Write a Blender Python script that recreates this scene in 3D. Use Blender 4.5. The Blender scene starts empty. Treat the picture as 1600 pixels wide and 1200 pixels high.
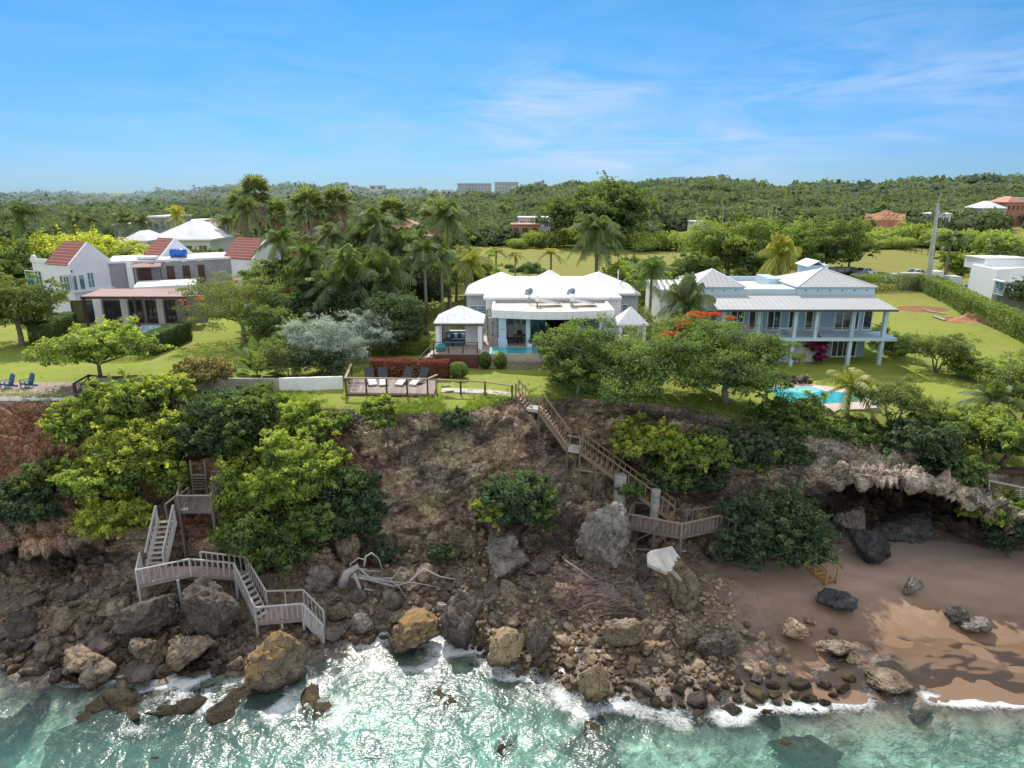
import bpy, math, random
import numpy as np
from mathutils import Vector, Matrix
from mathutils.bvhtree import BVHTree

R = math.radians
scene = bpy.context.scene
COL = scene.collection
rnd = random.Random(7)

# ------------------------------------------------------------------ camera geometry
CAM_Z, PITCH, FPX = 14.5, R(16.0), 1050.0
CS, SN = math.cos(PITCH), math.sin(PITCH)

def ray(px, py):
    xc, yc = (px - 800) / FPX, (py - 600) / FPX
    return Vector((xc, CS - yc * SN, -SN - yc * CS))

def G(px, py, z=0.0):                      # point of the plane z seen in that direction
    d = ray(px, py)
    t = (z - CAM_Z) / d.z
    return Vector((d.x * t, d.y * t, z))

def A(px, py, Y):                          # point at distance Y
    d = ray(px, py)
    t = Y / d.y
    return Vector((d.x * t, Y, CAM_Z + d.z * t))

# ------------------------------------------------------------------ numpy noise
def _hash(ix, iy, iz, seed):
    with np.errstate(over='ignore'):
        h = (ix.astype(np.int64) * 374761393 + iy.astype(np.int64) * 668265263 + iz.astype(np.int64) * 2147483647 + seed * 974634671) & 0xFFFFFFFF
        h = ((h ^ (h >> 13)) * 1274126177) & 0xFFFFFFFF
        h = (h ^ (h >> 16)) & 0xFFFFFFFF
        h = ((h ^ (h >> 15)) * 668265261) & 0xFFFFFFFF
        h = h ^ (h >> 14)
    return (h & 0xFFFFFF) / float(0x1000000)

def vnoise(p, seed=0):
    p = np.asarray(p, float)
    i = np.floor(p).astype(np.int64)
    f = p - i
    u = f * f * (3 - 2 * f)
    r = np.zeros(len(p))
    for dx in (0, 1):
        wx = u[:, 0] if dx else 1 - u[:, 0]
        for dy in (0, 1):
            wy = u[:, 1] if dy else 1 - u[:, 1]
            for dz in (0, 1):
                wz = u[:, 2] if dz else 1 - u[:, 2]
                r += wx * wy * wz * _hash(i[:, 0] + dx, i[:, 1] + dy, i[:, 2] + dz, seed)
    return r * 2 - 1

def fbm(p, octv=5, seed=0, gain=0.5, lac=2.03):
    p = np.asarray(p, float)
    a, s, r = 1.0, 0.0, np.zeros(len(p))
    for o in range(octv):
        r += a * vnoise(p, seed + o * 17)
        s += a
        a *= gain
        p = p * lac + 11.3
    return r / s

def worley(p, seed=0, ids=False):                     # distances to the two nearest cell points
    p = np.asarray(p, float)
    i = np.floor(p).astype(np.int64)
    d1 = np.full(len(p), 9.0)
    d2 = np.full(len(p), 9.0)
    cid = np.zeros(len(p))
    for dx in (-1, 0, 1):
        for dy in (-1, 0, 1):
            for dz in (-1, 0, 1):
                c = i + np.array([dx, dy, dz])
                q = np.stack([_hash(c[:, 0], c[:, 1], c[:, 2], seed + k) for k in (1, 2, 3)], 1) + c
                d = np.sqrt(((q - p) ** 2).sum(1))
                m = d < d1
                d2 = np.where(m, d1, np.minimum(d2, d))
                cid = np.where(m, q[:, 0] - c[:, 0], cid)
                d1 = np.where(m, d, d1)
    return (d1, d2, cid) if ids else (d1, d2)

def sstep(a, b, x):
    t = np.clip((np.asarray(x, float) - a) / (b - a), 0, 1)
    return t * t * (3 - 2 * t)

# ------------------------------------------------------------------ objects and properties
WL = {}                                    # world base of each root

def tag(o, label=None, cat=None, group=None, kind=None):
    if label: o['label'] = label
    if cat: o['category'] = cat
    if group: o['group'] = group
    if kind: o['kind'] = kind
    return o

def thing(name, loc, label, cat, group=None):
    o = bpy.data.objects.new(name, None)
    o.empty_display_size = 0.3
    COL.objects.link(o)
    o.location = loc
    WL[o.name] = Vector(loc)
    return tag(o, label, cat, group)

def base_of(parent):
    return WL.get(parent.name, Vector((0, 0, 0))) if parent else Vector((0, 0, 0))

def link_mesh(name, me, mat, parent=None, loc=None, smooth=False):
    if mat and not me.materials:
        for m in (mat if isinstance(mat, (list, tuple)) else [mat]):
            me.materials.append(m)
    o = bpy.data.objects.new(name, me)
    COL.objects.link(o)
    if parent: 
        o.parent = parent
        WL[o.name] = base_of(parent)
    if loc is not None:
        o.location = loc
    if smooth:
        me.polygons.foreach_set('use_smooth', np.ones(len(me.polygons), bool))
    return o

class MB:
    """collects shapes in world coordinates, out() links them as one mesh"""
    def __init__(s):
        s.v, s.f = [], []
    def add(s, vs, fs):
        n = len(s.v)
        s.v += [Vector(v) for v in vs]
        s.f += [tuple(i + n for i in f) for f in fs]
        return s
    def box(s, c, d, rz=0.0):
        x, y, z = d[0] / 2, d[1] / 2, d[2] / 2
        m = Matrix.Rotation(rz, 3, 'Z')
        vs = [Vector(c) + m @ Vector((a * x, b * y, e * z)) for e in (-1, 1) for a, b in ((-1, -1), (1, -1), (1, 1), (-1, 1))]
        return s.add(vs, [(3, 2, 1, 0), (4, 5, 6, 7), (0, 1, 5, 4), (1, 2, 6, 5), (2, 3, 7, 6), (3, 0, 4, 7)])
    def span(s, x0, x1, y0, y1, z0, z1):
        return s.box(((x0 + x1) / 2, (y0 + y1) / 2, (z0 + z1) / 2), (x1 - x0, y1 - y0, z1 - z0))
    def beam(s, p0, p1, w, h, up=(0, 0, 1)):
        p0, p1 = Vector(p0), Vector(p1)
        t = (p1 - p0).normalized()
        u = Vector(up)
        if abs(t.dot(u)) > 0.98: u = Vector((0, 1, 0))
        a = t.cross(u).normalized() * (w / 2)
        b = a.cross(t).normalized() * (h / 2)
        vs = [p + i * a + j * b for p in (p0, p1) for i, j in ((-1, -1), (1, -1), (1, 1), (-1, 1))]
        return s.add(vs, [(3, 2, 1, 0), (4, 5, 6, 7), (0, 1, 5, 4), (1, 2, 6, 5), (2, 3, 7, 6), (3, 0, 4, 7)])
    def tube(s, pts, rad, n=7, cap=True):
        pts = [Vector(p) for p in pts]
        if not isinstance(rad, (list, tuple)): rad = [rad] * len(pts)
        base = len(s.v)
        prev = None
        for k, p in enumerate(pts):
            t = (pts[min(k + 1, len(pts) - 1)] - pts[max(k - 1, 0)]).normalized()
            if prev is None:
                u = Vector((1, 0, 0)) if abs(t.x) < .8 else Vector((0, 1, 0))
                a = t.cross(u).normalized()
            else:
                a = (prev - t * prev.dot(t))
                a = a.normalized() if a.length > 1e-6 else t.orthogonal().normalized()
            prev = a
            b = t.cross(a)
            for j in range(n):
                q = 2 * math.pi * j / n
                s.v.append(p + (a * math.cos(q) + b * math.sin(q)) * rad[k])
        for k in range(len(pts) - 1):
            for j in range(n):
                i0, i1 = base + k * n + j, base + k * n + (j + 1) % n
                s.f.append((i0, i1, i1 + n, i0 + n))
        if cap:
            s.f.append(tuple(base + j for j in reversed(range(n))))
            s.f.append(tuple(base + (len(pts) - 1) * n + j for j in range(n)))
        return s
    def prism(s, poly, z0, z1):             # plan polygon (counter-clockwise) between two heights
        n = len(poly)
        zz0 = z0 if isinstance(z0, (list, tuple)) else [z0] * n
        zz1 = z1 if isinstance(z1, (list, tuple)) else [z1] * n
        vs = [(p[0], p[1], zz0[i]) for i, p in enumerate(poly)] + [(p[0], p[1], zz1[i]) for i, p in enumerate(poly)]
        fs = [tuple(reversed(range(n))), tuple(range(n, 2 * n))] + [(i, (i + 1) % n, n + (i + 1) % n, n + i) for i in range(n)]
        return s.add(vs, fs)
    def slab(s, quad, th):                  # a sheet of given thickness below a polygon in space
        q = [Vector(p) for p in quad]
        nrm = (q[1] - q[0]).cross(q[2] - q[0]).normalized()
        if nrm.z < 0: q.reverse(); nrm = -nrm
        n = len(q)
        vs = q + [p - nrm * th for p in q]
        fs = [tuple(range(n)), tuple(reversed(range(n, 2 * n)))] + [(i, n + i, n + (i + 1) % n, (i + 1) % n) for i in range(n)]
        return s.add(vs, fs)
    def hip(s, x0, x1, y0, y1, z, h, th=0.18, ridge=None):   # hipped roof with fascia
        w, d = x1 - x0, y1 - y0
        if ridge is None: ridge = max(0, (w - d)) if w >= d else 0
        cx, cy = (x0 + x1) / 2, (y0 + y1) / 2
        if w >= d: r0, r1 = (cx - ridge / 2, cy, z + h), (cx + ridge / 2, cy, z + h)
        else:
            rl = d - w
            r0, r1 = (cx, cy - rl / 2, z + h), (cx, cy + rl / 2, z + h)
        b = [(x0, y0), (x1, y0), (x1, y1), (x0, y1)]
        vs = [(p[0], p[1], z - th) for p in b] + [(p[0], p[1], z) for p in b] + [r0, r1]
        fs = [(3, 2, 1, 0), (0, 1, 5, 4), (1, 2, 6, 5), (2, 3, 7, 6), (3, 0, 4, 7)]
        if w >= d: fs += [(4, 5, 9, 8), (5, 6, 9), (6, 7, 8, 9), (7, 4, 8)]
        else: fs += [(4, 5, 8), (5, 6, 9, 8), (6, 7, 9), (7, 4, 8, 9)]
        return s.add(vs, fs)
    def out(s, name, mat, parent=None, label=None, cat=None, group=None, kind=None, org=None, smooth=False):
        o0 = Vector(org) if org is not None else base_of(parent)
        me = bpy.data.meshes.new(name)
        me.from_pydata([v - o0 for v in s.v], [], s.f)
        me.update()
        o = link_mesh(name, me, mat, parent, None if parent else o0, smooth)
        if not parent: WL[o.name] = o0
        return tag(o, label, cat, group, kind)

def np_mesh(name, verts, faces, attrs=None):
    """verts (N,3); faces (M,4) or (M,3); attrs: name -> per vertex float or (N,3) colour"""
    verts = np.asarray(verts, np.float32)
    faces = np.asarray(faces, np.int32)
    me = bpy.data.meshes.new(name)
    k = faces.shape[1]
    me.vertices.add(len(verts))
    me.vertices.foreach_set('co', verts.ravel())
    me.loops.add(faces.size)
    me.loops.foreach_set('vertex_index', faces.ravel())
    me.polygons.add(len(faces))
    me.polygons.foreach_set('loop_start', np.arange(0, faces.size, k, dtype=np.int32))
    me.polygons.foreach_set('loop_total', np.full(len(faces), k, np.int32))
    me.update(calc_edges=True)
    for nm, a in (attrs or {}).items():
        a = np.asarray(a, np.float32)
        if a.ndim == 1:
            at = me.attributes.new(nm, 'FLOAT', 'POINT')
            at.data.foreach_set('value', a)
        else:
            at = me.attributes.new(nm, 'FLOAT_COLOR', 'POINT')
            at.data.foreach_set('color', np.concatenate([a, np.ones((len(a), 1), np.float32)], 1).ravel())
    return me

# ------------------------------------------------------------------ materials
class NT:
    def __init__(s, name, disp=False):
        s.m = bpy.data.materials.new(name)
        s.m.use_nodes = True
        s.t = s.m.node_tree
        s.t.nodes.clear()
        s.o = s.n('ShaderNodeOutputMaterial')
    def n(s, typ, **kw):
        nd = s.t.nodes.new(typ)
        for k, v in kw.items():
            if k.startswith('_'): setattr(nd, k[1:], v)
        for k, v in kw.items():
            if not k.startswith('_'):
                key = int(k[1:]) if k[0] == 'i' and k[1:].isdigit() else k.replace('__', ' ')
                s.set(nd.inputs[key], v)
        return nd
    def set(s, sock, v):
        if isinstance(v, bpy.types.NodeSocket): s.t.links.new(v, sock)
        elif isinstance(v, bpy.types.Node): s.t.links.new(v.outputs[0], sock)
        else:
            if isinstance(v, (tuple, list)) and len(v) == 3 and sock.type == 'RGBA': v = (*v, 1)
            sock.default_value = v
    def math(s, op, a, b=None, c=None, clamp=False):
        nd = s.n('ShaderNodeMath', _operation=op, _use_clamp=clamp)
        s.set(nd.inputs[0], a)
        if b is not None: s.set(nd.inputs[1], b)
        if c is not None: s.set(nd.inputs[2], c)
        return nd.outputs[0]
    def mix(s, f, a, b, mode='MIX'):
        nd = s.n('ShaderNodeMix', _data_type='RGBA', _blend_type=mode)
        s.set(nd.inputs[0], f); s.set(nd.inputs[6], a); s.set(nd.inputs[7], b)
        return nd.outputs[2]
    def noise(s, scale, detail=4, rough=.55, vec=None, dist=0):
        nd = s.n('ShaderNodeTexNoise', Scale=scale, Detail=detail, Roughness=rough, Distortion=dist)
        if vec is not None: s.set(nd.inputs['Vector'], vec)
        return nd.outputs[0]
    def ramp(s, f, stops):
        nd = s.n('ShaderNodeValToRGB')
        s.set(nd.inputs[0], f)
        e = nd.color_ramp.elements
        while len(e) < len(stops): e.new(.5)
        for el, (p, c) in zip(e, stops):
            el.position = p
            el.color = (c, c, c, 1) if isinstance(c, (int, float)) else (*c, 1)
        return nd.outputs[0]
    def pos(s):
        return s.n('ShaderNodeNewGeometry').outputs['Position']
    def obj(s):
        return s.n('ShaderNodeTexCoord').outputs['Object']
    def attr(s, nm):
        return s.n('ShaderNodeAttribute', _attribute_name=nm)
    def bump(s, h, strength=.3, dist=.05):
        return s.n('ShaderNodeBump', Strength=strength, Distance=dist, Height=h).outputs[0]
    def pbr(s, col, rough=.6, normal=None, metal=0, spec=.5):
        p = s.n('ShaderNodeBsdfPrincipled', Metallic=metal)
        s.set(p.inputs['Base Color'], col)
        s.set(p.inputs['Roughness'], rough)
        s.set(p.inputs['Specular IOR Level'], spec)
        if normal is not None: s.set(p.inputs['Normal'], normal)
        return p
    def done(s, sh):
        s.set(s.o.inputs[0], sh if isinstance(sh, bpy.types.NodeSocket) else sh.outputs[0])
        return s.m

def plain(name, col, rough=.6, var=.25, scale=3.0, metal=0, spec=.4, bump=.0, bscale=40, grime=.0):
    t = NT(name)
    p = t.pos()
    n = t.noise(scale, 5, .6, p)
    c = t.mix(t.ramp(n, [(.3, 0.0), (.72, 1.0)]), tuple(v * (1 - var) for v in col), tuple(min(1, v * (1 + var * .6)) for v in col))
    if grime:
        mp = t.n('ShaderNodeMapping', Scale=(1.6, 1.6, .25)); t.set(mp.inputs[0], p)
        g = t.ramp(t.noise(2.2, 6, .65, mp.outputs[0]), [(.48, 0.0), (.78, 1.0)])
        c = t.mix(t.math('MULTIPLY', g, grime), c, tuple(v * .35 for v in col))
    nm = t.bump(t.noise(bscale, 4, .6, p), bump, .03) if bump else None
    return t.done(t.pbr(c, rough, nm, metal, spec))

def wood(name, col, col2, rough=.75, axis=(1, 12, 12)):
    t = NT(name)
    p = t.pos()
    mp = t.n('ShaderNodeMapping', Scale=axis); t.set(mp.inputs[0], p)
    n = t.noise(1.3, 6, .65, mp.outputs[0])
    big = t.noise(.9, 3, .5, p)
    rp = t.math('FRACT', t.math('ADD', t.n('ShaderNodeNewGeometry').outputs['Random Per Island'], t.n('ShaderNodeObjectInfo').outputs['Random']))
    f = t.math('ADD', t.math('MULTIPLY', n, .6), t.math('ADD', t.math('MULTIPLY', big, .35), t.math('MULTIPLY', rp, .35)))
    c = t.ramp(f, [(.35, col2), (.9, col)])
    return t.done(t.pbr(c, rough, t.bump(n, .35, .02), 0, .25))

def leafmat(name, dark, light, trans=.38, gloss=.02, tcol=None, rough=.55, kd=3.1, kl=2.35):
    dark, light = tuple(v * kd for v in dark), tuple(min(.8, v * kl) for v in light)
    trans, gloss = min(.5, trans + .08), min(gloss, .03)
    t = NT(name)
    tint = t.attr('tint').outputs['Fac']
    rp = t.n('ShaderNodeNewGeometry').outputs['Random Per Island']
    oi = t.n('ShaderNodeObjectInfo').outputs['Random']
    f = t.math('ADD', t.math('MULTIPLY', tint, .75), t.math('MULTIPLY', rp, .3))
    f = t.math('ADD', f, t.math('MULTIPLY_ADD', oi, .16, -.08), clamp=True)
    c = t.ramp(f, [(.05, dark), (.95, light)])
    tc = t.mix(1.0, c, tcol or (1.5, 1.5, .65), 'MULTIPLY')
    d = t.n('ShaderNodeBsdfDiffuse'); t.set(d.inputs[0], c)
    tr = t.n('ShaderNodeBsdfTranslucent'); t.set(tr.inputs[0], tc)
    m = t.n('ShaderNodeMixShader', Fac=trans); t.set(m.inputs[1], d); t.set(m.inputs[2], tr)
    g = t.n('ShaderNodeBsdfGlossy', Roughness=rough); t.set(g.inputs[0], (.9, .95, 1))
    m2 = t.n('ShaderNodeMixShader', Fac=gloss); t.set(m2.inputs[1], m); t.set(m2.inputs[2], g)
    return t.done(m2)

def glassmat(name, col, rough=.06):
    t = NT(name)
    c = t.mix(t.ramp(t.noise(.8, 2, .5, t.pos()), [(.35, 0.0), (.65, 1.0)]), tuple(v * .6 for v in col), tuple(v * 1.3 for v in col))
    return t.done(t.pbr(c, rough, None, 0, .9))

M = {}
M['white'] = plain('white_paint', (.84, .85, .87), .55, .06, 1.5, grime=.28)
M['white_roof'] = plain('white_roof_coating', (.74, .745, .76), .8, .16, .5, bump=.2, bscale=10, grime=.45)
M['roof_deck'] = plain('roof_deck', (.62, .57, .49), .85, .25, .8)
M['grey_wall'] = plain('grey_wall_paint', (.50, .54, .58), .7, .1, 1.0, grime=.25)
M['pale_blue'] = plain('pale_blue_paint', (.50, .66, .77), .6, .07, 1.0, grime=.12)
M['blue_wall'] = plain('blue_wall_paint', (.29, .45, .56), .6, .08, 1.0, grime=.12)
M['villa_grey'] = plain('villa_grey_paint', (.30, .30, .32), .75, .14, .8, grime=.25)
M['villa_white'] = plain('villa_lilac_white_paint', (.80, .80, .85), .7, .06, 1.0, grime=.18)
M['teal'] = plain('teal_louvre', (.10, .27, .30), .35, .2, 4, spec=.7)
M['darkgreen'] = plain('dark_teal_louvre', (.03, .09, .11), .3, .3, 4, spec=.7)
M['glass'] = glassmat('window_glass', (.035, .05, .06))
M['glass_teal'] = glassmat('teal_glass', (.05, .17, .20))
M['brown_dark'] = plain('dark_brown_door', (.075, .04, .03), .55, .3, 3)
M['pergola'] = plain('mauve_brown_roofing', (.36, .235, .21), .8, .14, 1.2)
M['darkmetal'] = plain('dark_metal', (.05, .045, .045), .45, .3, 6, spec=.5)
M['metal'] = plain('grey_metal', (.42, .42, .43), .4, .15, 5, metal=.6)
M['concrete'] = plain('weathered_concrete', (.36, .34, .31), .9, .3, 1.2, bump=.3, bscale=18, grime=.6)
M['concrete_pale'] = plain('pale_concrete', (.50, .47, .42), .9, .2, 1.4, bump=.25, bscale=16, grime=.35)
M['paving'] = plain('terrace_paving', (.50, .42, .36), .8, .2, 1.5, bump=.1, bscale=8)
M['paving_pink'] = plain('pink_paving', (.58, .47, .40), .8, .14, 1.0, bump=.1, bscale=10)
M['deck'] = wood('greyed_deck_boards', (.40, .31, .27), (.24, .18, .155), .8, (12, 1, 12))
M['deck_pink'] = wood('pinkish_deck_boards', (.44, .33, .30), (.28, .20, .18), .8, (1, 12, 12))
M['deck_red'] = wood('reddish_deck_boards', (.17, .085, .06), (.08, .04, .03), .7, (1, 12, 12))
M['wood_dark'] = wood('dark_stained_timber', (.12, .07, .05), (.05, .03, .024), .7)
M['wood_rail'] = wood('brown_grey_timber', (.38, .28, .21), (.2, .14, .10), .8)
M['wood_brown'] = wood('brown_timber', (.33, .225, .15), (.17, .11, .075), .8)
M['wood_grey'] = wood('silvered_timber', (.58, .55, .52), (.33, .30, .28), .85)
M['wood_old'] = wood('dark_weathered_timber', (.22, .185, .16), (.10, .08, .07), .85)
M['wood_yellow'] = wood('yellow_new_timber', (.50, .34, .12), (.33, .21, .08), .75)
M['bark'] = plain('bark', (.20, .155, .12), .9, .35, 5, bump=.6, bscale=14)
M['bark_grey'] = plain('grey_bark', (.30, .275, .25), .9, .3, 4, bump=.5, bscale=16)
M['palm_bark'] = plain('palm_bark', (.25, .215, .18), .9, .3, 6, bump=.5, bscale=9)
M['drift'] = plain('bleached_driftwood', (.38, .355, .34), .85, .25, 4, bump=.4, bscale=20)
M['twig'] = plain('dry_twigs', (.34, .235, .21), .9, .3, 3)
M['cush_blue'] = plain('blue_cushion', (.03, .12, .19), .8, .25, 3)
M['cush_grey'] = plain('dark_grey_wicker', (.055, .06, .07), .75, .25, 8, bump=.3, bscale=40)
M['cush_white'] = plain('white_cushion', (.72, .70, .68), .8, .08, 3)
M['turq'] = plain('turquoise_pouf', (.03, .30, .32), .7, .2, 3)
M['adirondack'] = plain('blue_chair_paint', (.03, .12, .24), .5, .25, 4)
M['tank_blue'] = plain('blue_tank_plastic', (.02, .14, .55), .4, .1, 2)
M['solar'] = plain('solar_glass', (.055, .06, .08), .15, .2, 2, spec=.9)
M['rubber'] = plain('tyre_rubber', (.02, .02, .02), .8, .2, 5)
M['stone_wall'] = plain('stone_wall', (.30, .25, .20), .9, .4, 4, bump=.9, bscale=7)
M['salmon'] = plain('salmon_paint', (.48, .22, .16), .75, .12, 1)
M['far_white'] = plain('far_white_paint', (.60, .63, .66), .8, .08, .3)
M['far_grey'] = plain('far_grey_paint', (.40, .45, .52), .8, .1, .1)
M['orange_dirt'] = plain('orange_earth', (.42, .215, .12), .95, .3, .6, bump=.7, bscale=3)
M['pole'] = plain('pole_concrete', (.42, .41, .39), .85, .2, 1)

def tile_mat(name, col, line, freq=3.2):
    t = NT(name)
    uvw = t.pos()
    n = t.noise(1.4, 4, .6, uvw)
    sx = t.n('ShaderNodeSeparateXYZ'); t.set(sx.inputs[0], uvw)
    w = t.math('FRACT', t.math('MULTIPLY', sx.outputs[2], freq))
    c = t.mix(t.ramp(n, [(.3, 0.0), (.7, 1.0)]), tuple(v * .75 for v in col), col)
    c = t.mix(t.ramp(w, [(.0, 1.0), (.14, 1.0), (.24, 0.0), (1, 0.0)]), c, line)
    return t.done(t.pbr(c, .75, t.bump(w, .6, .06)))
M['red_tile'] = tile_mat('red_roof_tiles', (.35, .11, .08), (.45, .25, .21))
M['salmon_tile'] = tile_mat('salmon_roof_tiles', (.55, .25, .18), (.42, .18, .13), 2)
t = NT('ribbed_metal_roof')
sx = t.n('ShaderNodeSeparateXYZ'); t.set(sx.inputs[0], t.pos())
w = t.math('FRACT', t.math('MULTIPLY', sx.outputs[0], 1.9))
rib = t.ramp(w, [(0, 1.0), (.10, 1.0), (.16, 0.0), (.94, 0.0), (1, 1.0)])
c = t.mix(t.noise(.5, 5, .6, t.pos()), (.38, .39, .395), (.50, .50, .49))
c = t.mix(t.math('MULTIPLY', rib, .55), c, (.26, .27, .28))
M['metal_roof'] = t.done(t.pbr(c, .55, t.bump(rib, .5, .05), .15, .4))
t = NT('pool_water')
tx = t.noise(1.1, 3, .5, t.pos()); 
cau = t.n('ShaderNodeTexVoronoi', Scale=1.4, _feature='DISTANCE_TO_EDGE'); t.set(cau.inputs['Vector'], t.pos())
c = t.mix(tx, (.02, .34, .44), (.05, .46, .54))
c = t.mix(t.ramp(cau.outputs[0], [(0, .35), (.12, 0.0)]), c, (.3, .75, .75))  # caustic light lines painted into the water colour
M['pool'] = t.done(t.pbr(c, .08, t.bump(t.noise(2.5, 2, .5, t.pos()), .12, .05), 0, .6))
t = NT('shallow_pool_water')
c = t.mix(t.noise(.6, 3, .5, t.pos()), (.22, .60, .58), (.42, .72, .68))
M['pool_pale'] = t.done(t.pbr(c, .08, t.bump(t.noise(2.5, 2, .5, t.pos()), .12, .05), 0, .6))

LEAF = {}
LEAF['green'] = leafmat('leaf_green', (.014, .026, .010), (.105, .145, .034))
LEAF['bright'] = leafmat('leaf_bright', (.022, .038, .010), (.21, .255, .045), .42)
LEAF['yellow'] = leafmat('leaf_yellow_green', (.038, .055, .012), (.29, .30, .05), .42)
LEAF['dark'] = leafmat('leaf_dark', (.012, .022, .011), (.058, .088, .036), .33)
LEAF['olive'] = leafmat('leaf_olive', (.022, .032, .010), (.13, .16, .045), .35)
LEAF['silver'] = leafmat('leaf_silver', (.045, .06, .05), (.30, .34, .29), .25, .06, (1.1, 1.2, .9))
LEAF['palm'] = leafmat('palm_frond', (.016, .028, .012), (.105, .138, .042), .33, .12)
LEAF['palm_grey'] = leafmat('palm_frond_greyish', (.018, .028, .014), (.12, .145, .065), .3, .09)
LEAF['palm_yellow'] = leafmat('palm_frond_yellowish', (.03, .045, .010), (.24, .23, .05), .35, .1)
LEAF['skirt'] = leafmat('dead_palm_leaf', (.07, .055, .04), (.24, .18, .12), .2, .02, (1.1, 1, .8))
LEAF['red'] = leafmat('leaf_red_hedge', (.05, .025, .015), (.27, .085, .055), .3, .02, (1.3, .9, .7), kd=1.4, kl=1.1)
LEAF['flower'] = leafmat('orange_flower', (.45, .06, .015), (.75, .16, .04), .3, .02, (1.2, 1, .8), kd=1, kl=1)
LEAF['magenta'] = leafmat('magenta_flower', (.16, .005, .05), (.42, .02, .13), .3, .02, (1.2, .8, 1), kd=1, kl=1)
LEAF['croton'] = leafmat('leaf_croton', (.05, .05, .012), (.33, .27, .05), .35, .03, (1.3, 1.2, .6), kd=1.5, kl=1.15)
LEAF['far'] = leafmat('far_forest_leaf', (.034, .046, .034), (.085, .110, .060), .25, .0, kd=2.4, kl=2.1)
LEAF['far2'] = leafmat('upper_forest_leaf', (.045, .060, .050), (.09, .115, .075), .25, .0, kd=2.6, kl=2.2)  # a little distance haze painted into the leaf colour
LEAF['haze'] = leafmat('haze_tinted_leaf', (.085, .112, .11), (.165, .20, .165), .2, .0, (1.1, 1.1, .9), kd=2.1, kl=2.1)  # aerial haze painted into the leaf colour, paler and bluer
LEAF['haze2'] = leafmat('far_haze_tinted_leaf', (.15, .19, .22), (.22, .265, .28), .15, .0, (1.05, 1.05, 1), kd=2.0, kl=2.0)  # stronger painted haze for the farthest woods
LEAF['scrub'] = leafmat('scrub_leaf', (.026, .042, .012), (.17, .21, .045), .32)
# ================================================================== camera, sky, sun
cam_d = bpy.data.cameras.new('camera')
cam = bpy.data.objects.new('camera', cam_d)
COL.objects.link(cam)
cam.location = (0, 0, CAM_Z)
cam.rotation_euler = (R(90) - PITCH, 0, 0)
cam_d.sensor_width = 36
cam_d.lens = 36 * FPX / 1600
cam_d.clip_start, cam_d.clip_end = 0.5, 12000
scene.camera = cam
scene.view_settings.view_transform = 'Standard'
scene.view_settings.look = 'None'
scene.view_settings.exposure = 0
cy = scene.cycles
cy.max_bounces, cy.diffuse_bounces, cy.glossy_bounces, cy.transmission_bounces, cy.transparent_max_bounces = 7, 3, 2, 4, 10
cy.sample_clamp_indirect = 4
cy.use_denoising = True
cy.caustics_reflective = False
cy.caustics_refractive = False

SUN_EL, SUN_AZ = R(46), R(-13)              # azimuth from +Y, to the left
world = bpy.data.worlds.new('World')
scene.world = world
world.use_nodes = True
wt = world.node_tree
wt.nodes.clear()
wo = wt.nodes.new('ShaderNodeOutputWorld')
bg = wt.nodes.new('ShaderNodeBackground')
sky = wt.nodes.new('ShaderNodeTexSky')
sky.sky_type = 'NISHITA'
sky.sun_disc = False
sky.sun_elevation = SUN_EL
sky.sun_rotation = SUN_AZ
sky.altitude = 20
sky.air_density, sky.dust_density, sky.ozone_density = 1.0, 0.1, 2.0
hs = wt.nodes.new('ShaderNodeHueSaturation')
hs.inputs['Saturation'].default_value = 1.12
hs.inputs['Value'].default_value = 1.0
wt.links.new(sky.outputs[0], hs.inputs['Color'])
# thin cirrus: stretched noise on the sky direction
tc = wt.nodes.new('ShaderNodeTexCoord')
def wmap(scale, rot, loc=(0, 0, 0)):
    mp = wt.nodes.new('ShaderNodeMapping')
    mp.inputs['Scale'].default_value = scale
    mp.inputs['Rotation'].default_value = rot
    mp.inputs['Location'].default_value = loc
    wt.links.new(tc.outputs['Generated'], mp.inputs['Vector'])
    return mp.outputs[0]
def wnoise(v, sc, det, rough, dist):
    n = wt.nodes.new('ShaderNodeTexNoise')
    n.inputs['Scale'].default_value = sc
    n.inputs['Detail'].default_value = det
    n.inputs['Roughness'].default_value = rough
    n.inputs['Distortion'].default_value = dist
    wt.links.new(v, n.inputs['Vector'])
    return n.outputs[0]
def wmath(op, a, b):
    n = wt.nodes.new('ShaderNodeMath'); n.operation = op; n.use_clamp = op != 'SUBTRACT'
    for i, v in enumerate((a, b)):
        if isinstance(v, (int, float)): n.inputs[i].default_value = v
        else: wt.links.new(v, n.inputs[i])
    return n.outputs[0]
def wramp(f, a, b, lo=0, hi=1):
    n = wt.nodes.new('ShaderNodeMapRange'); n.interpolation_type = 'SMOOTHSTEP'
    wt.links.new(f, n.inputs[0])
    for i, v in enumerate((a, b, lo, hi)): n.inputs[1 + i].default_value = v
    return n.outputs[0]
def wdist(c, s):                           # soft patch of sky around a direction
    sub = wt.nodes.new('ShaderNodeVectorMath'); sub.operation = 'SUBTRACT'
    wt.links.new(tc.outputs['Generated'], sub.inputs[0]); sub.inputs[1].default_value = c
    mul = wt.nodes.new('ShaderNodeVectorMath'); mul.operation = 'MULTIPLY'
    wt.links.new(sub.outputs[0], mul.inputs[0]); mul.inputs[1].default_value = s
    ln = wt.nodes.new('ShaderNodeVectorMath'); ln.operation = 'LENGTH'
    wt.links.new(mul.outputs[0], ln.inputs[0])
    return wramp(ln.outputs['Value'], 1.0, 0.0)
fine = wnoise(wmap((2.2, 2.2, 11), (0, R(9), 0)), 2.4, 9, .62, .9)
broad = wnoise(wmap((1.3, 1.3, 4.5), (0, R(7), 0), (.3, 0, .2)), 1.7, 5, .55, .4)
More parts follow.
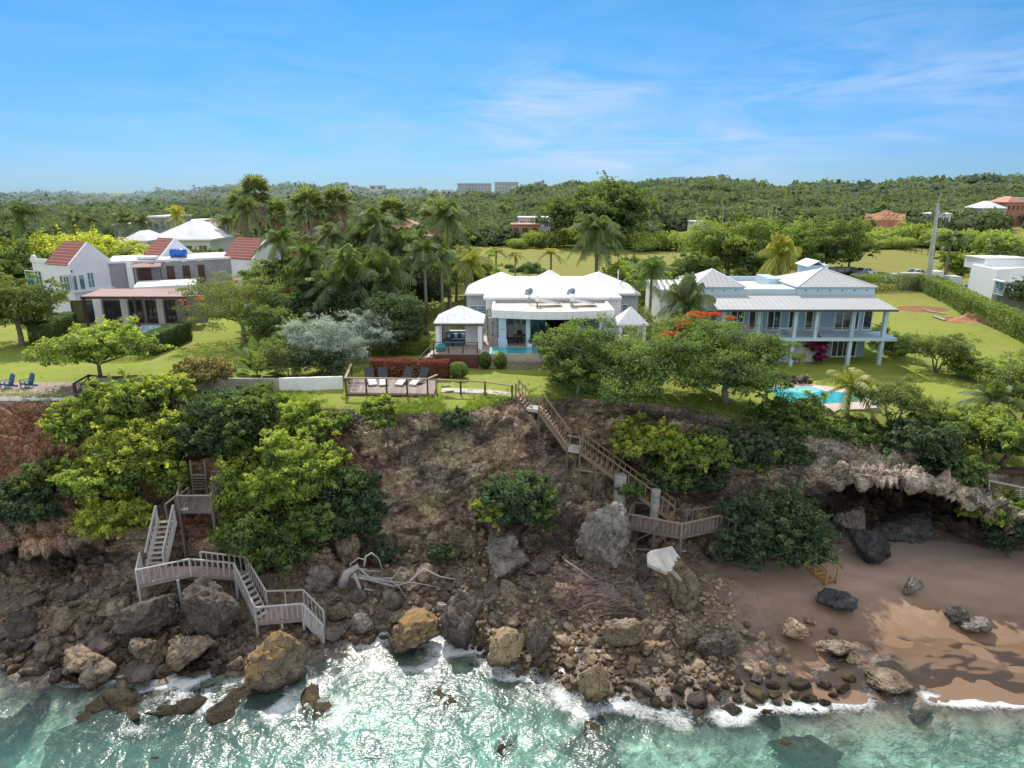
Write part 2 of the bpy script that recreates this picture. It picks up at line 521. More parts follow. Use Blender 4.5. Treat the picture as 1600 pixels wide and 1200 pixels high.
d1 = ray(880, 190).normalized(); d2 = ray(1100, 205).normalized(); d3 = ray(1500, 70).normalized(); d4 = ray(520, 230).normalized()
patch = wmath('ADD', wmath('MULTIPLY', wdist(d1, (4.6, 2, 9)), 1.35), wmath('MULTIPLY', wdist(d2, (3.0, 2, 9)), .8))
patch = wmath('ADD', patch, wmath('MULTIPLY', wdist(d3, (3.0, 2, 7)), .6))
patch = wmath('ADD', patch, wmath('MULTIPLY', wdist(d4, (2.2, 2, 9)), .3))
cl = wmath('MULTIPLY', wmath('MULTIPLY', wramp(fine, .28, .74), wramp(broad, .15, .6)), wmath('ADD', patch, .14))
mx = wt.nodes.new('ShaderNodeMix'); mx.data_type = 'RGBA'
wt.links.new(cl, mx.inputs[0]); 
sepz = wt.nodes.new('ShaderNodeSeparateXYZ'); wt.links.new(tc.outputs['Generated'], sepz.inputs[0])
hz = wramp(sepz.outputs[2], .30, -.02)
tn = wt.nodes.new('ShaderNodeMix'); tn.data_type = 'RGBA'
wt.links.new(hz, tn.inputs[0]); tn.inputs[6].default_value = (.29, .70, .88, 1); tn.inputs[7].default_value = (.28, .50, .96, 1)
tm = wt.nodes.new('ShaderNodeMix'); tm.data_type = 'RGBA'; tm.blend_type = 'MULTIPLY'; tm.inputs[0].default_value = 1
wt.links.new(hs.outputs[0], tm.inputs[6]); wt.links.new(tn.outputs[2], tm.inputs[7])
wt.links.new(tm.outputs[2], mx.inputs[6])
mx.inputs[7].default_value = (4.6, 5.9, 7.9, 1)
wt.links.new(mx.outputs[2], bg.inputs[0])
bg.inputs[1].default_value = 0.127
# bright fill added to the unseen sky overhead and seaward, lifts the shade
sky_fill = wmath('MAXIMUM', wramp(sepz.outputs[1], .15, -.45), wramp(sepz.outputs[2], .55, .95))
vm = wt.nodes.new('ShaderNodeMix'); vm.data_type = 'RGBA'
wt.links.new(wmath('MULTIPLY', sky_fill, .85), vm.inputs[0]); wt.links.new(mx.outputs[2], vm.inputs[6]); vm.inputs[7].default_value = (9.0, 9.3, 9.7, 1)
wt.links.new(vm.outputs[2], bg.inputs[0])
wt.links.new(bg.outputs[0], wo.inputs[0])

sd = bpy.data.lights.new('sun', 'SUN')
sd.energy = 5.0
sd.angle = R(0.55)
sd.color = (1.0, .945, .86)
sun = bpy.data.objects.new('sun', sd)
COL.objects.link(sun)
sdir = Vector((math.sin(SUN_AZ) * math.cos(SUN_EL), math.cos(SUN_AZ) * math.cos(SUN_EL), math.sin(SUN_EL)))
sun.rotation_euler = sdir.to_track_quat('Z', 'Y').to_euler()
sun.location = sdir * 200

# ================================================================== terrain heights
SEA = -10.0
_tx = np.array([-60, 10, 14, 18, 23, 27, 31, 36, 50, 75.])
_ty = np.array([40, 43, 46, 50, 55, 62, 68, 76, 90, 120.])
_tz = np.array([
    [0, 0, 0, 0, 0, 0, 0, 0, 0, 0],
    [-.5, -.4, -.1, 0, 0, 0, 0, 0, 0, 0],
    [-1.1, -.9, -.6, -.4, -.3, -.2, -.1, 0, 0, 0],
    [-1.9, -1.6, -1.4, -1.2, -1.2, -1.1, -.9, -.5, 0, 0],
    [-2.6, -2.4, -2.2, -2, -2, -2.3, -2.4, -1.4, 0, 0],
    [-3, -2.7, -2.4, -2.1, -2, -2.4, -2.5, -1.6, 0, 0],
    [-4, -3.6, -3.2, -2.6, -2.2, -2.4, -2.5, -1.6, 0, 0],
    [-5.4, -5, -4.4, -3.6, -2.5, -2.4, -2.4, -1.4, 0, 0],
    [-6.4, -6, -5.4, -4.5, -3, -2.4, -1.8, -.8, 0, 0],
    [-6.4, -6, -5.4, -4.5, -3, -2.4, -1.8, -.8, 0, 0]])
_cp = np.array([-1500, -400, 0, 100, 200, 300, 400, 550, 700, 800, 870, 1000, 1100, 1200, 1300, 1400, 1500, 1600, 2000, 3500.])
_ce = np.array([.000, .0, -.006, -.004, -.006, .0, .006, .006, .001, .004, .012, .013, .020, .011, .013, .018, .018, .018, .02, .02])
_cd = np.array([1150, 1150, 1100, 1050, 950, 850, 800, 720, 620, 480, 420, 430, 450, 420, 440, 470, 470, 470, 450, 450.])

def gz(x, y):
    x, y = np.asarray(x, float), np.asarray(y, float)
    x, y = np.broadcast_arrays(x, y)
    sh = x.shape
    x, y = x.ravel(), y.ravel()
    i = np.clip(np.searchsorted(_tx, x) - 1, 0, len(_tx) - 2)
    j = np.clip(np.searchsorted(_ty, y) - 1, 0, len(_ty) - 2)
    u = np.clip((x - _tx[i]) / (_tx[i + 1] - _tx[i]), 0, 1)
    v = np.clip((y - _ty[j]) / (_ty[j + 1] - _ty[j]), 0, 1)
    u, v = u * u * (3 - 2 * u) * .5 + u * .5, v * v * (3 - 2 * v) * .5 + v * .5
    z = (_tz[i, j] * (1 - u) + _tz[i + 1, j] * u) * (1 - v) + (_tz[i, j + 1] * (1 - u) + _tz[i + 1, j + 1] * u) * v
    # cliff-edge strip in the middle falls a little towards the edge
    z = z - .45 * sstep(47.2, 44.4, y) * sstep(-16, -11, x) * sstep(0, -4, x)
    # inland: nearly level fields, then the wooded ridge
    px = 800 + FPX * x / np.maximum(y, 1)
    ce = np.interp(px, _cp, _ce); cd = np.interp(px, _cp, _cd)
    r = np.sqrt(x * x * .35 + y * y)
    zc = CAM_Z + cd * ce - 8.0
    t = sstep(205, 1, np.zeros(1))  # placeholder keeps shapes simple
    k = np.clip((r - 215) / np.maximum(cd - 215, 1), 0, None)
    rise = np.where(k < 1, k * k * (3 - 2 * k) * .45 + k * .55, 1 - .12 * np.minimum(k - 1, 3))
    hill = zc * rise
    n = fbm(np.stack([x / 90, y / 90, x * 0], 1), 3, 5) * 5.5 * np.clip(k * 2.0, 0, 1)
    far = sstep(0, .02, k)
    z = z + far * (hill + n)
    return z.reshape(sh) if sh else float(z[0])

# control profile of the shore and cliff, per column X: (Y, z) x 11
SEC = {
 -70: (30.0, (35, -8.8), (36.0, -8.3), (36.6, -7.2), (36.3, -6.4), (39.5, -4.4), (44.0, -2.0), 47.2),
 -37: (30.3, (36, -8.9), (39.4, -8.6), (39.4, -7.4), (36.0, -6.5), (39.5, -4.4), (44.2, -1.8), 47.0),
 -29: (29.8, (36.2, -8.9), (39.8, -8.6), (39.8, -7.4), (36.2, -6.3), (39.8, -4.3), (44.4, -1.8), 47.0),
 -23: (29.4, (36, -8.4), (37.2, -7.5), (37.9, -6.5), (38.2, -5.6), (40.2, -3.8), (44.0, -1.8), 46.8),
 -17: (29.8, (36.4, -8.4), (37.8, -7.9), (38.6, -7.2), (39.6, -6.2), (41.6, -3.8), (44.2, -1.6), 46.2),
 -12: (31.0, (36.8, -8.3), (38.2, -7.9), (39.2, -7.3), (40.0, -6.4), (41.8, -3.7), (43.6, -1.4), 45.4),
 -7: (33.0, (37.4, -8.3), (38.8, -7.9), (39.8, -7.4), (40.5, -6.5), (42.0, -3.7), (43.4, -1.5), 44.9),
 -3: (32.6, (37.6, -8.3), (39.0, -7.9), (40.0, -7.4), (40.8, -6.5), (42.5, -3.7), (44.0, -1.5), 45.4),
 1: (30.2, (37.4, -8.3), (38.8, -7.9), (40.0, -7.2), (40.8, -6.4), (42.8, -3.8), (44.6, -1.9), 46.8),
 5: (28.3, (37.0, -8.3), (38.6, -7.7), (40.6, -7.0), (42.0, -6.2), (44.9, -4.0), (46.0, -2.0), 47.0),
 9: (27.8, (37.6, -8.4), (39.2, -7.9), (41.0, -7.3), (42.4, -6.5), (44.6, -4.0), (45.6, -1.9), 46.6),
 13: (28.0, (38.4, -8.5), (40.4, -8.0), (41.8, -7.0), (42.2, -6.0), (43.6, -3.9), (44.6, -2.1), 46.0),
 17: (27.8, (39.2, -8.5), (41.6, -8.0), (42.6, -6.9), (42.0, -5.5), (42.8, -3.9), (43.8, -2.7), 45.4),
 22: (28.0, (40.8, -8.5), (44.8, -7.9), (45.0, -5.6), (41.0, -4.2), (41.9, -3.6), (43.2, -3.1), 45.0),
 26: (27.6, (41.4, -8.5), (49.5, -8.0), (49.5, -4.6), (39.4, -3.5), (40.6, -3.1), (42.6, -2.95), 44.6),
 29.5: (27.4, (41.2, -8.5), (51.5, -8.1), (51.5, -5.4), (38.3, -4.5), (39.6, -4.0), (41.8, -3.8), 43.9),
 33: (27.3, (40.2, -8.6), (48.0, -8.3), (48.0, -6.8), (37.8, -6.2), (39.2, -5.5), (41.2, -5.2), 43.6),
 38: (27.2, (38.4, -8.8), (39.2, -8.4), (39.6, -7.9), (39.8, -7.4), (40.6, -6.8), (41.6, -6.2), 43.4),
 70: (27.0, (38.4, -8.8), (39.2, -8.4), (39.6, -7.9), (39.8, -7.4), (40.6, -6.8), (41.6, -6.3), 43.4),
}
_sx = np.array(sorted(SEC))
def _ctrl():
    out = []
    for x in _sx:
        yw, foot, c5, c6, lip, c8, c9, ye = SEC[x]
        beach = x > 15 and x < 36
        mid = ((yw + foot[0]) / 2, -9.45 if beach else -9.35)
        out.append([(4, -15), (yw - 7, -12.4 if not beach else -11.6), (yw - 2.5, -10.75), (yw, SEA), mid, foot, c5, c6, lip, c8, c9, (ye, float(gz(x, ye)) - .05)])
    return np.array(out, float)
CT = _ctrl()
def ctrl(x):                               # (N,12,2)
    x = np.asarray(x, float)
    r = np.empty((len(x), CT.shape[1], 2))
    i = np.clip(np.searchsorted(_sx, x) - 1, 0, len(_sx) - 2)
    u = np.clip((x - _sx[i]) / (_sx[i + 1] - _sx[i]), 0, 1)
    u = (u * u * (3 - 2 * u))[:, None, None]
    r = CT[i] * (1 - u) + CT[i + 1] * u
    r[:, -1, 1] = gz(x, r[:, -1, 0]) - .05
    return r

XS = np.unique(np.concatenate([np.linspace(-72, -42, 90), np.linspace(-42, 43, 680), np.linspace(43, 72, 90)]))
NX = len(XS)
wob = fbm(np.stack([XS / 2.2, XS * 0, XS * 0], 1), 4, 3) * .55
C = ctrl(XS)
C[:, -1, 0] += wob
C[:, -1, 1] = gz(XS, C[:, -1, 0]) - .05

def rows(a, b, n, last=False):             # straight interpolation between control points
    t = np.linspace(0, 1, n + 1)[: n + (1 if last else 0)]
    return [(C[:, a] * (1 - s) + C[:, b] * s) for s in t]

def sheet(name, rws, attrs_fn, disp_fn, mat, label, kind='structure', cat=None, smooth=True):
    n = len(rws)
    P = np.empty((n, NX, 3))
    for k, r in enumerate(rws):
        P[k, :, 0] = XS; P[k, :, 1] = r[:, 0]; P[k, :, 2] = r[:, 1]
    if disp_fn: P = disp_fn(P)
    idx = np.arange(n * NX).reshape(n, NX)
    F = np.stack([idx[:-1, :-1], idx[:-1, 1:], idx[1:, 1:], idx[1:, :-1]], -1).reshape(-1, 4)
    V = P.reshape(-1, 3)
    me = np_mesh(name, V, F, attrs_fn(V) if attrs_fn else None)
    o = link_mesh(name, me, mat, smooth=smooth)
    tag(o, label, cat, None, kind)
    return o, V, F, P

# ---- rock face material
t = NT('cliff_rock')
p = t.pos()
a = t.attr('tone').outputs['Color']
n1 = t.noise(1.1, 7, .66, p)
n2 = t.noise(6.5, 6, .68, p)
mp = t.n('ShaderNodeMapping', Scale=(.8, .8, 3.2)); t.set(mp.inputs[0], p)
n3 = t.noise(1.6, 6, .7, mp.outputs[0], .6)
vo = t.n('ShaderNodeTexVoronoi', Scale=1.9, _feature='DISTANCE_TO_EDGE'); 
wv = t.n('ShaderNodeVectorMath', _operation='ADD'); t.set(wv.inputs[0], p)
nv = t.n('ShaderNodeTexNoise', Scale=1.4, Detail=4); t.set(nv.inputs['Vector'], p); t.set(wv.inputs[1], nv.outputs['Color'])
t.set(vo.inputs['Vector'], wv.outputs[0])
crack = t.ramp(vo.outputs[0], [(0, .28), (.045, 1.0)])
c = t.mix(t.ramp(n3, [(.34, 0.0), (.66, 1.0)]), t.mix(1.0, a, (.62, .60, .58), 'MULTIPLY'), a)
c = t.mix(t.ramp(n1, [(.54, 0.0), (.70, .6)]), c, (.60, .54, .46))
c = t.mix(t.ramp(n2, [(.36, .85), (.54, 0.0)]), c, t.mix(1.0, c, (.34, .32, .31), 'MULTIPLY'))
c = t.mix(.8, c, crack, 'MULTIPLY')
n4 = t.noise(17, 5, .7, p)
c = t.mix(t.ramp(n4, [(.34, .6), (.52, 0.0)]), c, t.mix(1.0, c, (.3, .28, .27), 'MULTIPLY'))
hgt = t.math('ADD', t.math('ADD', t.math('MULTIPLY', n2, .6), t.math('MULTIPLY', n4, .25)), t.math('ADD', n3, t.math('MULTIPLY', crack, .35)))
M['cliff'] = t.done(t.pbr(c, .93, t.bump(hgt, .9, .28), 0, .2))

def cliff_tone(V):
    x, y, z = V.T
    tan = np.array([.76, .60, .41]); dark = np.array([.17, .145, .135]); red = np.array([.56, .26, .15]); grey = np.array([.52, .49, .455])
    n = fbm(V / [1.9, 1.9, 1.0], 6, 21, .6); m = fbm(V / 5.0, 4, 33); q = fbm(V / 1.3, 4, 41)
    st = fbm(V / [4.0, 4.0, .5], 4, 57) * .35
    col = dark + (tan - dark) * sstep(-.10, .34, n + st + .28 * sstep(-1, -3.5, z) * sstep(-12, -6, x) * sstep(1, -1, x))[:, None]
    wr = np.clip(sstep(-8, -16, x) * .9 + .12, 0, 1) * sstep(-.25, .3, m) * sstep(-9, -4, z)
    col = col + (red - col) * wr[:, None] * .8
    wg = sstep(14, 20, x) * sstep(-.35, .2, q) 
    col = col + (grey - col) * wg[:, None] * .7
    col = col + (grey - col) * (sstep(-.05, .4, fbm(V / 3.3, 4, 77)) * .5)[:, None]
    tw = sstep(18, 22, x) * sstep(34, 30, x) * sstep(41.8, 42.8, y) * sstep(-7.6, -6.2, z)
    col = col + (np.array([.85, .73, .58]) - col) * (tw * sstep(-.3, .3, n) * .8)[:, None]
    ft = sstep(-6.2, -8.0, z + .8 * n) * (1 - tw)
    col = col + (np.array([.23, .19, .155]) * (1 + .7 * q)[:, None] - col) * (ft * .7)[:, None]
    lr = sstep(-19, -25, x) * sstep(-5.5, -3.5, z)
    col = col + (np.array([.40, .20, .12]) * (1 + .6 * n)[:, None] - col) * (lr * .75)[:, None]
    cp = np.maximum(sstep(1, .3, np.sqrt(((x + 6.5) / 5) ** 2 + ((z + 2.7) / 1.6) ** 2)), sstep(1, .3, np.sqrt(((x + 1.5) / 3.5) ** 2 + ((z + 1.8) / .9) ** 2)) * .7)
    col = col + (np.array([.78, .63, .44]) * (1 + .35 * q)[:, None] - col) * (cp * sstep(-.35, .15, n) * .75)[:, None]
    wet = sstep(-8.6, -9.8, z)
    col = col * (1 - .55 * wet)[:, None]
    return {'tone': np.clip(col * np.array([1.50, 1.40, 1.28]), 0.02, 1)}

def cliff_disp(P):
    V = P.reshape(-1, 3).copy()
    n, m = P.shape[:2]
    du = np.gradient(P, axis=1); dv = np.gradient(P, axis=0)
    N = np.cross(du, dv); N /= np.linalg.norm(N, axis=2, keepdims=True) + 1e-9
    N = N.reshape(-1, 3)
    k = np.repeat(np.linspace(0, 1, n), m)
    env = sstep(0, .10, k) * sstep(1.0, .90, k)
    big = fbm(V / [3.2, 3.2, 2.2], 4, 9) * 1.15
    uu = V[:, 2] * .8 + fbm(V / [3.4, 3.4, 2], 4, 14) * 1.3
    sw = np.abs((uu % 1) - .5) * 2
    st = fbm(V / [3.0, 3.0, .55], 4, 13) * .4 + (sw ** .6 - .6) * .75 * sstep(-.4, .3, fbm(V / 4, 3, 18))
    wp = np.stack([fbm(V * .8, 3, 3), fbm(V * .8, 3, 4), fbm(V * .8, 3, 5)], 1)
    d1, d2, ci = worley(V / [1.9, 1.9, 1.15] + .45 * wp, 8, True)
    ck = (np.clip(d2 - d1, 0, .16) / .16 - 1) * .42 + (ci - .5) * .95
    f1, f2, cj = worley(V / [.8, .8, .5] + .5 * wp, 28, True)
    ck = ck + (np.clip(f2 - f1, 0, .2) / .2 - 1) * .16 + (cj - .5) * .34
    e1, e2 = worley(V * 1.9, 5)
    r4 = 1 - np.abs(fbm(V * [1.1, 1.1, 2.0], 4, 91)) * 2.4
    fine = fbm(V * 1.7, 5, 29, .62) * .30 + fbm(V * 5.5, 3, 31) * .09 - np.clip(r4 - .72, 0, 1) * 1.1 + (np.clip(e2 - e1, 0, .3) / .3 - .6) * .14
    V += N * ((big + st + ck + fine) * env)[:, None]
    return V.reshape(P.shape)

cl_rows = rows(5, 6, 22) + rows(6, 7, 22) + rows(7, 8, 22) + rows(8, 9, 30) + rows(9, 10, 28) + rows(10, 11, 30, True)
# round the corners of the profile
Q = np.array(cl_rows)
for _ in range(9):
    Q[1:-1] = Q[1:-1] * .5 + (Q[:-2] + Q[2:]) * .25
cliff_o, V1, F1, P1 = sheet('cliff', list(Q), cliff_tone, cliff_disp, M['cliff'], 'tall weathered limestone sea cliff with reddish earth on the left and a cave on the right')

# ---- shore: seabed, beach
t = NT('beach_sand')
p = t.pos()
sx = t.n('ShaderNodeSeparateXYZ'); t.set(sx.inputs[0], p)
rk = t.attr('rock').outputs['Fac']
n1 = t.noise(1.6, 5, .6, p); n2 = t.noise(14, 4, .6, p)
wet = t.n('ShaderNodeMapRange'); t.set(wet.inputs[0], t.math('ADD', sx.outputs[2], t.math('MULTIPLY', n1, .5)))
wet.inputs[1].default_value = -9.35; wet.inputs[2].default_value = -8.75
sand = t.mix(wet.outputs[0], (.25, .155, .09), (.42, .30, .215))
sand = t.mix(t.math('MULTIPLY', n2, .4), sand, (.17, .115, .085))
sand = t.mix(t.ramp(t.noise(2.6, 6, .75, p, 1.0), [(.60, 0.0), (.70, .7)]), sand, (.13, .09, .07))
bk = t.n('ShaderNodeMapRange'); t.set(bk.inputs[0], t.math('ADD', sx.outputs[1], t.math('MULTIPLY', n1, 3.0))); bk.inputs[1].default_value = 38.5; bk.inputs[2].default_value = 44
sand = t.mix(bk.outputs[0], sand, t.mix(n2, (.13, .105, .10), (.22, .185, .175)))  # cave shade painted into the sand: darker and greyer towards the back
rock = t.mix(t.ramp(t.noise(3.2, 7, .7, p), [(.32, 0.0), (.68, 1.0)]), (.05, .04, .032), (.27, .20, .14))
c = t.mix(rk, sand, rock)
uw = t.n('ShaderNodeMapRange'); t.set(uw.inputs[0], sx.outputs[2]); uw.inputs[1].default_value = -9.95; uw.inputs[2].default_value = -10.9
sea = t.mix(t.ramp(t.noise(.55, 6, .62, p, .6), [(.36, 0.0), (.50, .6), (.56, 1.0)]), (.13, .18, .11), (.52, .69, .55))
sea = t.mix(t.ramp(t.noise(1.5, 6, .7, p, .5), [(.52, 0.0), (.66, .8)]), sea, (.06, .07, .035))
c = t.mix(uw.outputs[0], c, sea)
hb = t.math('ADD', t.math('MULTIPLY', t.noise(5, 6, .65, p), rk), t.math('MULTIPLY', n2, .12))
rg = t.mix(wet.outputs[0], (.30, .30, .30), (.9, .9, .9))
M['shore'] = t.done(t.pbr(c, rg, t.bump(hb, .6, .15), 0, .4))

def shore_attr(V):
    x, y, z = V.T
    beach = sstep(11, 16.5, x + 1.2 * fbm(V / 2, 3, 4)) * sstep(40, 35, x)
    ledge = sstep(.25, .55, fbm(V / 2.6, 4, 15) + .35 * sstep(15, 20, x) * sstep(24, 20, x) * sstep(30.5, 29, y)) 
    sandy = sstep(-11.5, -9, x) * sstep(-1.5, -4, x) * sstep(33.5, 31.5, y)
    return {'rock': np.clip((1 - beach) * (1 - .85 * sandy) + ledge * sstep(33, 31, y) * sstep(24, 20, x) * .9 * (1 - sandy), 0, 1)}
def shore_disp(P):
    V = P.reshape(-1, 3).copy()
    rk = shore_attr(V)['rock']
    n, m = P.shape[:2]
    k = np.repeat(np.linspace(0, 1, n), m)
    env = sstep(1.0, .97, k)
    d1, d2 = worley(V / [1.1, 1.1, 3], 3)
    rough = fbm(V / 1.8, 5, 19) * .5 + (np.clip(d2 - d1, 0, .4) - .2) * .35
    rip = fbm(V / [2.4, 1.0, 1], 3, 6) * .1
    V[:, 2] += env * (rk * rough * sstep(-13, -10.6, V[:, 2]) + rip)
    return V.reshape(P.shape)
sh_rows = rows(0, 1, 14) + rows(1, 2, 26) + rows(2, 3, 24) + rows(3, 4, 40) + rows(4, 5, 40, True)
Q2 = np.array(sh_rows)
for _ in range(5):
    Q2[1:-1] = Q2[1:-1] * .5 + (Q2[:-2] + Q2[2:]) * .25
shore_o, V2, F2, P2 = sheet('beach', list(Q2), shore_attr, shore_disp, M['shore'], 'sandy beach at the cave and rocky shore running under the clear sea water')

# ---- the land: one sheet from the cliff edge to beyond the ridge
def land_disp(P):
    n = P.shape[0]
    return P
S = np.concatenate([np.linspace(0, 40, 80), np.geomspace(41, 330, 90)[0:], np.geomspace(340, 4200, 60)])
PL = np.empty((len(S), NX, 3))
for k, s in enumerate(S):
    PL[k, :, 1] = P1[-1, :, 1] + s
    PL[k, :, 0] = XS * (1 + s * .024)
PL[:, :, 2] = gz(PL[:, :, 0], PL[:, :, 1])
bump_l = fbm(np.stack([PL[..., 0].ravel() / 3, PL[..., 1].ravel() / 3, PL[..., 0].ravel() * 0], 1), 3, 60).reshape(PL.shape[:2]) * .10
edge_t = sstep(0, 3.0, S)[:, None]
PL[:, :, 2] += bump_l * edge_t
PL[0] = P1[-1]
PL[1:6, :, 2] = PL[1:6, :, 2] * .9 + .1 * P1[-1, :, 2]
t = NT('grass_ground')
p = t.pos()
sx = t.n('ShaderNodeSeparateXYZ'); t.set(sx.inputs[0], p)
dry = t.attr('dry').outputs['Fac']; soil = t.attr('soil').outputs['Fac']
n0 = t.noise(.16, 5, .6, p); n1 = t.noise(.9, 6, .62, p); n2 = t.noise(7, 4, .7, p); n3 = t.noise(45, 3, .7, p)
g = t.mix(t.ramp(n0, [(.35, 0.0), (.65, 1.0)]), (.225, .315, .04), (.32, .39, .055))
g = t.mix(t.ramp(n1, [(.38, 0.0), (.64, .85)]), g, (.38, .355, .10))
d = t.mix(t.ramp(n1, [(.35, 0.0), (.65, 1.0)]), (.24, .215, .055), (.34, .275, .09))
d = t.mix(t.ramp(n0, [(.4, 0.0), (.62, .55)]), d, (.21, .25, .04))
g = t.mix(dry, g, d)
g = t.mix(t.ramp(n2, [(.25, .5), (.6, 0.0)]), g, (.12, .155, .02))
g = t.mix(t.math('MULTIPLY', t.ramp(n3, [(.3, 1.0), (.6, 0.0)]), .45), g, (.11, .15, .02))
s_ = t.mix(n1, (.36, .17, .085), (.20, .10, .06))
fs = t.ramp(t.math('ADD', soil, t.math('MULTIPLY_ADD', n2, .7, -.35)), [(.42, 0.0), (.60, 1.0)])
g = t.mix(fs, g, s_)
M['grass'] = t.done(t.pbr(g, .95, t.bump(t.math('ADD', n3, n2), .5, .08), 0, .15))
def blobv(x, y, cx, cy, r): return sstep(1, .2, np.sqrt(((x - cx) / r[0]) ** 2 + ((y - cy) / r[1]) ** 2))
def land_attr(V):
    x, y, z = V.T
    dry = np.clip(sstep(84, 105, y) * .9 + sstep(40, 50, x) * sstep(62, 72, y) * .35 + sstep(22, 30, x) * sstep(56, 50, y) * .55, 0, 1)
    e = PLe(x)
    edge = sstep(1.7, .1, y - e)
    c1 = G(1440, 488, -.6); c2 = G(1500, 498, -.4); c3 = G(735, 652, -.4); c4=G(1385, 340, 6)
    soil = np.maximum.reduce([blobv(x, y, c1.x, c1.y, (5.5, 3.4)), blobv(x, y, c2.x, c2.y, (4.2, 2.6)), blobv(x, y, G(700, 645, -.4).x, G(700, 645, -.4).y, (2.2, 1.0)), edge * (.30 + .5 * fbm(V / 1.6, 3, 12)),
                              blobv(x, y, G(300, 540).x, G(300, 540).y, (.8, .6)) * .8])
    return {'dry': dry, 'soil': soil}
_ex, _ey = XS.copy(), P1[-1, :, 1].copy()
def PLe(x): return np.interp(x, _ex, _ey)
cut = 80 + 62
def grid_obj(name, P, mat, attrs, label):
    n = P.shape[0]
    idx = np.arange(n * NX).reshape(n, NX)
    F = np.stack([idx[:-1, :-1], idx[:-1, 1:], idx[1:, 1:], idx[1:, :-1]], -1).reshape(-1, 4)
    V = P.reshape(-1, 3)
    o = link_mesh(name, np_mesh(name, V, F, attrs(V)), mat, smooth=True)
    tag(o, label, None, None, 'structure')
    return o, V, F
ground_o, V3, F3 = grid_obj('ground', PL[:cut], M['grass'], land_attr, 'mown lawns on the cliff top and dry grass fields behind the houses')
hills_o, V4, F4 = grid_obj('hills', PL[cut - 1:], M['grass'], land_attr, 'long wooded ridge on the horizon')

Vall = np.concatenate([V1, V2, V3, V4]); o1, o2, o3 = len(V1), len(V1) + len(V2), len(V1) + len(V2) + len(V3)
BV = BVHTree.FromPolygons(Vall.tolist(), np.concatenate([F1, F2 + o1, F3 + o2, F4 + o3]).tolist())
def hit(px, py):                           # the land seen in that direction
    loc, nrm, i, d = BV.ray_cast(Vector((0, 0, CAM_Z)), ray(px, py).normalized())
    return loc if loc else G(px, py, 0)
def drop(x, y, z0=60.0):                   # the land below a point
    loc, nrm, i, d = BV.ray_cast(Vector((x, y, z0)), Vector((0, 0, -1)))
    return loc.z if loc else 0.0

# ================================================================== water
t = NT('sea_water')
p = t.pos()
dep = t.attr('depth').outputs['Fac']; fo = t.attr('foam').outputs['Fac']
n1 = t.noise(1.3, 2, .5, p, .6); n2 = t.noise(5.2, 1.6, .5, p, .5)
mw = t.n('ShaderNodeMapping', Scale=(.75, 1.5, 1), Rotation=(0, 0, .25)); t.set(mw.inputs[0], p)
n2 = t.noise(6.2, 1.6, .5, mw.outputs[0], .7)
h = t.math('ADD', t.math('MULTIPLY', n1, .8), t.math('MULTIPLY', n2, .215))
dr0 = t.n('ShaderNodeMapRange'); t.set(dr0.inputs[0], dep); dr0.inputs[1].default_value = -.05; dr0.inputs[2].default_value = .5; dr0.inputs[3].default_value = .05; dr0.inputs[4].default_value = .42
nm = t.bump(h, dr0.outputs[0], .34)
gl = t.n('ShaderNodeBsdfGlossy', Roughness=.24); t.set(gl.inputs['Normal'], nm); gl.inputs[0].default_value = (1, 1, 1, 1)
dr = t.n('ShaderNodeMapRange'); t.set(dr.inputs[0], dep); dr.inputs[1].default_value = 0; dr.inputs[2].default_value = 2.6
tint = t.mix(dr.outputs[0], (.97, .98, .97), (.55, .90, .83))
tr = t.n('ShaderNodeBsdfTransparent'); t.set(tr.inputs[0], tint)
df = t.n('ShaderNodeBsdfDiffuse'); df.inputs[0].default_value = (.20, .42, .365, 1); t.set(df.inputs['Normal'], nm)
dm = t.n('ShaderNodeMixShader'); t.set(dm.inputs[0], t.math('MULTIPLY', dr.outputs[0], .34)); t.set(dm.inputs[1], tr); t.set(dm.inputs[2], df)
fr = t.n('ShaderNodeFresnel', IOR=1.33); t.set(fr.inputs['Normal'], nm)
wm = t.n('ShaderNodeMixShader'); t.set(wm.inputs[0], fr.outputs[0]); t.set(wm.inputs[1], dm); t.set(wm.inputs[2], gl)
nw = t.n('ShaderNodeVectorMath', _operation='ADD'); t.set(nw.inputs[0], p)
nz = t.n('ShaderNodeTexNoise', Scale=.9, Detail=4); t.set(nz.inputs['Vector'], p); t.set(nw.inputs[1], nz.outputs['Color'])
rid = t.noise(2.1, 5, .6, nw.outputs[0], 1.2)
lace = t.ramp(t.math('ABSOLUTE', t.math('SUBTRACT', rid, .5)), [(0, 1.0), (.10, 0.0)])
n5 = t.noise(6.0, 5, .65, p, .8)
fm = t.math('ADD', t.math('MULTIPLY', lace, .34), t.math('ADD', t.math('MULTIPLY', n5, .55), t.math('MULTIPLY', t.noise(22, 4, .7, p), .35)))
ff = t.ramp(t.math('ADD', fm, t.math('MULTIPLY_ADD', fo, .9, -.80)), [(.28, 0.0), (.98, 1.0)])
fd = t.n('ShaderNodeBsdfDiffuse'); fd.inputs[0].default_value = (.78, .80, .80, 1); t.set(fd.inputs['Normal'], t.bump(t.noise(12, 5, .7, p), .7, .12))
sm = t.n('ShaderNodeMixShader'); t.set(sm.inputs[0], t.math('MULTIPLY', ff, .92)); t.set(sm.inputs[1], wm); t.set(sm.inputs[2], fd)
M['water'] = t.done(sm)

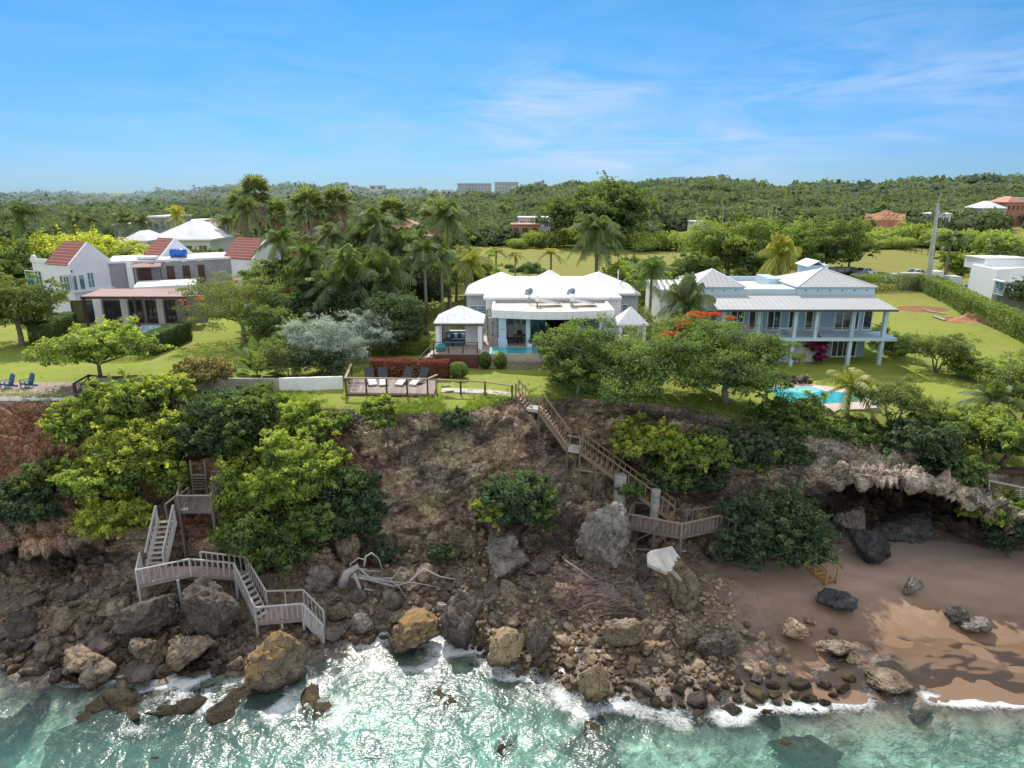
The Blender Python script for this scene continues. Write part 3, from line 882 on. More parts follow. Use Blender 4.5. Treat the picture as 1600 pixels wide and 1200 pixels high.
wx = np.concatenate([np.linspace(-900, -50, 12), np.linspace(-46, 46, 520), np.linspace(50, 900, 12)])
wy = np.concatenate([np.linspace(-2500, -30, 10), np.linspace(-10, 17, 20), np.linspace(18, 37.5, 230)])
WXg, WYg = np.meshgrid(wx, wy)
wV = np.stack([WXg.ravel(), WYg.ravel(), np.full(WXg.size, SEA)], 1)
cx = ctrl(np.clip(wx, -70, 70))
floor_z = np.empty(WXg.shape)
for i in range(len(wx)):
    floor_z[:, i] = np.interp(wy, cx[i, :6, 0], cx[i, :6, 1])
# add the relief of the rocks already in the shore sheet
dz = SEA - floor_z
yw = cx[:, 3, 0][None, :]
q = np.stack([WXg.ravel() / 2.6, WYg.ravel() / 2.2, WXg.ravel() * 0], 1)
nse = fbm(q, 4, 70).reshape(WXg.shape)
off = yw - WYg                              # metres seaward of the waterline
foam = np.exp(-((off + nse * 2.2 - .3) / .8) ** 2) * .40
foam += sstep(5, 0, off) * .28 * (nse > -2) * sstep(-14, -8, WXg) * sstep(4, 0, WXg) * 1.15
def line_foam(pts, w, amp):
    global foam
    P = [G(a, b, SEA) for a, b in pts]
    best = np.full(WXg.shape, 99.)
    for u, v in zip(P[:-1], P[1:]):
        ex, ey = v.x - u.x, v.y - u.y
        k = np.clip(((WXg - u.x) * ex + (WYg - u.y) * ey) / (ex * ex + ey * ey), 0, 1)
        best = np.minimum(best, np.hypot(WXg - u.x - k * ex, WYg - u.y - k * ey))
    foam += np.exp(-((best + nse * w * 1.1) / w) ** 2) * amp
line_foam([(1130, 1122), (1180, 1108), (1240, 1108), (1300, 1098), (1350, 1092)], .50, .95)
line_foam([(1455, 1090), (1520, 1098), (1600, 1104), (1700, 1106)], .42, 1.15)
line_foam([(540, 1110), (600, 1080), (660, 1050), (700, 1010), (760, 1015)], 1.6, .52)
line_foam([(230, 1105), (290, 1090), (330, 1100)], .5, .5)
line_foam([(440, 1120), (480, 1090), (520, 1060), (590, 1040)], .7, .5)
line_foam([(820, 1090), (900, 1110), (980, 1110), (1050, 1120)], .8, .5)
line_foam([(1180, 1030), (1240, 1050), (1310, 1040), (1390, 1070)], 1.0, .50)
line_foam([(1430, 985), (1470, 970), (1500, 1010), (1560, 1040)], .8, .42)
for a_, b_, w_ in ((425, 1072, 62), (641, 1015, 62), (291, 1040, 48), (229, 1040, 40), (926, 1088, 40), (790, 1036, 40), (131, 1048, 44), (720, 1000, 44), (260, 1105, 56), (480, 1110, 46), (930, 1160, 44), (690, 1085, 40), (200, 1098, 70), (380, 1094, 60)):
    g_ = G(a_, b_, SEA); r_ = w_ * .036
    dd = np.hypot(WXg - g_.x, (WYg - g_.y) * 1.2) - r_
    foam += np.exp(-((dd + nse * .5) / .38) ** 2) * .5
wV[:, 2] += (fbm(np.stack([WXg.ravel() / 2.4, WYg.ravel() / 1.5, WXg.ravel() * 0], 1), 3, 81) * .12 + fbm(np.stack([WXg.ravel() / .7, WYg.ravel() / .5, WXg.ravel() * 0], 1), 2, 83) * .035) * (np.abs(WXg.ravel()) < 50)
wet_in = sstep(-7, -1.5, off).ravel()        # thin swash running up the shore
wV[:, 2] += sstep(.5, -3.2, off).ravel() * (.34 + .20 * nse.ravel()) * 1.0
idx = np.arange(WXg.size).reshape(WXg.shape)
WF = np.stack([idx[:-1, :-1], idx[:-1, 1:], idx[1:, 1:], idx[1:, :-1]], -1).reshape(-1, 4)
water_o = link_mesh('water', np_mesh('water', wV, WF, {'depth': dz.ravel(), 'foam': np.clip(foam, 0, 1.3).ravel()}), M['water'], smooth=True)
tag(water_o, 'clear turquoise sea water with foam and sun glitter along the rocks', None, None, 'structure')
# ================================================================== vegetation builders
def unit(a): return a / (np.linalg.norm(a, axis=-1, keepdims=True) + 1e-9)

def leaf_quads(P, N, size, rng, aspect=.5, spread=.9, droop=.0, jit=.35):
    """rhombic leaves at P, lying roughly across N"""
    n = len(P)
    nr = unit(N + rng.normal(0, spread * .55, (n, 3)))
    t = unit(np.cross(nr, rng.normal(0, 1, (n, 3))))
    t[:, 2] -= droop
    t = unit(t)
    b = unit(np.cross(nr, t))
    s = size * (1 + rng.uniform(-jit, jit, n))[:, None]
    w = s * aspect * .5
    fold = nr * s * .10
    v = np.stack([P - t * s * .5, P + b * w + fold, P + t * s * .5 - nr * s * .06, P - b * w + fold], 1)
    return v

def mesh_leaves(name, chunks, tints):
    V = np.concatenate(chunks).reshape(-1, 3)
    T = np.repeat(np.concatenate(tints), 4)
    F = np.arange(len(V)).reshape(-1, 4)
    return np_mesh(name, V, F, {'tint': T})

def sphere_pts(n, rng, zmin=-1.0):
    z = rng.uniform(zmin, 1, n); a = rng.uniform(0, 2 * np.pi, n); r = np.sqrt(np.maximum(0, 1 - z * z))
    return np.stack([r * np.cos(a), r * np.sin(a), z], 1)

def crown_clumps(rng, blobs, per_blob):
    C, Rr, Nn = [], [], []
    for (cx, cy_, cz, rx, ry, rz), k in zip(blobs, per_blob):
        s = sphere_pts(k, rng, -.55)
        rad = rng.uniform(.58, 1.22, k)[:, None]
        C.append(np.array([cx, cy_, cz]) + s * rad * np.array([rx, ry, rz]))
        Nn.append(unit(s / np.array([rx, ry, rz])))
        Rr.append(np.full(k, (rx * ry * rz) ** (1 / 3)))
    return np.concatenate(C), np.concatenate(Nn), np.concatenate(Rr)

def broadleaf(name, seed, blobs, clumps=60, per=90, size=.22, csize=.30, aspect=.5, trunk_h=None, trunk_r=.16, forks=9,
              stems=1, flat=.65, core=.35, spread=.9, lean=(0, 0), droop=.1, base_spread=.0):
    """returns (trunk mesh or None, crown mesh)"""
    rng = np.random.default_rng(seed)
    vol = np.array([b[3] * b[4] + b[3] * b[5] for b in blobs]); vol = vol / vol.sum()
    kb = np.maximum(4, (vol * clumps).astype(int))
    C, N, Rr = crown_clumps(rng, blobs, kb)
    zmin, zmax = C[:, 2].min(), C[:, 2].max()
    chunks, tints = [], []
    for c, nn, r in zip(C, N, Rr):
        k = int(per * rng.uniform(.6, 1.3))
        cr = csize * r * rng.uniform(.6, 1.35)
        s = sphere_pts(k, rng, -.6)
        rad = rng.uniform(.45, 1.05, k)[:, None]
        P = c + s * rad * cr * np.array([1.15, 1.15, flat])
        hn = unit(s * .7 + nn * .5 + np.array([0, 0, .55]))
        chunks.append(leaf_quads(P, hn, size, rng, aspect, spread, droop))
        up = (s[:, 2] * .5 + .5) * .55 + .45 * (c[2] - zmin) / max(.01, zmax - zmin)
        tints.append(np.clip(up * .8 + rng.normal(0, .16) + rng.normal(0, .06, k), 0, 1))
    if core:                                  # inner leaves, darker, fewer
        for b, k in zip(blobs, kb):
            m = int(k * per * core)
            s = sphere_pts(m, rng, -.6)
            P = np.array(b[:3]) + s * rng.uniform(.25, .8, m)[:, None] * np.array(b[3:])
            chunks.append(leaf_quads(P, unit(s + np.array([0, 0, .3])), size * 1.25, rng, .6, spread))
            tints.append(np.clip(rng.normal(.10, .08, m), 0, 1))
    for i in rng.choice(len(C), int(len(C) * .5), replace=False):     # loose shoots reaching out of the crown
        d = unit(N[i] + rng.normal(0, .35, 3) + [0, 0, .35]); L = Rr[i] * rng.uniform(.35, .8); k = 16
        tt = rng.uniform(.1, 1, k)
        P = C[i] + d * (tt * L)[:, None] + rng.normal(0, size * .3, (k, 3)); P[:, 2] -= L * .25 * tt ** 2
        chunks.append(leaf_quads(P, unit(d + rng.normal(0, .6, (k, 3))), size, rng, aspect, spread, droop)); tints.append(np.clip(rng.normal(.75, .2) + rng.normal(0, .1, k), 0, 1))
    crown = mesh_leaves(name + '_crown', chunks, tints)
    tm = None
    if trunk_h:
        mb = MB()
        r2 = random.Random(seed)
        for s_ in range(stems):
            an = 6.283 * s_ / stems + r2.uniform(-.4, .4)
            bx, by = (base_spread * math.cos(an), base_spread * math.sin(an)) if stems > 1 else (0, 0)
            sp = (.35 if stems > 1 else .0) * trunk_h
            top = Vector((lean[0] + bx + sp * math.cos(an), lean[1] + by + sp * math.sin(an), trunk_h * r2.uniform(.85, 1.1)))
            mid = Vector((bx, by, 0)).lerp(top, .5) + Vector((r2.uniform(-.15, .15), r2.uniform(-.15, .15), 0)) * trunk_h * .5
            tr = trunk_r / (stems ** .45)
            mb.tube([(bx, by, -.4), (bx, by, .1), mid, top], [tr * 1.35, tr * 1.1, tr * .9, tr * .75], 8)
            order = sorted(range(len(C)), key=lambda i: r2.random())
            pick = [i for i in order if stems == 1 or (C[i][0] - top.x) * math.cos(an) + (C[i][1] - top.y) * math.sin(an) > -trunk_h * .25][:max(3, forks // stems)]
            for i in pick:
                e = Vector(C[i]); m_ = top.lerp(e, .5) + Vector((r2.uniform(-.2, .2), r2.uniform(-.2, .2), r2.uniform(-.05, .3))) * (e - top).length * .35
                mb.tube([top, m_, e], [tr * .55, tr * .33, tr * .1], 5)
                for _ in range(2):
                    e2 = e + Vector((r2.uniform(-1, 1), r2.uniform(-1, 1), r2.uniform(-.4, .7))) * Rr[i] * .35
                    mb.tube([m_, m_.lerp(e2, .6) + Vector((0, 0, .05)), e2], [tr * .22, tr * .14, tr * .05], 4)
        tm = bpy.data.meshes.new(name + '_trunk')
        tm.from_pydata(mb.v, [], mb.f)
    return tm, crown

def palm(name, seed, h, fr_len=2.6, fronds=22, pairs=30, trunk_r=.16, lean=(0, 0), arch=1.0, shaft=False, droop=.9, leaf_w=.075, leaf_l=.62, up0=1.25, down0=-.7, wind=(0, 0)):
    r = random.Random(seed); rng = np.random.default_rng(seed)
    mb = MB()
    n = 9
    pts = []
    for k in range(n):
        q = k / (n - 1)
        pts.append(Vector((lean[0] * q * q, lean[1] * q * q, -.4 + (h + .4) * q)))
    rad = [trunk_r * (1.45 if k == 0 else 1.12 if k == 1 else 1 - .35 * k / n) for k in range(n)]
    mb.tube(pts, rad, 9)
    top = pts[-1]
    if shaft: mb.tube([top, top + Vector((0, 0, .5)), top + Vector((0, 0, 1.0))], [trunk_r * .72, trunk_r * .75, trunk_r * .3], 9)
    tm = bpy.data.meshes.new(name + '_trunk'); tm.from_pydata(mb.v, [], mb.f)
    o = np.array(top) + np.array([0, 0, .75 if shaft else .05])
    chunks, tints = [], []
    for i in range(fronds):
        az = i * 2.399963 + r.uniform(-.25, .25)
        q = i / max(1, fronds - 1)
        el = up0 + (down0 - up0) * q + r.uniform(-.15, .15)
        L = fr_len * r.uniform(.85, 1.1) * (.85 if q < .15 else 1)
        d = np.array([math.cos(az) * math.cos(el) + wind[0], math.sin(az) * math.cos(el) + wind[1], math.sin(el)]); d /= np.linalg.norm(d)
        m = pairs
        tt = np.linspace(0.06, 1, m)
        sag = arch * (.55 + .35 * math.cos(el))
        ctr = o + d * (tt * L)[:, None]
        ctr[:, 2] -= sag * L * .62 * tt ** 2.1
        tang = unit(np.gradient(ctr, axis=0))
        side = unit(np.cross(tang, np.array([0, 0, 1.0]) + rng.normal(0, .02, 3)))
        upv = np.cross(side, tang)
        ll = leaf_l * fr_len / 2.6 * np.sin(np.clip(tt * .96 + .07, 0, 1) * np.pi) ** .55
        for sgn in (-1, 1):
            tip = unit(side * sgn * .85 + tang * .55 - np.array([0, 0, 1.0]) * droop * r.uniform(.5, .95) + upv * .15 + rng.normal(0, .10, (m, 3)))
            wv = tang * leaf_w * .5
            e = ctr + tip * ll[:, None]
            e[:, 2] -= ll * .12 * droop
            v = np.stack([ctr - wv, ctr + wv, ctr * .45 + e * .55 + wv * 1.2, e], 1)
            chunks.append(v)
            tints.append(np.clip(.75 - .55 * q + rng.normal(0, .10, m), 0, 1))
        w = side * .022 * fr_len / 2.6 * (1.4 - tt)[:, None]
        v = np.stack([ctr[:-1] - w[:-1], ctr[:-1] + w[:-1], ctr[1:] + w[1:], ctr[1:] - w[1:]], 1)
        chunks.append(v); tints.append(np.full(m - 1, .95))
    return tm, mesh_leaves(name + '_crown', chunks, tints)

def fanpalm(name, seed, h, R0=1.5, leaves=34, trunk_r=.2, skirt=2.2):
    r = random.Random(seed); rng = np.random.default_rng(seed)
    mb = MB()
    mb.tube([(0, 0, -.4), (0, 0, .6), (.08, 0, h * .5), (0, 0, h)], [trunk_r * 1.5, trunk_r * 1.15, trunk_r, trunk_r * .95], 9)
    tm = bpy.data.meshes.new(name + '_trunk'); tm.from_pydata(mb.v, [], mb.f)
    def fans(cnt, el0, el1, L0, R1, z0, z1, tint0):
        ch, ti = [], []
        for i in range(cnt):
            az = i * 2.399963 + r.uniform(-.3, .3); q = i / cnt
            el = el0 + (el1 - el0) * q + r.uniform(-.15, .15)
            d = np.array([math.cos(az) * math.cos(el), math.sin(az) * math.cos(el), math.sin(el)])
            o = np.array([0, 0, h + z0 + (z1 - z0) * q])
            L = L0 * r.uniform(.7, 1.15)
            c = o + d * L
            side = np.cross(d, [0, 0, 1.0]); side /= np.linalg.norm(side) + 1e-6
            m = 15
            fa = np.linspace(-1.9, 1.9, m)
            tip = np.cos(fa)[:, None] * d + np.sin(fa)[:, None] * side + rng.normal(0, .06, (m, 3))
            tip[:, 2] -= .30 + .25 * np.abs(fa) / 2
            e = c + tip * R1 * r.uniform(.85, 1.1) * (.8 + .2 * np.cos(fa))[:, None]
            wv = (-np.sin(fa)[:, None] * d + np.cos(fa)[:, None] * side) * R1 * .085
            mid = c * .45 + e * .55
            ch.append(np.stack([np.repeat(c[None], m, 0), mid - wv, e, mid + wv], 1)); ti.append(np.clip(tint0 - .5 * q + rng.normal(0, .1, m), 0, 1))
            wp = side * .03
            ch.append(np.stack([o - wp, o + wp, c + wp, c - wp])[None]); ti.append(np.array([.6]))
        return ch, ti
    ch, ti = fans(leaves, 1.4, -.55, R0 * .75, R0 * .8, .0, .0, .9)
    cm = mesh_leaves(name + '_crown', ch, ti)
    ch, ti = fans(int(leaves * 1.0), -.75, -1.25, R0 * .5, R0 * .75, -.1, -skirt, .8)
    sm = mesh_leaves(name + '_skirt', ch, ti)
    return tm, cm, sm

def bush_mesh(name, seed, blobs, clumps=40, per=80, size=.16, csize=.34, **kw):
    return broadleaf(name, seed, blobs, clumps, per, size, csize, trunk_h=None, **kw)[1]

def hedge_mesh(name, seed, path, w, h, dens=130, size=.11, rough=.10, taper=.0):
    """clipped hedge along a plan path [(x, y, z)], leaves on its faces and inside"""
    rng = np.random.default_rng(seed)
    ch, ti = [], []
    path = [np.array(p, float) for p in path]
    for a, b in zip(path[:-1], path[1:]):
        d = b - a; L = np.linalg.norm(d[:2]); t = d / L
        s = np.array([-t[1], t[0], 0]); s /= np.linalg.norm(s)
        for nrm, area, f in ((s, L * h, 0), (-s, L * h, 1), (np.array([0, 0, 1.0]), L * w, 2), (t, w * h, 3), (-t, w * h, 4), (np.array([0, 0, 1.0]), L * w * h, 5)):
            k = int(area * dens * (.35 if f == 5 else 1))
            u = rng.uniform(-.02, 1.02, k); v = rng.uniform(0, 1, k); q = rng.uniform(-1, 1, k)
            base = a + d * u[:, None]
            if f in (0, 1): P = base + s * (w / 2 * (1 if f == 0 else -1)) + np.array([0, 0, 1.0]) * (v * h)[:, None]; zz = v
            elif f == 2: P = base + s * (q * w / 2)[:, None] + np.array([0, 0, h]); zz = np.ones(k)
            elif f == 5: P = base + s * (q * w * .42)[:, None] + np.array([0, 0, 1.0]) * (v * h * .9)[:, None]; zz = v * .0
            else:
                e = b if f == 3 else a
                P = e + s * (q * w / 2)[:, None] + np.array([0, 0, 1.0]) * (v * h)[:, None]; zz = v
            bump = fbm(P * 1.3, 3, seed) * rough * 2.2
            P = P + nrm * (bump + rng.normal(0, rough * .35, k))[:, None]
            ch.append(leaf_quads(P, np.repeat(nrm[None], k, 0), size, rng, .55, 1.0))
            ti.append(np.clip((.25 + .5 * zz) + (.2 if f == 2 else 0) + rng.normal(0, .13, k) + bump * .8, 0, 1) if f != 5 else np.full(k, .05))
    return mesh_leaves(name, ch, ti)

def put_tree(name, loc, meshes, mats, label, cat='tree', group=None, scale=1.0, rz=0.0, parts=('trunk', 'crown', 'skirt')):
    o = thing(name, loc, label, cat, group)
    o.rotation_euler.z = rz
    o.scale = (scale,) * 3 if not isinstance(scale, tuple) else scale
    for me, mt, pn in zip(meshes, mats, parts):
        if me is None: continue
        if not me.materials: me.materials.append(mt)
        c = bpy.data.objects.new(pn, me); COL.objects.link(c); c.parent = o
        if me.materials[0] != mt:
            c.material_slots[0].link = 'OBJECT'; c.material_slots[0].material = mt
    return o

def put_bush(name, loc, me, mat, label, cat='shrub', group=None, scale=1.0, rz=0.0):
    if not me.materials: me.materials.append(mat)
    o = bpy.data.objects.new(name, me); COL.objects.link(o)
    if me.materials[0] != mat:
        o.material_slots[0].link = 'OBJECT'; o.material_slots[0].material = mat
    o.location = loc; o.rotation_euler.z = rz
    o.scale = (scale,) * 3 if not isinstance(scale, tuple) else scale
    WL[o.name] = Vector(loc)
    return tag(o, label, cat, group)

def at_depth(px, py, Y):                    # ground point below the ray at distance Y
    p = A(px, py, Y)
    return Vector((p.x, p.y, drop(p.x, p.y))), p

def pxm(Y, py=450): return Y / (CS - (py - 600) / FPX * SN) / FPX    # metres per photo pixel at that distance

# ------------------------------------------------------------------ palms
FP = [fanpalm('fan_palm%d' % i, 30 + i, 1.0 * hh, 2.3, 40, .26, sk) for i, (hh, sk) in enumerate([(11, 4.0), (12, 2.2), (9.5, 5.5)])]
FPH = [11, 12, 9.5]
def put_fan(px, py, Y, kind, label, rz, sc=1.0):
    b, p = at_depth(px, py, Y)
    s = (p.z - b.z) / FPH[kind]
    o = put_tree('fan_palm', b, FP[kind], (M['palm_bark'], LEAF['palm_grey'], LEAF['skirt']), label, 'palm', 'tall fan palms behind the left garden', (sc, sc, s), rz)
for a in [(374, 318, 128, 0, 'fan palm behind the villa terrace, at left of the tall cluster', .3, 1.0), (398, 300, 122, 1, 'tallest fan palm of the cluster behind the villa', 1.7, 1.1),
          (432, 332, 135, 2, 'small dark fan palm just right of the tall palm cluster', 2.9, .9), (482, 322, 112, 2, 'broad fan palm with thick brown skirt, shaggy to the ground', 4.1, 1.25),
          (525, 315, 116, 1, 'slim fan palm with bare trunk beside the thick skirted palm', 5.0, 1.05), (613, 330, 112, 1, 'fan palm standing alone in front of the salmon tiled roof', .9, 1.1),
          (684, 334, 112, 0, 'fan palm with brown hanging leaves at right end of the salmon roof', 2.2, 1.2)]:
    put_fan(*a)

PC = [palm('coconut_palm%d' % i, 50 + i, 7.0, fl, fn, 30, .17, ln, 1.0, False, 1.0, .10, .75) for i, (fl, fn, ln) in enumerate([(3.0, 24, (.5, .2)), (2.8, 20, (-.6, .1)), (3.2, 26, (.2, -.3))])]
PR = [palm('royal_palm%d' % i, 70 + i, 7.0, fl, fn, 34, .17, (0, 0), 1.25, True, 1.1, .10, .85, 1.35, -.35) for i, (fl, fn) in enumerate([(2.9, 16), (2.6, 14)])]
PS = [palm('dwarf_palm%d' % i, 90 + i, 3.0, 1.7, 13, 22, .12, (0, 0), 1.5, True, .8, .10, .5, 1.2, .1) for i in range(2)]
PB = [palm('bushy_palm%d' % i, 100 + i, 3.0, 3.6, 34, 34, .16, (.2, 0), 1.0, False, 1.0, .11, .85, 1.45, -.9) for i in range(2)]
BIGP = palm('royal_palm_big', 130, 7.0, 3.4, 34, 34, .22, (.2, 0), 1.15, True, 1.1, .11, .95, 1.2, -1.0)
def put_palm(px, py, Y, proto, H0, label, rz, sc=1.0, mat='palm', name='coconut_palm', group=None):
    b, p = at_depth(px, py, Y)
    s = max(.3, (p.z - b.z) / H0)
    return put_tree(name, b, proto, (M['palm_bark'], LEAF[mat]), label, 'palm', group, (sc, sc, s if abs(s / sc - 1) > .25 else sc), rz)
g1 = 'coconut palms in a row behind the left villa'
for a in [(36, 352, 92, PR[0], 7, 'large palm at the left edge above the villa roof', .4, 1.5, 'palm', 'royal_palm', None),
          (108, 330, 150, PC[0], 7, 'coconut palm far behind the red roofed gable, leftmost of the row', .2, 1.25, 'palm_grey', 'coconut_palm', g1),
          (150, 345, 150, PC[1], 7, 'coconut palm behind the yellow green tree top', 1.2, 1.2, 'palm_grey', 'coconut_palm', g1),
          (192, 342, 146, PC[2], 7, 'full coconut palm in front of the grey block house', 2.1, 1.3, 'palm_grey', 'coconut_palm', g1),
          (224, 340, 140, PC[0], 7, 'coconut palm with a tall pale trunk beside the grey block house', 3.0, 1.25, 'palm_grey', 'coconut_palm', g1),
          (271, 335, 138, PC[1], 7, 'coconut palm with yellowing lower fronds right of the grey house', 4.0, 1.1, 'palm_yellow', 'coconut_palm', g1),
          (352, 345, 140, PC[2], 7, 'coconut palm left of the tall fan palm cluster', .8, 1.25, 'palm_grey', 'coconut_palm', g1),
          (381, 325, 110, PC[1], 7, 'coconut palm in front of the fan palm cluster', 2.6, 1.25, 'palm_grey', 'coconut_palm', None),
          (440, 392, 74, PR[1], 7, 'dark green palm with drooping fan head right of the third red roof', 1.0, 1.25, 'palm', 'royal_palm', None),
          (548, 405, 72, PC[2], 7, 'big dark coconut palm in the middle of the garden grove', .5, 1.5, 'palm', 'coconut_palm', None),
          (592, 382, 75, PR[0], 7, 'tall royal palm with upright spear above the dark grove', 2.2, 1.45, 'palm', 'royal_palm', None),
          (510, 440, 68, PC[0], 7, 'lower coconut palm at the left of the dark grove', 4.4, 1.2, 'palm', 'coconut_palm', None),
          (700, 370, 84, PR[0], 7, 'tall royal palm left of the main villa roofs', 3.3, 1.5, 'palm', 'royal_palm', None),
          (728, 402, 86, PR[1], 7, 'arching palm right behind the tall royal palm', 5.2, 1.3, 'palm_yellow', 'royal_palm', None),
          (664, 432, 69, PR[1], 7, 'slim twin palm beside the gazebo, left trunk', .6, 1.15, 'palm', 'royal_palm', 'slim palms on the lawn beside the gazebo'),
          (690, 428, 70, PR[0], 7, 'slim twin palm beside the gazebo, right trunk', 2.9, 1.05, 'palm', 'royal_palm', 'slim palms on the lawn beside the gazebo'),
          (934, 372, 92, BIGP, 7, 'biggest palm behind the main villa with a full drooping head', 1.9, 1.3, 'palm', 'royal_palm', None),
          (775, 400, 104, PS[0], 3, 'small arching palm at left of three in the field behind the villa', .3, 1.5, 'palm_yellow', 'dwarf_palm', 'small palms behind the main villa'),
          (805, 404, 106, PS[1], 3, 'small arching palm in the middle of three behind the villa', 1.3, 1.3, 'palm_yellow', 'dwarf_palm', 'small palms behind the main villa'),
          (861, 405, 98, PS[0], 3, 'small palm standing alone above the gap between the white roofs', 2.5, 1.6, 'palm_yellow', 'dwarf_palm', 'small palms behind the main villa'),
          (540, 445, 66, PB[0], 3, 'broad shaggy palm low in the dark grove, left one', 1.0, 1.15, 'palm', 'bushy_palm', None),
          (600, 440, 68, PB[1], 3, 'broad shaggy palm low in the dark grove, right one', 2.6, 1.15, 'palm', 'bushy_palm', None),
          (472, 408, 70, PC[1], 7, 'coconut palm leaning out of the left of the grove', 3.6, 1.15, 'palm', 'coconut_palm', None),
          (520, 398, 76, PR[1], 7, 'slender palm behind the left of the grove', 2.0, 1.3, 'palm_grey', 'royal_palm', None),
          (562, 366, 78, PC[0], 7, 'tall coconut palm rising behind the grove left of the spear palm', 4.9, 1.35, 'palm', 'coconut_palm', None),
          (622, 402, 74, PC[2], 7, 'coconut palm at the right shoulder of the grove', 1.4, 1.3, 'palm', 'coconut_palm', None),
          (655, 388, 82, PC[1], 7, 'coconut palm between the grove and the tall royal palm', 5.6, 1.3, 'palm_grey', 'coconut_palm', None),
          (742, 428, 76, PC[0], 7, 'low coconut palm just left of the villa roof', 2.4, 1.0, 'palm_yellow', 'coconut_palm', None),
          (1018, 448, 68, PC[0], 7, 'coconut palm between the main villa and the blue house', 1.1, 1.0, 'palm', 'coconut_palm', None),
          (1075, 482, 62, PB[0], 3, 'broad weeping palm with hanging grey green fronds left of the blue veranda', 2.0, .95, 'palm_grey', 'bushy_palm', None),
          (1222, 400, 100, PB[1], 3, 'coconut palm with yellowed fronds behind the blue house roof', 3.2, 1.05, 'palm_yellow', 'bushy_palm', None),
          (1486, 378, 108, PR[1], 7, 'dark palm with brown fruit stalk beside the big concrete pole', 2.4, 1.45, 'palm', 'royal_palm', None)]:
    put_palm(*a)
near1 = palm('pool_palm', 201, 2.6, 2.9, 17, 46, .17, (-.2, -.1), 1.05, False, .85, .075, .72, 1.4, -.35, (.12, 0))
b = hit(1323, 652); put_tree('coconut_palm', b, near1, (M['palm_bark'], LEAF['palm_yellow']), 'young coconut palm at the edge of the kidney shaped pool', 'palm', None, 1.0, .4)
near2 = palm('edge_palm', 202, 3.3, 2.9, 16, 46, .16, (.1, -.2), 1.0, False, .9, .075, .75, 1.45, -.3, (-.12, 0))
b = hit(1535, 690); put_tree('coconut_palm', b, near2, (M['palm_bark'], LEAF['palm']), 'young coconut palm over the bright shrubs near the right edge', 'palm', None, 1.0, 1.4)
# traveller palm: big paddle leaves in a fan
def paddles(name, seed, n, L, W, el0=.2, el1=1.5, fan=None):
    r = random.Random(seed); ch, ti = [], []
    for i in range(n):
        az = (fan + (0 if i % 2 else math.pi)) if fan is not None else i * 2.4 + r.uniform(-.3, .3)
        el = el0 + (el1 - el0) * r.random()
        d = np.array([math.cos(az) * math.cos(el), math.sin(az) * math.cos(el), math.sin(el)])
        l = L * r.uniform(.75, 1.1); m = 9
        tt = np.linspace(0, 1, m)
        c = d * (tt * l)[:, None]; c[:, 2] -= .35 * l * tt ** 2.4 * math.cos(el)
        tg = unit(np.gradient(c, axis=0)); sd_ = unit(np.cross(tg, [0.05, .02, 1]))
        w = W * np.where(tt < .35, .05, np.sin(np.clip((tt - .3) / .7, 0, 1) * np.pi) ** .6 + .02)
        for sg in (-1, 1):
            e = c + sd_ * (sg * w)[:, None] + np.array([0, 0, .25]) * w[:, None]
            ch.append(np.stack([c[:-1], c[1:], e[1:], e[:-1]], 1)); ti.append(np.clip(np.full(m - 1, .3 + .5 * r.random()), 0, 1))
    return mesh_leaves(name, ch, ti)
trav = paddles('traveller_palm', 5, 26, 3.6, .38, .25, 1.5)
put_bush('traveller_palm', hit(402, 588) , trav, LEAF['green'], 'big paddle leaved palm at the left of the silvery shrubs', 'palm')

# ------------------------------------------------------------------ trees and shrubs near by
def blobs_r(seed, n, R0, H, z0, flat=1.0, sub=.55):
    r = random.Random(seed); bl = [(0, 0, z0, R0 * .7, R0 * .7, H * .5)]
    for i in range(n):
        a = 6.283 * i / n + r.uniform(-.4, .4); q = r.uniform(.45, .75)
        s = r.uniform(.75, 1.2) * sub
        bl.append((math.cos(a) * R0 * q, math.sin(a) * R0 * q, z0 + H * r.uniform(-.28, .30), R0 * s, R0 * s, H * .42 * r.uniform(.8, 1.2) * flat))
    return bl

def near_tree(px, pyb, label, seed, R0, H, z0, mat, name='tree', cat='tree', bark='bark', size=.2, clumps=80, per=90, flat=1.0, base=None, rz=0, group=None, **kw):
    b = base if base is not None else hit(px, pyb)
    if b.y < 62: R0, H, clumps, z0 = R0 * 1.2, H * 1.12, int(clumps * 1.35), z0 * 1.03
    t_, c_ = broadleaf(name, seed, blobs_r(seed, kw.pop('n', 6), R0, H, z0, flat, kw.pop('sub', .55)), clumps, per, size, trunk_h=kw.pop('th', z0 * .55), **kw)
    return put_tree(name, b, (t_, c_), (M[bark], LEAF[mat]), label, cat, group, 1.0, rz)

near_tree(160, 604, 'sea almond tree with layered bright crown over the left deck', 301, 3.3, 2.2, 3.0, 'bright', 'sea_almond_tree', size=.26, clumps=95, per=70, trunk_r=.17, aspect=.6, flat=.8, core=.2)
near_tree(992, 632, 'multi stemmed round crowned tree on the cliff edge right of the stair head', 303, 3.9, 3.6, 2.5, 'green', 'spreading_tree', bark='bark_grey', size=.2, clumps=130, per=120, stems=5, trunk_r=.22, base_spread=.3, forks=16, core=.25, th=1.6, base=Vector((A(990, 640, 47.4).x, 47.4, drop(9, 47.4))))
near_tree(902, 615, 'smaller round tree joined to the left side of the multi stemmed tree', 304, 2.1, 2.8, 2.0, 'green', 'spreading_tree', bark='bark_grey', size=.2, clumps=60, per=120, trunk_r=.11, th=1.3, base=Vector((A(902, 620, 48.2).x, 48.2, drop(4.7, 48.2))))
near_tree(884, 560, 'round light green tree crown in front of the villa pool', 309, 2.3, 3.2, 2.4, 'green', 'spreading_tree', bark='bark_grey', size=.19, clumps=60, per=110, trunk_r=.11, th=1.3, base=Vector((4.6, 51.0, 0)))
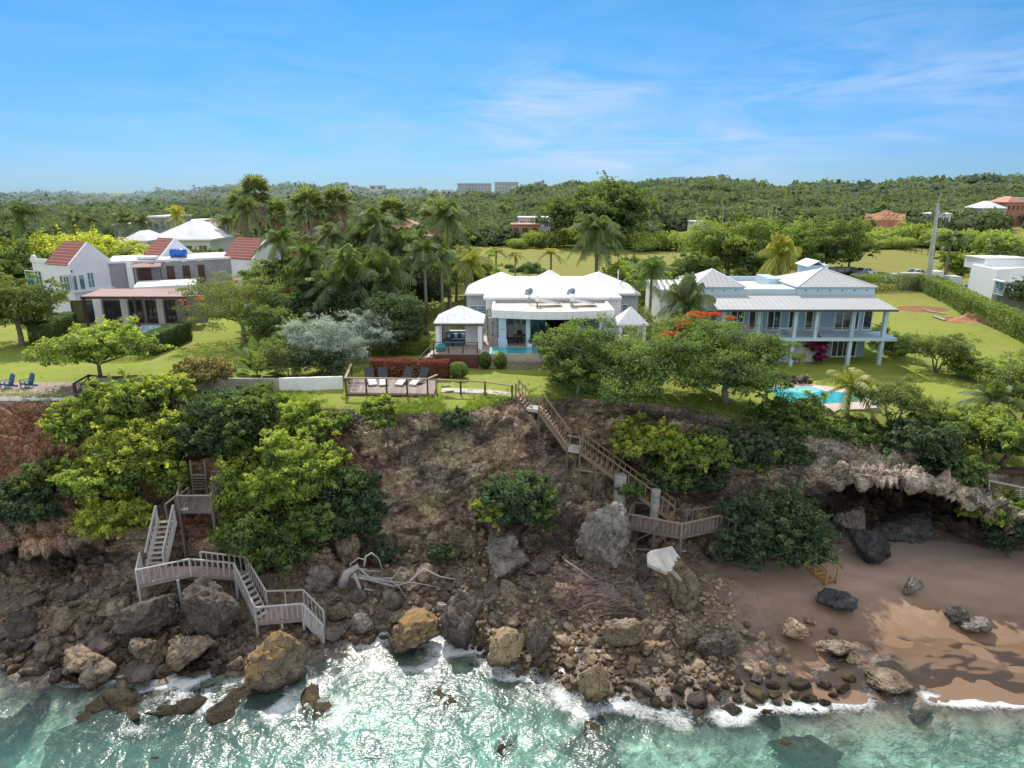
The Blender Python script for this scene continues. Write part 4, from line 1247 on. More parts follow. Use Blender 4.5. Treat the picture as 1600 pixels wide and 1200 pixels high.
# flamboyant trees: flat topped, feathery, with orange blossom
def flamboyant(base, label, seed, R0, H, z0, mat, fl, size=.15, clumps=120, per=120, th=None):
    rng = np.random.default_rng(seed)
    t_, c_ = broadleaf('flamboyant_tree', seed, blobs_r(seed, 8, R0, H, z0, .8, .5), clumps, per, size, .34, .42, th or z0 * .5, .24, 12, flat=.42, core=.3, spread=.6, droop=.25)
    o = put_tree('flamboyant_tree', base, (t_, c_), (M['bark_grey'], LEAF[mat]), label, 'tree')
    ch, ti = [], []
    for (a, q, zz, r_, k) in fl:
        c = np.array([math.cos(a) * R0 * q, math.sin(a) * R0 * q, z0 + zz + (.9 if seed == 306 else 0)])
        s = sphere_pts(k, rng, -.2)
        P = c + s * np.array([r_, r_, r_ * .35]) * rng.uniform(.3, 1, k)[:, None]
        ch.append(leaf_quads(P, unit(s + [0, 0, 1]), .20, rng, .8)); ti.append(rng.uniform(.2, 1, k))
    me = mesh_leaves('blossom', ch, ti); me.materials.append(LEAF['flower'])
    c = bpy.data.objects.new('blossom', me); COL.objects.link(c); c.parent = o
    return o
flamboyant(Vector((A(1132, 632, 48.8).x, 48.8, drop(15.6, 48.8))), 'wide feathery flamboyant tree with orange blossom in front of the blue house', 306, 4.6, 4.4, 3.0, 'green',
           [(2.5, .9, 1.5, 1.1, 520), (2.1, .78, 2.0, .95, 420), (2.9, .95, .9, .8, 300), (2.9, .95, .8, .5, 120), (1.75, .65, 2.1, .6, 130), (1.3, .8, 1.7, .5, 90), (2.3, 1.0, .9, .6, 160), (.9, .7, 1.2, .3, 25), (3.3, .8, .5, .4, 50)], clumps=230, per=150, th=1.7, size=.2)
flamboyant(Vector((A(372, 450, 66).x, 66, 0)), 'sparse flamboyant tree with scattered orange blossom beside the terrace pergola', 307, 5.6, 4.6, 4.3, 'olive',
           [(4.2, .8, .6, .5, 50), (3.6, .9, .2, .5, 50), (5.2, .7, .9, .5, 45), (2.0, .6, 1.3, .5, 45), (1.2, .8, .9, .5, 45), (4.6, .3, 1.4, .5, 35), (3.1, .95, -.8, .35, 40), (.3, .8, .6, .5, 40)], .18, 140, 90)
flamboyant(Vector((A(508, 385, 96).x, 96, 0)), 'orange blossoming flamboyant tree behind the dark garden grove', 308, 5.5, 4.5, 4.6, 'olive',
           [(a_, .7, 1.2, .9, 90) for a_ in (.2, 1.2, 2.2, 3.2, 4.0, 4.6, 5.4)] + [(4.7, .85, -.4, .8, 90)], .22, 80, 70)
near_tree(324, 606, 'yellow and bronze leaved croton bush on the grey wall', 310, 2.0, 1.5, 1.35, 'croton', 'croton_bush', 'shrub', size=.2, clumps=45, per=70, trunk_r=.06, stems=3, base_spread=.3, th=.7)
near_tree(140, 412, 'large yellow green tree behind the red roofed gable', 311, 8.2, 6.0, 4.8, 'yellow', 'spreading_tree', size=.42, clumps=130, per=100, base=Vector((A(140, 400, 98).x, 98, 0)), trunk_r=.3)
near_tree(215, 405, 'yellow green tree filling the gap between the villa gables', 312, 5.0, 4.2, 3.6, 'yellow', 'spreading_tree', size=.38, clumps=80, per=90, base=Vector((A(215, 400, 92).x, 92, 0)), trunk_r=.25)
near_tree(20, 500, 'dark tree with heavy crown at the left edge beside the villa', 313, 4.2, 5.0, 3.8, 'olive', 'dark_tree', size=.24, clumps=90, per=100, base=Vector((A(22, 480, 64).x, 64, 0)), trunk_r=.25)
near_tree(40, 500, 'small dark bushy tree against the white door of the villa', 314, 2.0, 3.2, 2.2, 'dark', 'dark_tree', size=.2, clumps=50, per=90, base=Vector((A(44, 480, 66).x, 66, 0)))
# grove between the two gardens
near_tree(600, 520, 'dense dark tree at the back of the silvery shrubs', 315, 3.4, 4.2, 3.0, 'dark', 'dark_tree', size=.22, clumps=90, per=100, base=Vector((A(610, 500, 62).x, 62, 0)))
near_tree(640, 470, 'grey green shrub tree left of the twin slim palms', 316, 2.8, 3.6, 2.6, 'olive', 'dark_tree', size=.2, clumps=70, per=90, base=Vector((A(632, 470, 68).x, 68, 0)))
near_tree(470, 470, 'dark leafy tree under the grove palms', 317, 3.2, 4.0, 3.0, 'dark', 'dark_tree', size=.22, clumps=80, per=90, base=Vector((A(470, 480, 65).x, 65, 0)))
near_tree(560, 470, 'shaded bushy tree in the heart of the palm grove', 318, 4.0, 6.6, 4.4, 'dark', 'dark_tree', size=.24, clumps=90, per=90, base=Vector((A(556, 470, 67).x, 67, 0)))
near_tree(428, 440, 'leafy tree hiding the end of the third red roof', 342, 3.0, 5.0, 4.6, 'green', 'dark_tree', size=.26, clumps=100, per=90, base=Vector((A(428, 450, 74).x, 74, 0)))
near_tree(415, 520, 'mid green tree between the blossoming tree and the paddle palm', 319, 2.4, 3.0, 2.2, 'green', 'dark_tree', size=.2, clumps=60, per=90, base=Vector((A(425, 520, 60).x, 60, 0)))
near_tree(445, 560, 'low leafy bush under the paddle leaved palm', 320, 2.2, 2.4, 1.5, 'olive', 'garden_bush', 'shrub', size=.16, clumps=60, per=90, base=Vector((A(450, 570, 52.4).x, 52.4, 0)), stems=3, base_spread=.3, trunk_r=.08)
near_tree(500, 580, 'dark green bush at the end of the white wall', 321, 2.0, 1.9, 1.2, 'dark', 'garden_bush', 'shrub', size=.15, clumps=55, per=90, base=Vector((A(503, 575, 53).x, 53, 0)), stems=3, base_spread=.3, trunk_r=.08)
near_tree(510, 540, 'larger silvery buttonwood shrub, front one of the pair', 322, 2.7, 3.2, 2.1, 'silver', 'silver_buttonwood', 'shrub', size=.16, clumps=120, per=110, base=Vector((A(508, 545, 54.5).x, 54.5, 0)), stems=3, base_spread=.4, trunk_r=.1, aspect=.3, core=.15)
near_tree(570, 510, 'silvery buttonwood shrub behind, up against the dark tree', 323, 2.3, 2.8, 2.3, 'silver', 'silver_buttonwood', 'shrub', size=.16, clumps=90, per=100, base=Vector((A(566, 520, 58.5).x, 58.5, 0)), stems=3, base_spread=.4, trunk_r=.1, aspect=.3, core=.15)
near_tree(1050, 500, 'grey green bush left of the weeping palm', 324, 2.5, 3.0, 1.8, 'olive', 'garden_bush', 'shrub', size=.17, clumps=70, per=90, base=Vector((A(1028, 500, 60).x, 60, drop(13, 60))), stems=3, base_spread=.3, trunk_r=.08)
near_tree(1105, 500, 'silvery bush between the weeping palm and the blue veranda', 325, 1.9, 2.2, 1.7, 'silver', 'silver_buttonwood', 'shrub', size=.16, clumps=55, per=90, base=Vector((A(1108, 500, 60).x, 60, drop(17.8, 60))), stems=3, base_spread=.3, trunk_r=.08, aspect=.35)
near_tree(978, 430, 'bright green round tree right of the biggest palm', 326, 4.0, 4.2, 3.2, 'bright', 'spreading_tree', size=.34, clumps=70, per=80, base=Vector((A(976, 420, 88).x, 88, 0)), trunk_r=.2)
near_tree(1110, 400, 'large feathery yellow green tree left of the blue house roof', 327, 8.0, 9.0, 5.0, 'scrub', 'large_tree', size=.42, clumps=140, per=90, base=Vector((A(1138, 420, 118).x, 118, 0)), trunk_r=.35)
near_tree(1180, 400, 'dark shaded tree at the right of the feathery tree', 328, 6.2, 6.6, 4.0, 'green', 'large_tree', size=.4, clumps=100, per=80, base=Vector((A(1180, 420, 112).x, 112, 0)), trunk_r=.3)
near_tree(1290, 410, 'dense dark tree behind the rooftop stair tower', 329, 6.5, 8.0, 5.0, 'green', 'large_tree', size=.4, clumps=120, per=90, base=Vector((A(1292, 410, 126).x, 126, 0)), trunk_r=.3)
near_tree(1262, 405, 'bushy tree between the yellowed palm and the dark tree', 330, 6.5, 7.5, 4.6, 'bright', 'large_tree', size=.4, clumps=90, per=80, base=Vector((A(1255, 410, 134).x, 134, 0)), trunk_r=.3)
near_tree(940, 380, 'huge round dark tree standing above the fields', 331, 12.0, 12.5, 7.6, 'green', 'giant_tree', size=.85, clumps=210, per=110, base=Vector((A(942, 350, 186).x, 186, drop(25, 186))), trunk_r=.6, n=9)
# right garden
near_tree(1460, 585, 'round feathery tree on the lawn below the red earth heap', 332, 2.9, 2.8, 2.2, 'olive', 'round_tree', size=.17, clumps=80, per=100, base=Vector((A(1462, 580, 63).x, 63, drop(40, 63))), stems=3, base_spread=.15, trunk_r=.14)
near_tree(1400, 560, 'dark bush at the corner column of the blue house', 333, 1.7, 2.4, 1.5, 'green', 'garden_bush', 'shrub', size=.17, clumps=50, per=90, base=Vector((A(1398, 560, 68.5).x, 68.5, drop(39, 68))), stems=3, base_spread=.2, trunk_r=.07)
near_tree(1365, 545, 'small bright bush seen under the veranda end', 334, 1.3, 2.0, 1.3, 'bright', 'garden_bush', 'shrub', size=.17, clumps=40, per=80, base=Vector((A(1366, 550, 72).x, 72, drop(39, 72))), stems=3, base_spread=.2, trunk_r=.07)
near_tree(1510, 580, 'bright bush right of the round feathery tree', 335, 1.6, 1.6, 1.1, 'bright', 'garden_bush', 'shrub', size=.17, clumps=40, per=80, base=Vector((A(1513, 575, 61).x, 61, drop(42, 61))), stems=3, base_spread=.2, trunk_r=.07)
near_tree(1548, 560, 'yellowish bush up the slope right of the round tree', 336, 1.8, 1.7, 1.1, 'scrub', 'garden_bush', 'shrub', size=.17, clumps=40, per=80, base=Vector((A(1538, 572, 60).x, 60, drop(42.5, 60))), stems=3, base_spread=.2, trunk_r=.07)
near_tree(1392, 672, 'vase shaped small tree with bare fanned stems on the right lawn', 337, 2.0, 1.9, 2.5, 'olive', 'round_tree', bark='bark_grey', size=.14, clumps=70, per=100, stems=6, trunk_r=.13, forks=18, base_spread=.08, th=1.3, core=.2)
near_tree(1495, 700, 'broad leaved sea almond tree on the cliff edge', 338, 2.3, 1.4, 1.6, 'green', 'sea_almond_tree', size=.26, clumps=60, per=70, stems=2, base_spread=.2, trunk_r=.12, aspect=.6, flat=.8, core=.25)
near_tree(1553, 725, 'bright leaved tree with two thick trunks near the right edge', 339, 2.5, 2.1, 2.5, 'bright', 'spreading_tree', size=.18, clumps=80, per=100, stems=2, base_spread=.5, trunk_r=.26, th=1.9)
near_tree(1597, 640, 'tall grey green tree cut by the right edge', 340, 2.7, 4.0, 3.2, 'olive', 'spreading_tree', bark='bark_grey', size=.17, clumps=80, per=90, base=Vector((A(1604, 640, 50).x, 50, drop(38, 50))), trunk_r=.18)
near_tree(1598, 470, 'dark bushy tree against the white house at the right edge', 341, 2.6, 4.2, 3.0, 'dark', 'dark_tree', size=.24, clumps=60, per=80, base=Vector((A(1604, 480, 82).x, 82, drop(63, 82))), trunk_r=.2)

# more of the greenery behind and between the houses
XT = [broadleaf('garden_tree%d' % i, 620 + i, blobs_r(620 + i, 7, 3.2, 3.6, 2.9, 1.0, .5), 90, 90, .26, .28, trunk_h=1.8, trunk_r=.16) for i in range(4)]
for i, (px_, Y_, s_, mt_, lb_) in enumerate([(455, 71, 1.25, 'dark', 'dark garden tree under the drooping fan headed palm'), (490, 73, 1.4, 'green', 'leafy tree at the left of the dark palm grove'), (540, 78, 1.6, 'dark', 'tall dark tree behind the palm grove'),
        (590, 80, 1.5, 'green', 'leafy tree behind the upright spear palm'), (635, 80, 1.35, 'dark', 'dark tree below the salmon roof at the grove edge'), (665, 84, 1.2, 'olive', 'olive tree behind the slim twin palms'), (712, 92, 1.3, 'green', 'green tree under the tall royal palm'),
        (742, 96, 1.1, 'bright', 'bright tree at the left corner of the villa roofs'), (690, 110, 1.5, 'olive', 'grey green tree between the driveway and the field'), (300, 95, 1.2, 'olive', 'olive tree behind the blue roof tank'), (340, 100, 1.3, 'green', 'green tree above the third red roof'),
        (415, 96, 1.4, 'olive', 'olive tree behind the end of the red roofed villa'), (462, 104, 1.5, 'green', 'green tree in front of the skirted fan palms'), (505, 108, 1.3, 'olive', 'small olive tree left of the orange blossom'), (1000, 96, 1.1, 'green', 'green tree behind the right white roof'),
        (1040, 84, .9, 'bright', 'bright shrubby tree beside the low annex roofs'), (1085, 96, 1.2, 'green', 'green tree at the foot of the feathery tree'), (1222, 118, 1.6, 'green', 'leafy tree behind the yellowed palm'), (1325, 128, 1.4, 'olive', 'olive tree right of the dense trees by the field'),
        (838, 92, .7, 'green', 'small green tree above the middle of the white roofs'), (1585, 96, 1.5, 'green', 'green tree behind the white house at the right edge'), (1495, 110, 1.0, 'bright', 'bright shrubby tree left of the dark fruiting palm'), (250, 104, 1.2, 'green', 'green tree in front of the wide white roof'),
        (10, 84, 1.5, 'green', 'green tree behind the dark tree at the left edge'), (70, 88, 1.3, 'olive', 'olive tree behind the left corner of the villa')]):
    x_ = A(px_, 430, Y_).x
    put_tree('garden_tree', (x_, Y_, drop(x_, Y_)), XT[i % 4], (M['bark'], LEAF[mt_]), lb_, 'tree', None, s_, i * 1.3)

# bushes on the cliff
def cliff_bush(px, py, Y, label, seed, R0, H, mat, size=.17, clumps=80, per=100, name='cliff_bush', n=6, sub=.6, dz=0, stems=True, **kw):
    n, sub = 10, .40
    p = A(px, py, Y)
    R0, H, clumps = R0 * 1.28, H * 1.35, int(clumps * 1.6)
    bl = blobs_r(seed, n, R0, H, 0, 1.0, sub)
    me = bush_mesh(name, seed, bl, clumps, per, size, **kw)
    o = thing(name, p, label, 'bush')
    me.materials.append(LEAF[mat])
    c = bpy.data.objects.new('foliage', me); COL.objects.link(c); c.parent = o
    if stems:
        r = random.Random(seed); mb = MB()
        g = Vector((0, 1.6, -H * .55))
        for i in range(9):
            e = Vector((r.uniform(-.75, .75) * R0, r.uniform(-.7, .2) * R0, r.uniform(-.35, .35) * H))
            s0 = g + Vector((r.uniform(-.35, .35) * R0, 0, r.uniform(-.2, .2)))
            m_ = s0.lerp(e, .5) + Vector((r.uniform(-.3, .3), -.2, r.uniform(-.1, .4)))
            mb.tube([s0, m_, e], [.05, .035, .012], 5)
            mb.tube([m_, m_.lerp(e, .5) + Vector((r.uniform(-.5, .5), -.2, r.uniform(-.2, .5))), e + Vector((r.uniform(-.7, .7), -.1, r.uniform(-.4, .4)))], [.03, .02, .008], 4)
        mb2 = bpy.data.meshes.new('stem'); mb2.from_pydata(mb.v, [], mb.f); mb2.materials.append(M['bark_grey'])
        c = bpy.data.objects.new('stem', mb2); COL.objects.link(c); c.parent = o
    return o
for a in [
    (200, 628, 43.6, 'bright bush on the cliff right below the left deck', 401, 2.2, 1.9, 'bright'),
    (255, 612, 44.8, 'bright bush in front of the grey wall below the timber fence', 402, 1.5, 1.4, 'yellow'),
    (130, 668, 42.0, 'pale sunlit bush at the upper left of the cliff', 403, 1.7, 1.5, 'bright'),
    (215, 690, 41.0, 'wide yellow green bush in the middle of the left cliff', 404, 2.6, 2.1, 'yellow'),
    (165, 745, 39.4, 'bright hanging bush left of the weathered stair landing', 405, 2.2, 1.7, 'bright'),
    (190, 800, 38.2, 'lowest yellow green bush above the grey stair flight', 406, 1.9, 1.6, 'yellow'),
    (265, 745, 40.0, 'bush just left of the timber landing half way down', 407, 1.3, 1.4, 'bright'),
    (345, 645, 44.0, 'dark green bush hanging below the grey wall', 408, 2.3, 2.0, 'dark'),
    (325, 690, 42.6, 'shaded bush behind the timber landing', 409, 1.9, 2.0, 'dark'),
    (395, 640, 44.0, 'light leafed bush below the white wall', 410, 2.3, 1.5, 'green'),
    (470, 660, 42.6, 'pale upright bush climbing towards the white wall', 411, 1.5, 1.8, 'bright'),
    (400, 760, 40.2, 'large bright bush right of the timber landing', 412, 2.3, 2.6, 'bright'),
    (480, 740, 39.8, 'tall sunlit bush in the middle of the left cliff greenery', 413, 2.1, 3.0, 'bright'),
    (420, 830, 38.4, 'lower green bush spreading over the boulders', 414, 2.7, 1.9, 'green'),
    (495, 820, 38.8, 'green bush between the sunlit bush and the dark creeper', 415, 1.7, 2.2, 'green'),
    (550, 790, 39.6, 'dark creeper covered bush at the bare rock face', 416, 1.7, 2.9, 'dark'),
    (40, 790, 38.6, 'dark scrubby bush on the lower left cliff', 417, 2.0, 1.9, 'dark'),
    (70, 745, 39.6, 'thin olive bush on the reddish earth', 418, 1.5, 1.2, 'olive'),
    (592, 645, 43.0, 'bright grassy bush right under the sun deck', 419, 1.0, 1.4, 'bright'),
    (712, 655, 43.4, 'small dark bush on the rim below the rail path', 420, .8, .8, 'dark'),
    (800, 778, 39.6, 'dark bush clinging to the middle of the cliff', 421, 1.9, 2.1, 'dark'),
    (768, 802, 38.8, 'yellow green sprig at the left of the dark cliff bush', 422, .9, 1.3, 'yellow'),
    (840, 800, 39.0, 'green bush with large leaves at the top of the pale boulder', 423, 1.0, 1.5, 'green'),
    (1010, 690, 43.2, 'bright bush beside the long stair flight', 424, 1.9, 1.4, 'yellow'),
    (1075, 705, 43.0, 'spreading bright bush right of the long stair flight', 425, 2.2, 1.6, 'bright'),
    (1040, 740, 42.0, 'dim leafy bush hanging over the long stair', 426, 1.6, 1.2, 'green'),
    (1130, 690, 44.2, 'shaded olive bush under the flamboyant tree', 427, 2.4, 1.6, 'dark'),
    (985, 765, 41.2, 'small green bush between the two concrete piers', 428, .9, .8, 'green'),
    (1235, 655, 46.0, 'glossy dark round bush in front of the kidney shaped pool', 429, 2.1, 2.1, 'green'),
    (1195, 690, 44.6, 'dark bush spilling over the pale rock rim', 430, 1.9, 1.8, 'dark'),
    (1330, 672, 46.0, 'low dark bush along the right rock rim', 431, 2.0, .9, 'green'),
    (1440, 690, 43.6, 'dense dark bush hanging above the cave', 432, 2.0, 1.8, 'dark'),
    (1490, 735, 42.4, 'glossy green bush over the cave mouth', 433, 1.8, 1.7, 'green'),
    (1590, 690, 43.0, 'green bush around the thick trunks at the right edge', 434, 1.6, 1.6, 'green'),
    (1545, 790, 40.6, 'leafy bush under the timber rail at the right edge', 435, 1.7, 1.2, 'bright'),
    (1590, 830, 39.6, 'dark trailing bush down the right end of the cave', 436, 1.4, 2.2, 'dark'),
    (1215, 820, 38.6, 'huge dark hanging bush at the left of the beach', 437, 2.6, 2.7, 'dark'),
    (1165, 850, 37.8, 'dark leafy bush low beside the stair foot', 438, 1.5, 1.8, 'dark'),
    (1250, 860, 37.8, 'dark bush above the small yellow beach steps', 439, 1.5, 1.5, 'dark'),
    (1160, 715, 44.0, 'dark leafy bush below the flamboyant tree trunk', 442, 2.0, 1.3, 'green'),
    (1235, 712, 43.4, 'dark creeper hanging over the pale ledge', 443, 1.3, 1.0, 'dark'),
    (1105, 745, 42.8, 'low dark bush in the shade of the long stair', 444, 1.4, .9, 'dark'),
    (370, 690, 42.6, 'green bush behind the upper landing rail', 445, 1.6, 1.5, 'green'),
    (300, 660, 43.6, 'sunlit bush over the short upper stair', 446, 1.2, 1.2, 'bright'),
    (525, 660, 43.4, 'pale grassy bush on the rim left of the sun deck', 447, .9, .8, 'scrub'),
    (600, 865, 38.0, 'small dark creeper at the foot of the bare rock face', 440, .7, .6, 'dark'),
    (690, 862, 38.0, 'little dark fern clump at the foot of the cliff', 441, .7, .5, 'dark'),
]:
    k = max(22, int(26 * a[5] * a[6]))
    cliff_bush(*a, clumps=min(k, 150), size=.22 if a[2] > 41 else .20, csize=.25, per=60, core=.5, flat=.75, spread=1.0)
# spiky agave
sp = paddles('agave', 9, 30, 1.3, .07, .1, 1.45)
put_bush('agave', hit(1212, 655) + Vector((0, .6, .3)), sp, LEAF['olive'], 'spiky agave rosette at the left end of the kidney shaped pool', 'plant')
put_bush('agave', hit(132, 622) + Vector((0, .3, .1)), sp, LEAF['silver'], 'grey spiky agave below the sea almond tree', 'plant', scale=.9)
ag = paddles('ornamental_grass', 10, 60, .9, .03, .5, 1.5)
put_bush('ornamental_grass', Vector((A(1260, 590, 58).x, 58, drop(25, 58))), ag, LEAF['yellow'], 'yellow grass tuft beside the garden path of the blue house', 'plant', scale=1.2)

# hedges
def hedge(name, path, w, h, mat, label, seed, size=.12, dens=130, rough=.08, group=None):
    base = Vector(path[0])
    me = hedge_mesh(name, seed, [np.array(p) - np.array(base) for p in path], w, h, dens, size, rough)
    return put_bush(name, base, me, LEAF[mat], label, 'hedge', group)
def gp(px, py, z=0): 
    g = G(px, py, z); return (g.x, g.y, drop(g.x, g.y) - .02)
hedge('hedge', [gp(583, 587), gp(700, 589)], 1.1, 1.35, 'red', 'clipped hedge of dark red leaves behind the sun loungers', 501, .13, 420, .13)
hedge('hedge', [gp(612, 552), gp(668, 552)], 1.7, 1.0, 'green', 'low rounded hedge left of the gazebo deck', 502, .12, 330, .12)
hedge('hedge', [gp(232, 556), gp(290, 531)], 1.5, 1.9, 'dark', 'dark hedge at the right side of the left villa pool', 503, .14, 300)
hedge('hedge', [gp(62, 540), gp(112, 516)], 1.5, 1.9, 'dark', 'dark hedge at the left side of the left villa pool', 504, .14, 300)
hedge('hedge', [gp(62, 560), gp(225, 560)], 1.6, .9, 'scrub', 'low yellowish hedge in front of the left villa pool', 505, .13, 110, .2)
hedge('hedge', [gp(1335, 455, 0), gp(1442, 452, 0), gp(1472, 466, 0), gp(1520, 492, -.3), gp(1600, 520, -.6), gp(1660, 545, -1)], 2.4, 2.3, 'green', 'long clipped green hedge bounding the right garden', 506, .2, 60, .16)
hedge('hedge', [gp(1480, 432, 0), gp(1515, 432, 0)], 1.5, 2.2, 'yellow', 'short yellow green hedge left of the white house', 507, .2, 60, .16)
def round_shrub(px, py, r, h, mat, label, seed, size=.10, name='round_shrub'):
    rng = np.random.default_rng(seed)
    k = int(420 * r * r * 8)
    s = sphere_pts(k, rng, -.8)
    P = s * np.array([r, r, h / 2]) * (1 + .10 * fbm(s * 2.5, 3, seed))[:, None] * rng.uniform(.86, 1.02, k)[:, None] + [0, 0, h / 2]
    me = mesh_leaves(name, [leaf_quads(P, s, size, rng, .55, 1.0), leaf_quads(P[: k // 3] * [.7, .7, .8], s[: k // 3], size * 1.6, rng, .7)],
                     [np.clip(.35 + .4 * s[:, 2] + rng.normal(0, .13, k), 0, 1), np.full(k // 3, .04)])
    return put_bush(name, gp(px, py), me, LEAF[mat], label, 'shrub')
round_shrub(716, 590, .82, 1.35, 'green', 'clipped ball shrub at the right end of the red hedge', 511)
round_shrub(758, 576, .55, 1.5, 'green', 'upright leafy shrub against the gazebo deck', 512, .14)
round_shrub(781, 576, .55, 1.5, 'bright', 'upright leafy shrub at the corner of the pool wall', 513, .14)

# weeds and creepers rooted in the ledges and along the rim of the cliff
rw_ = np.random.default_rng(31)
nv = P1.shape[0]
dvx = np.gradient(P1, axis=1); dvy = np.gradient(P1, axis=0)
Nn = np.cross(dvx, dvy); Nn /= np.linalg.norm(Nn, axis=2, keepdims=True) + 1e-9
vfrac = np.repeat(np.linspace(0, 1, nv)[:, None], NX, 1)
msk = fbm(V1 / [2.4, 2.4, 1.6], 4, 62).reshape(vfrac.shape)
cov = np.clip(msk - .12, 0, 1) * 2.2 * (Nn[..., 2] > .15) * (P1[..., 2] > -7.6) + sstep(.93, 1, vfrac) * (msk > -.18) * .9
cov *= .35 + .65 * (sstep(-8, -13, P1[..., 0]) + sstep(10, 14, P1[..., 0]) * sstep(22, 19, P1[..., 0]))
cov *= (np.abs(P1[..., 0]) < 45)
cov += sstep(.95, 1, vfrac) * .5
sel = np.argwhere(rw_.random(cov.shape) < cov * .20)
base_p = P1[sel[:, 0], sel[:, 1]]; base_n = Nn[sel[:, 0], sel[:, 1]]
rep = 9
Pq = np.repeat(base_p, rep, 0) + rw_.normal(0, .16, (len(base_p) * rep, 3)) + np.repeat(base_n, rep, 0) * rw_.uniform(.02, .30, len(base_p) * rep)[:, None]
me = mesh_leaves('weeds', [leaf_quads(Pq, np.repeat(base_n, rep, 0) + [0, 0, .5], .13, rw_, .45, 1.1)], [np.clip(np.repeat(rw_.normal(.35, .22, len(base_p)), rep) + rw_.normal(0, .1, len(Pq)), 0, 1)])
tag(link_mesh('weeds', me, LEAF['scrub']), 'low weeds and creepers growing on the ledges and rim of the cliff', 'plants', None, 'stuff')
print('weeds', len(Pq))

# rough uncut grass along the brink
ng = 7000
gx_ = rw_.uniform(-40, 42, ng); gy_ = PLe(gx_) + rw_.exponential(.8, ng)
kp_ = fbm(np.stack([gx_ / 2, gy_ / 2, gx_ * 0], 1), 3, 91) > -.15
gx_, gy_ = gx_[kp_], gy_[kp_]
Pg = np.repeat(np.stack([gx_, gy_, gz(gx_, gy_) + .06], 1), 6, 0) + rw_.normal(0, .10, (len(gx_) * 6, 3)) * [1, 1, .3]
ng2 = unit(rw_.normal(0, 1, (len(Pg), 3)) * [1, 1, .25])
me = mesh_leaves('tall_grass', [leaf_quads(Pg, ng2, .30, rw_, .16, .3, -.9)], [np.clip(np.repeat(rw_.normal(.5, .2, len(gx_)), 6), 0, 1)])
tag(link_mesh('tall_grass', me, LEAF['scrub']), 'rough uncut grass along the brink of the cliff', 'grass', None, 'stuff')
# ================================================================== building helpers
class Wall:
    """a wall line from a to b in plan (left to right seen from outside)"""
    def __init__(s, a, b):
        s.a, s.b = Vector((a[0], a[1])), Vector((b[0], b[1]))
        s.L = (s.b - s.a).length
        s.t = (s.b - s.a) / s.L
        s.n = Vector((s.t.y, -s.t.x))
    def p(s, d, z, out=0.0):
        q = s.a + s.t * d + s.n * out
        return Vector((q.x, q.y, z))
    def s_at(s, px):                        # distance along the wall of a photo column
        d = ray(px, 600); u = Vector((d.x, CS))
        u = Vector((d.x, ray(px, 600).y))
        # intersect the ray in plan with the wall line
        den = u.x * s.t.y - u.y * s.t.x
        return (u.y * s.a.x - u.x * s.a.y) / den if abs(den) > 1e-6 else 0

def window(root, w, s0, s1, z0, z1, mull=1, bars=0, fm='white', gm='glass', name='window', fw=.07, label=None):
    mb = MB()
    up = (w.n.x, w.n.y, 0)
    def bar(d0, za, d1, zb, th=fw):
        mb.beam(w.p(d0, za, .02), w.p(d1, zb, .02), th, .09, up)
    bar(s0, z0, s0, z1); bar(s1, z0, s1, z1)
    bar(s0 + fw / 2, z0 + fw / 2, s1 - fw / 2, z0 + fw / 2); bar(s0 + fw / 2, z1 - fw / 2, s1 - fw / 2, z1 - fw / 2)
    for k in range(1, mull): bar(s0 + (s1 - s0) * k / mull, z0 + fw, s0 + (s1 - s0) * k / mull, z1 - fw, fw * .8)
    for k in range(1, bars + 1): bar(s0 + fw, z0 + (z1 - z0) * k / (bars + 1), s1 - fw, z0 + (z1 - z0) * k / (bars + 1), fw * .45)
    o = mb.out(name, M[fm], root, label)
    g = MB(); g.add([w.p(s0, z0, .012), w.p(s1, z0, .012), w.p(s1, z1, .012), w.p(s0, z1, .012)], [(0, 1, 2, 3)])
    g.out('pane', M[gm], o)
    return o

def door(root, w, s0, s1, z0, z1, mat='brown_dark', handle=True, name='door', label=None):
    mb = MB()
    up = (w.n.x, w.n.y, 0)
    c = (s0 + s1) / 2
    mb.beam(w.p(c, z0, .02), w.p(c, z1, .02), s1 - s0, .06, up)
    o = mb.out(name, M[mat], root, label)
    if handle:
        h = MB().beam(w.p(s1 - .14, z0 + .95, .06), w.p(s1 - .14, z0 + 1.10, .06), .04, .05, up)
        h.out('handle', M['metal'], o)
    return o

def wallblock(mb, w, z0, z1, th=.25):        # a solid wall behind the line
    q = [w.p(0, z0), w.p(w.L, z0), w.p(w.L, z0, -th), w.p(0, z0, -th)]
    mb.prism([(p.x, p.y) for p in q], z0, z1)

def post(root, name, x, y, z0, z1, wx, wy, mat, **k):
    return MB().span(x - wx / 2, x + wx / 2, y - wy / 2, y + wy / 2, z0, z1).out(name, M[mat], root, **k)

# ================================================================== raised pool terrace of the main villa
TZ = 1.2
xl, xr = A(676, 553, 55.5).x, A(985, 540, 55.5).x
x1 = A(748, 553, 55.5).x; x2 = A(792, 553, 55.5).x
mb = MB().span(x1 + .02, xr, 55.5, 75, -.5, TZ)
mb.out('terrace', M['paving'], None, 'paved pool terrace in front of the main white villa', None, None, 'structure', org=(x1, 55.5, 0))
mb = MB().span(x2, xr, 55.0, 55.49, -.4, .62)
mb.span(x2, xr, 54.94, 55.46, .62, .68)
tag(mb.out('retaining_wall', M['stone_wall'], None, org=(x2, 55.2, 0)), 'low stone planter wall below the villa pool', 'wall')
for a_, b_, lab in ((795, 700, 0),):
    pass
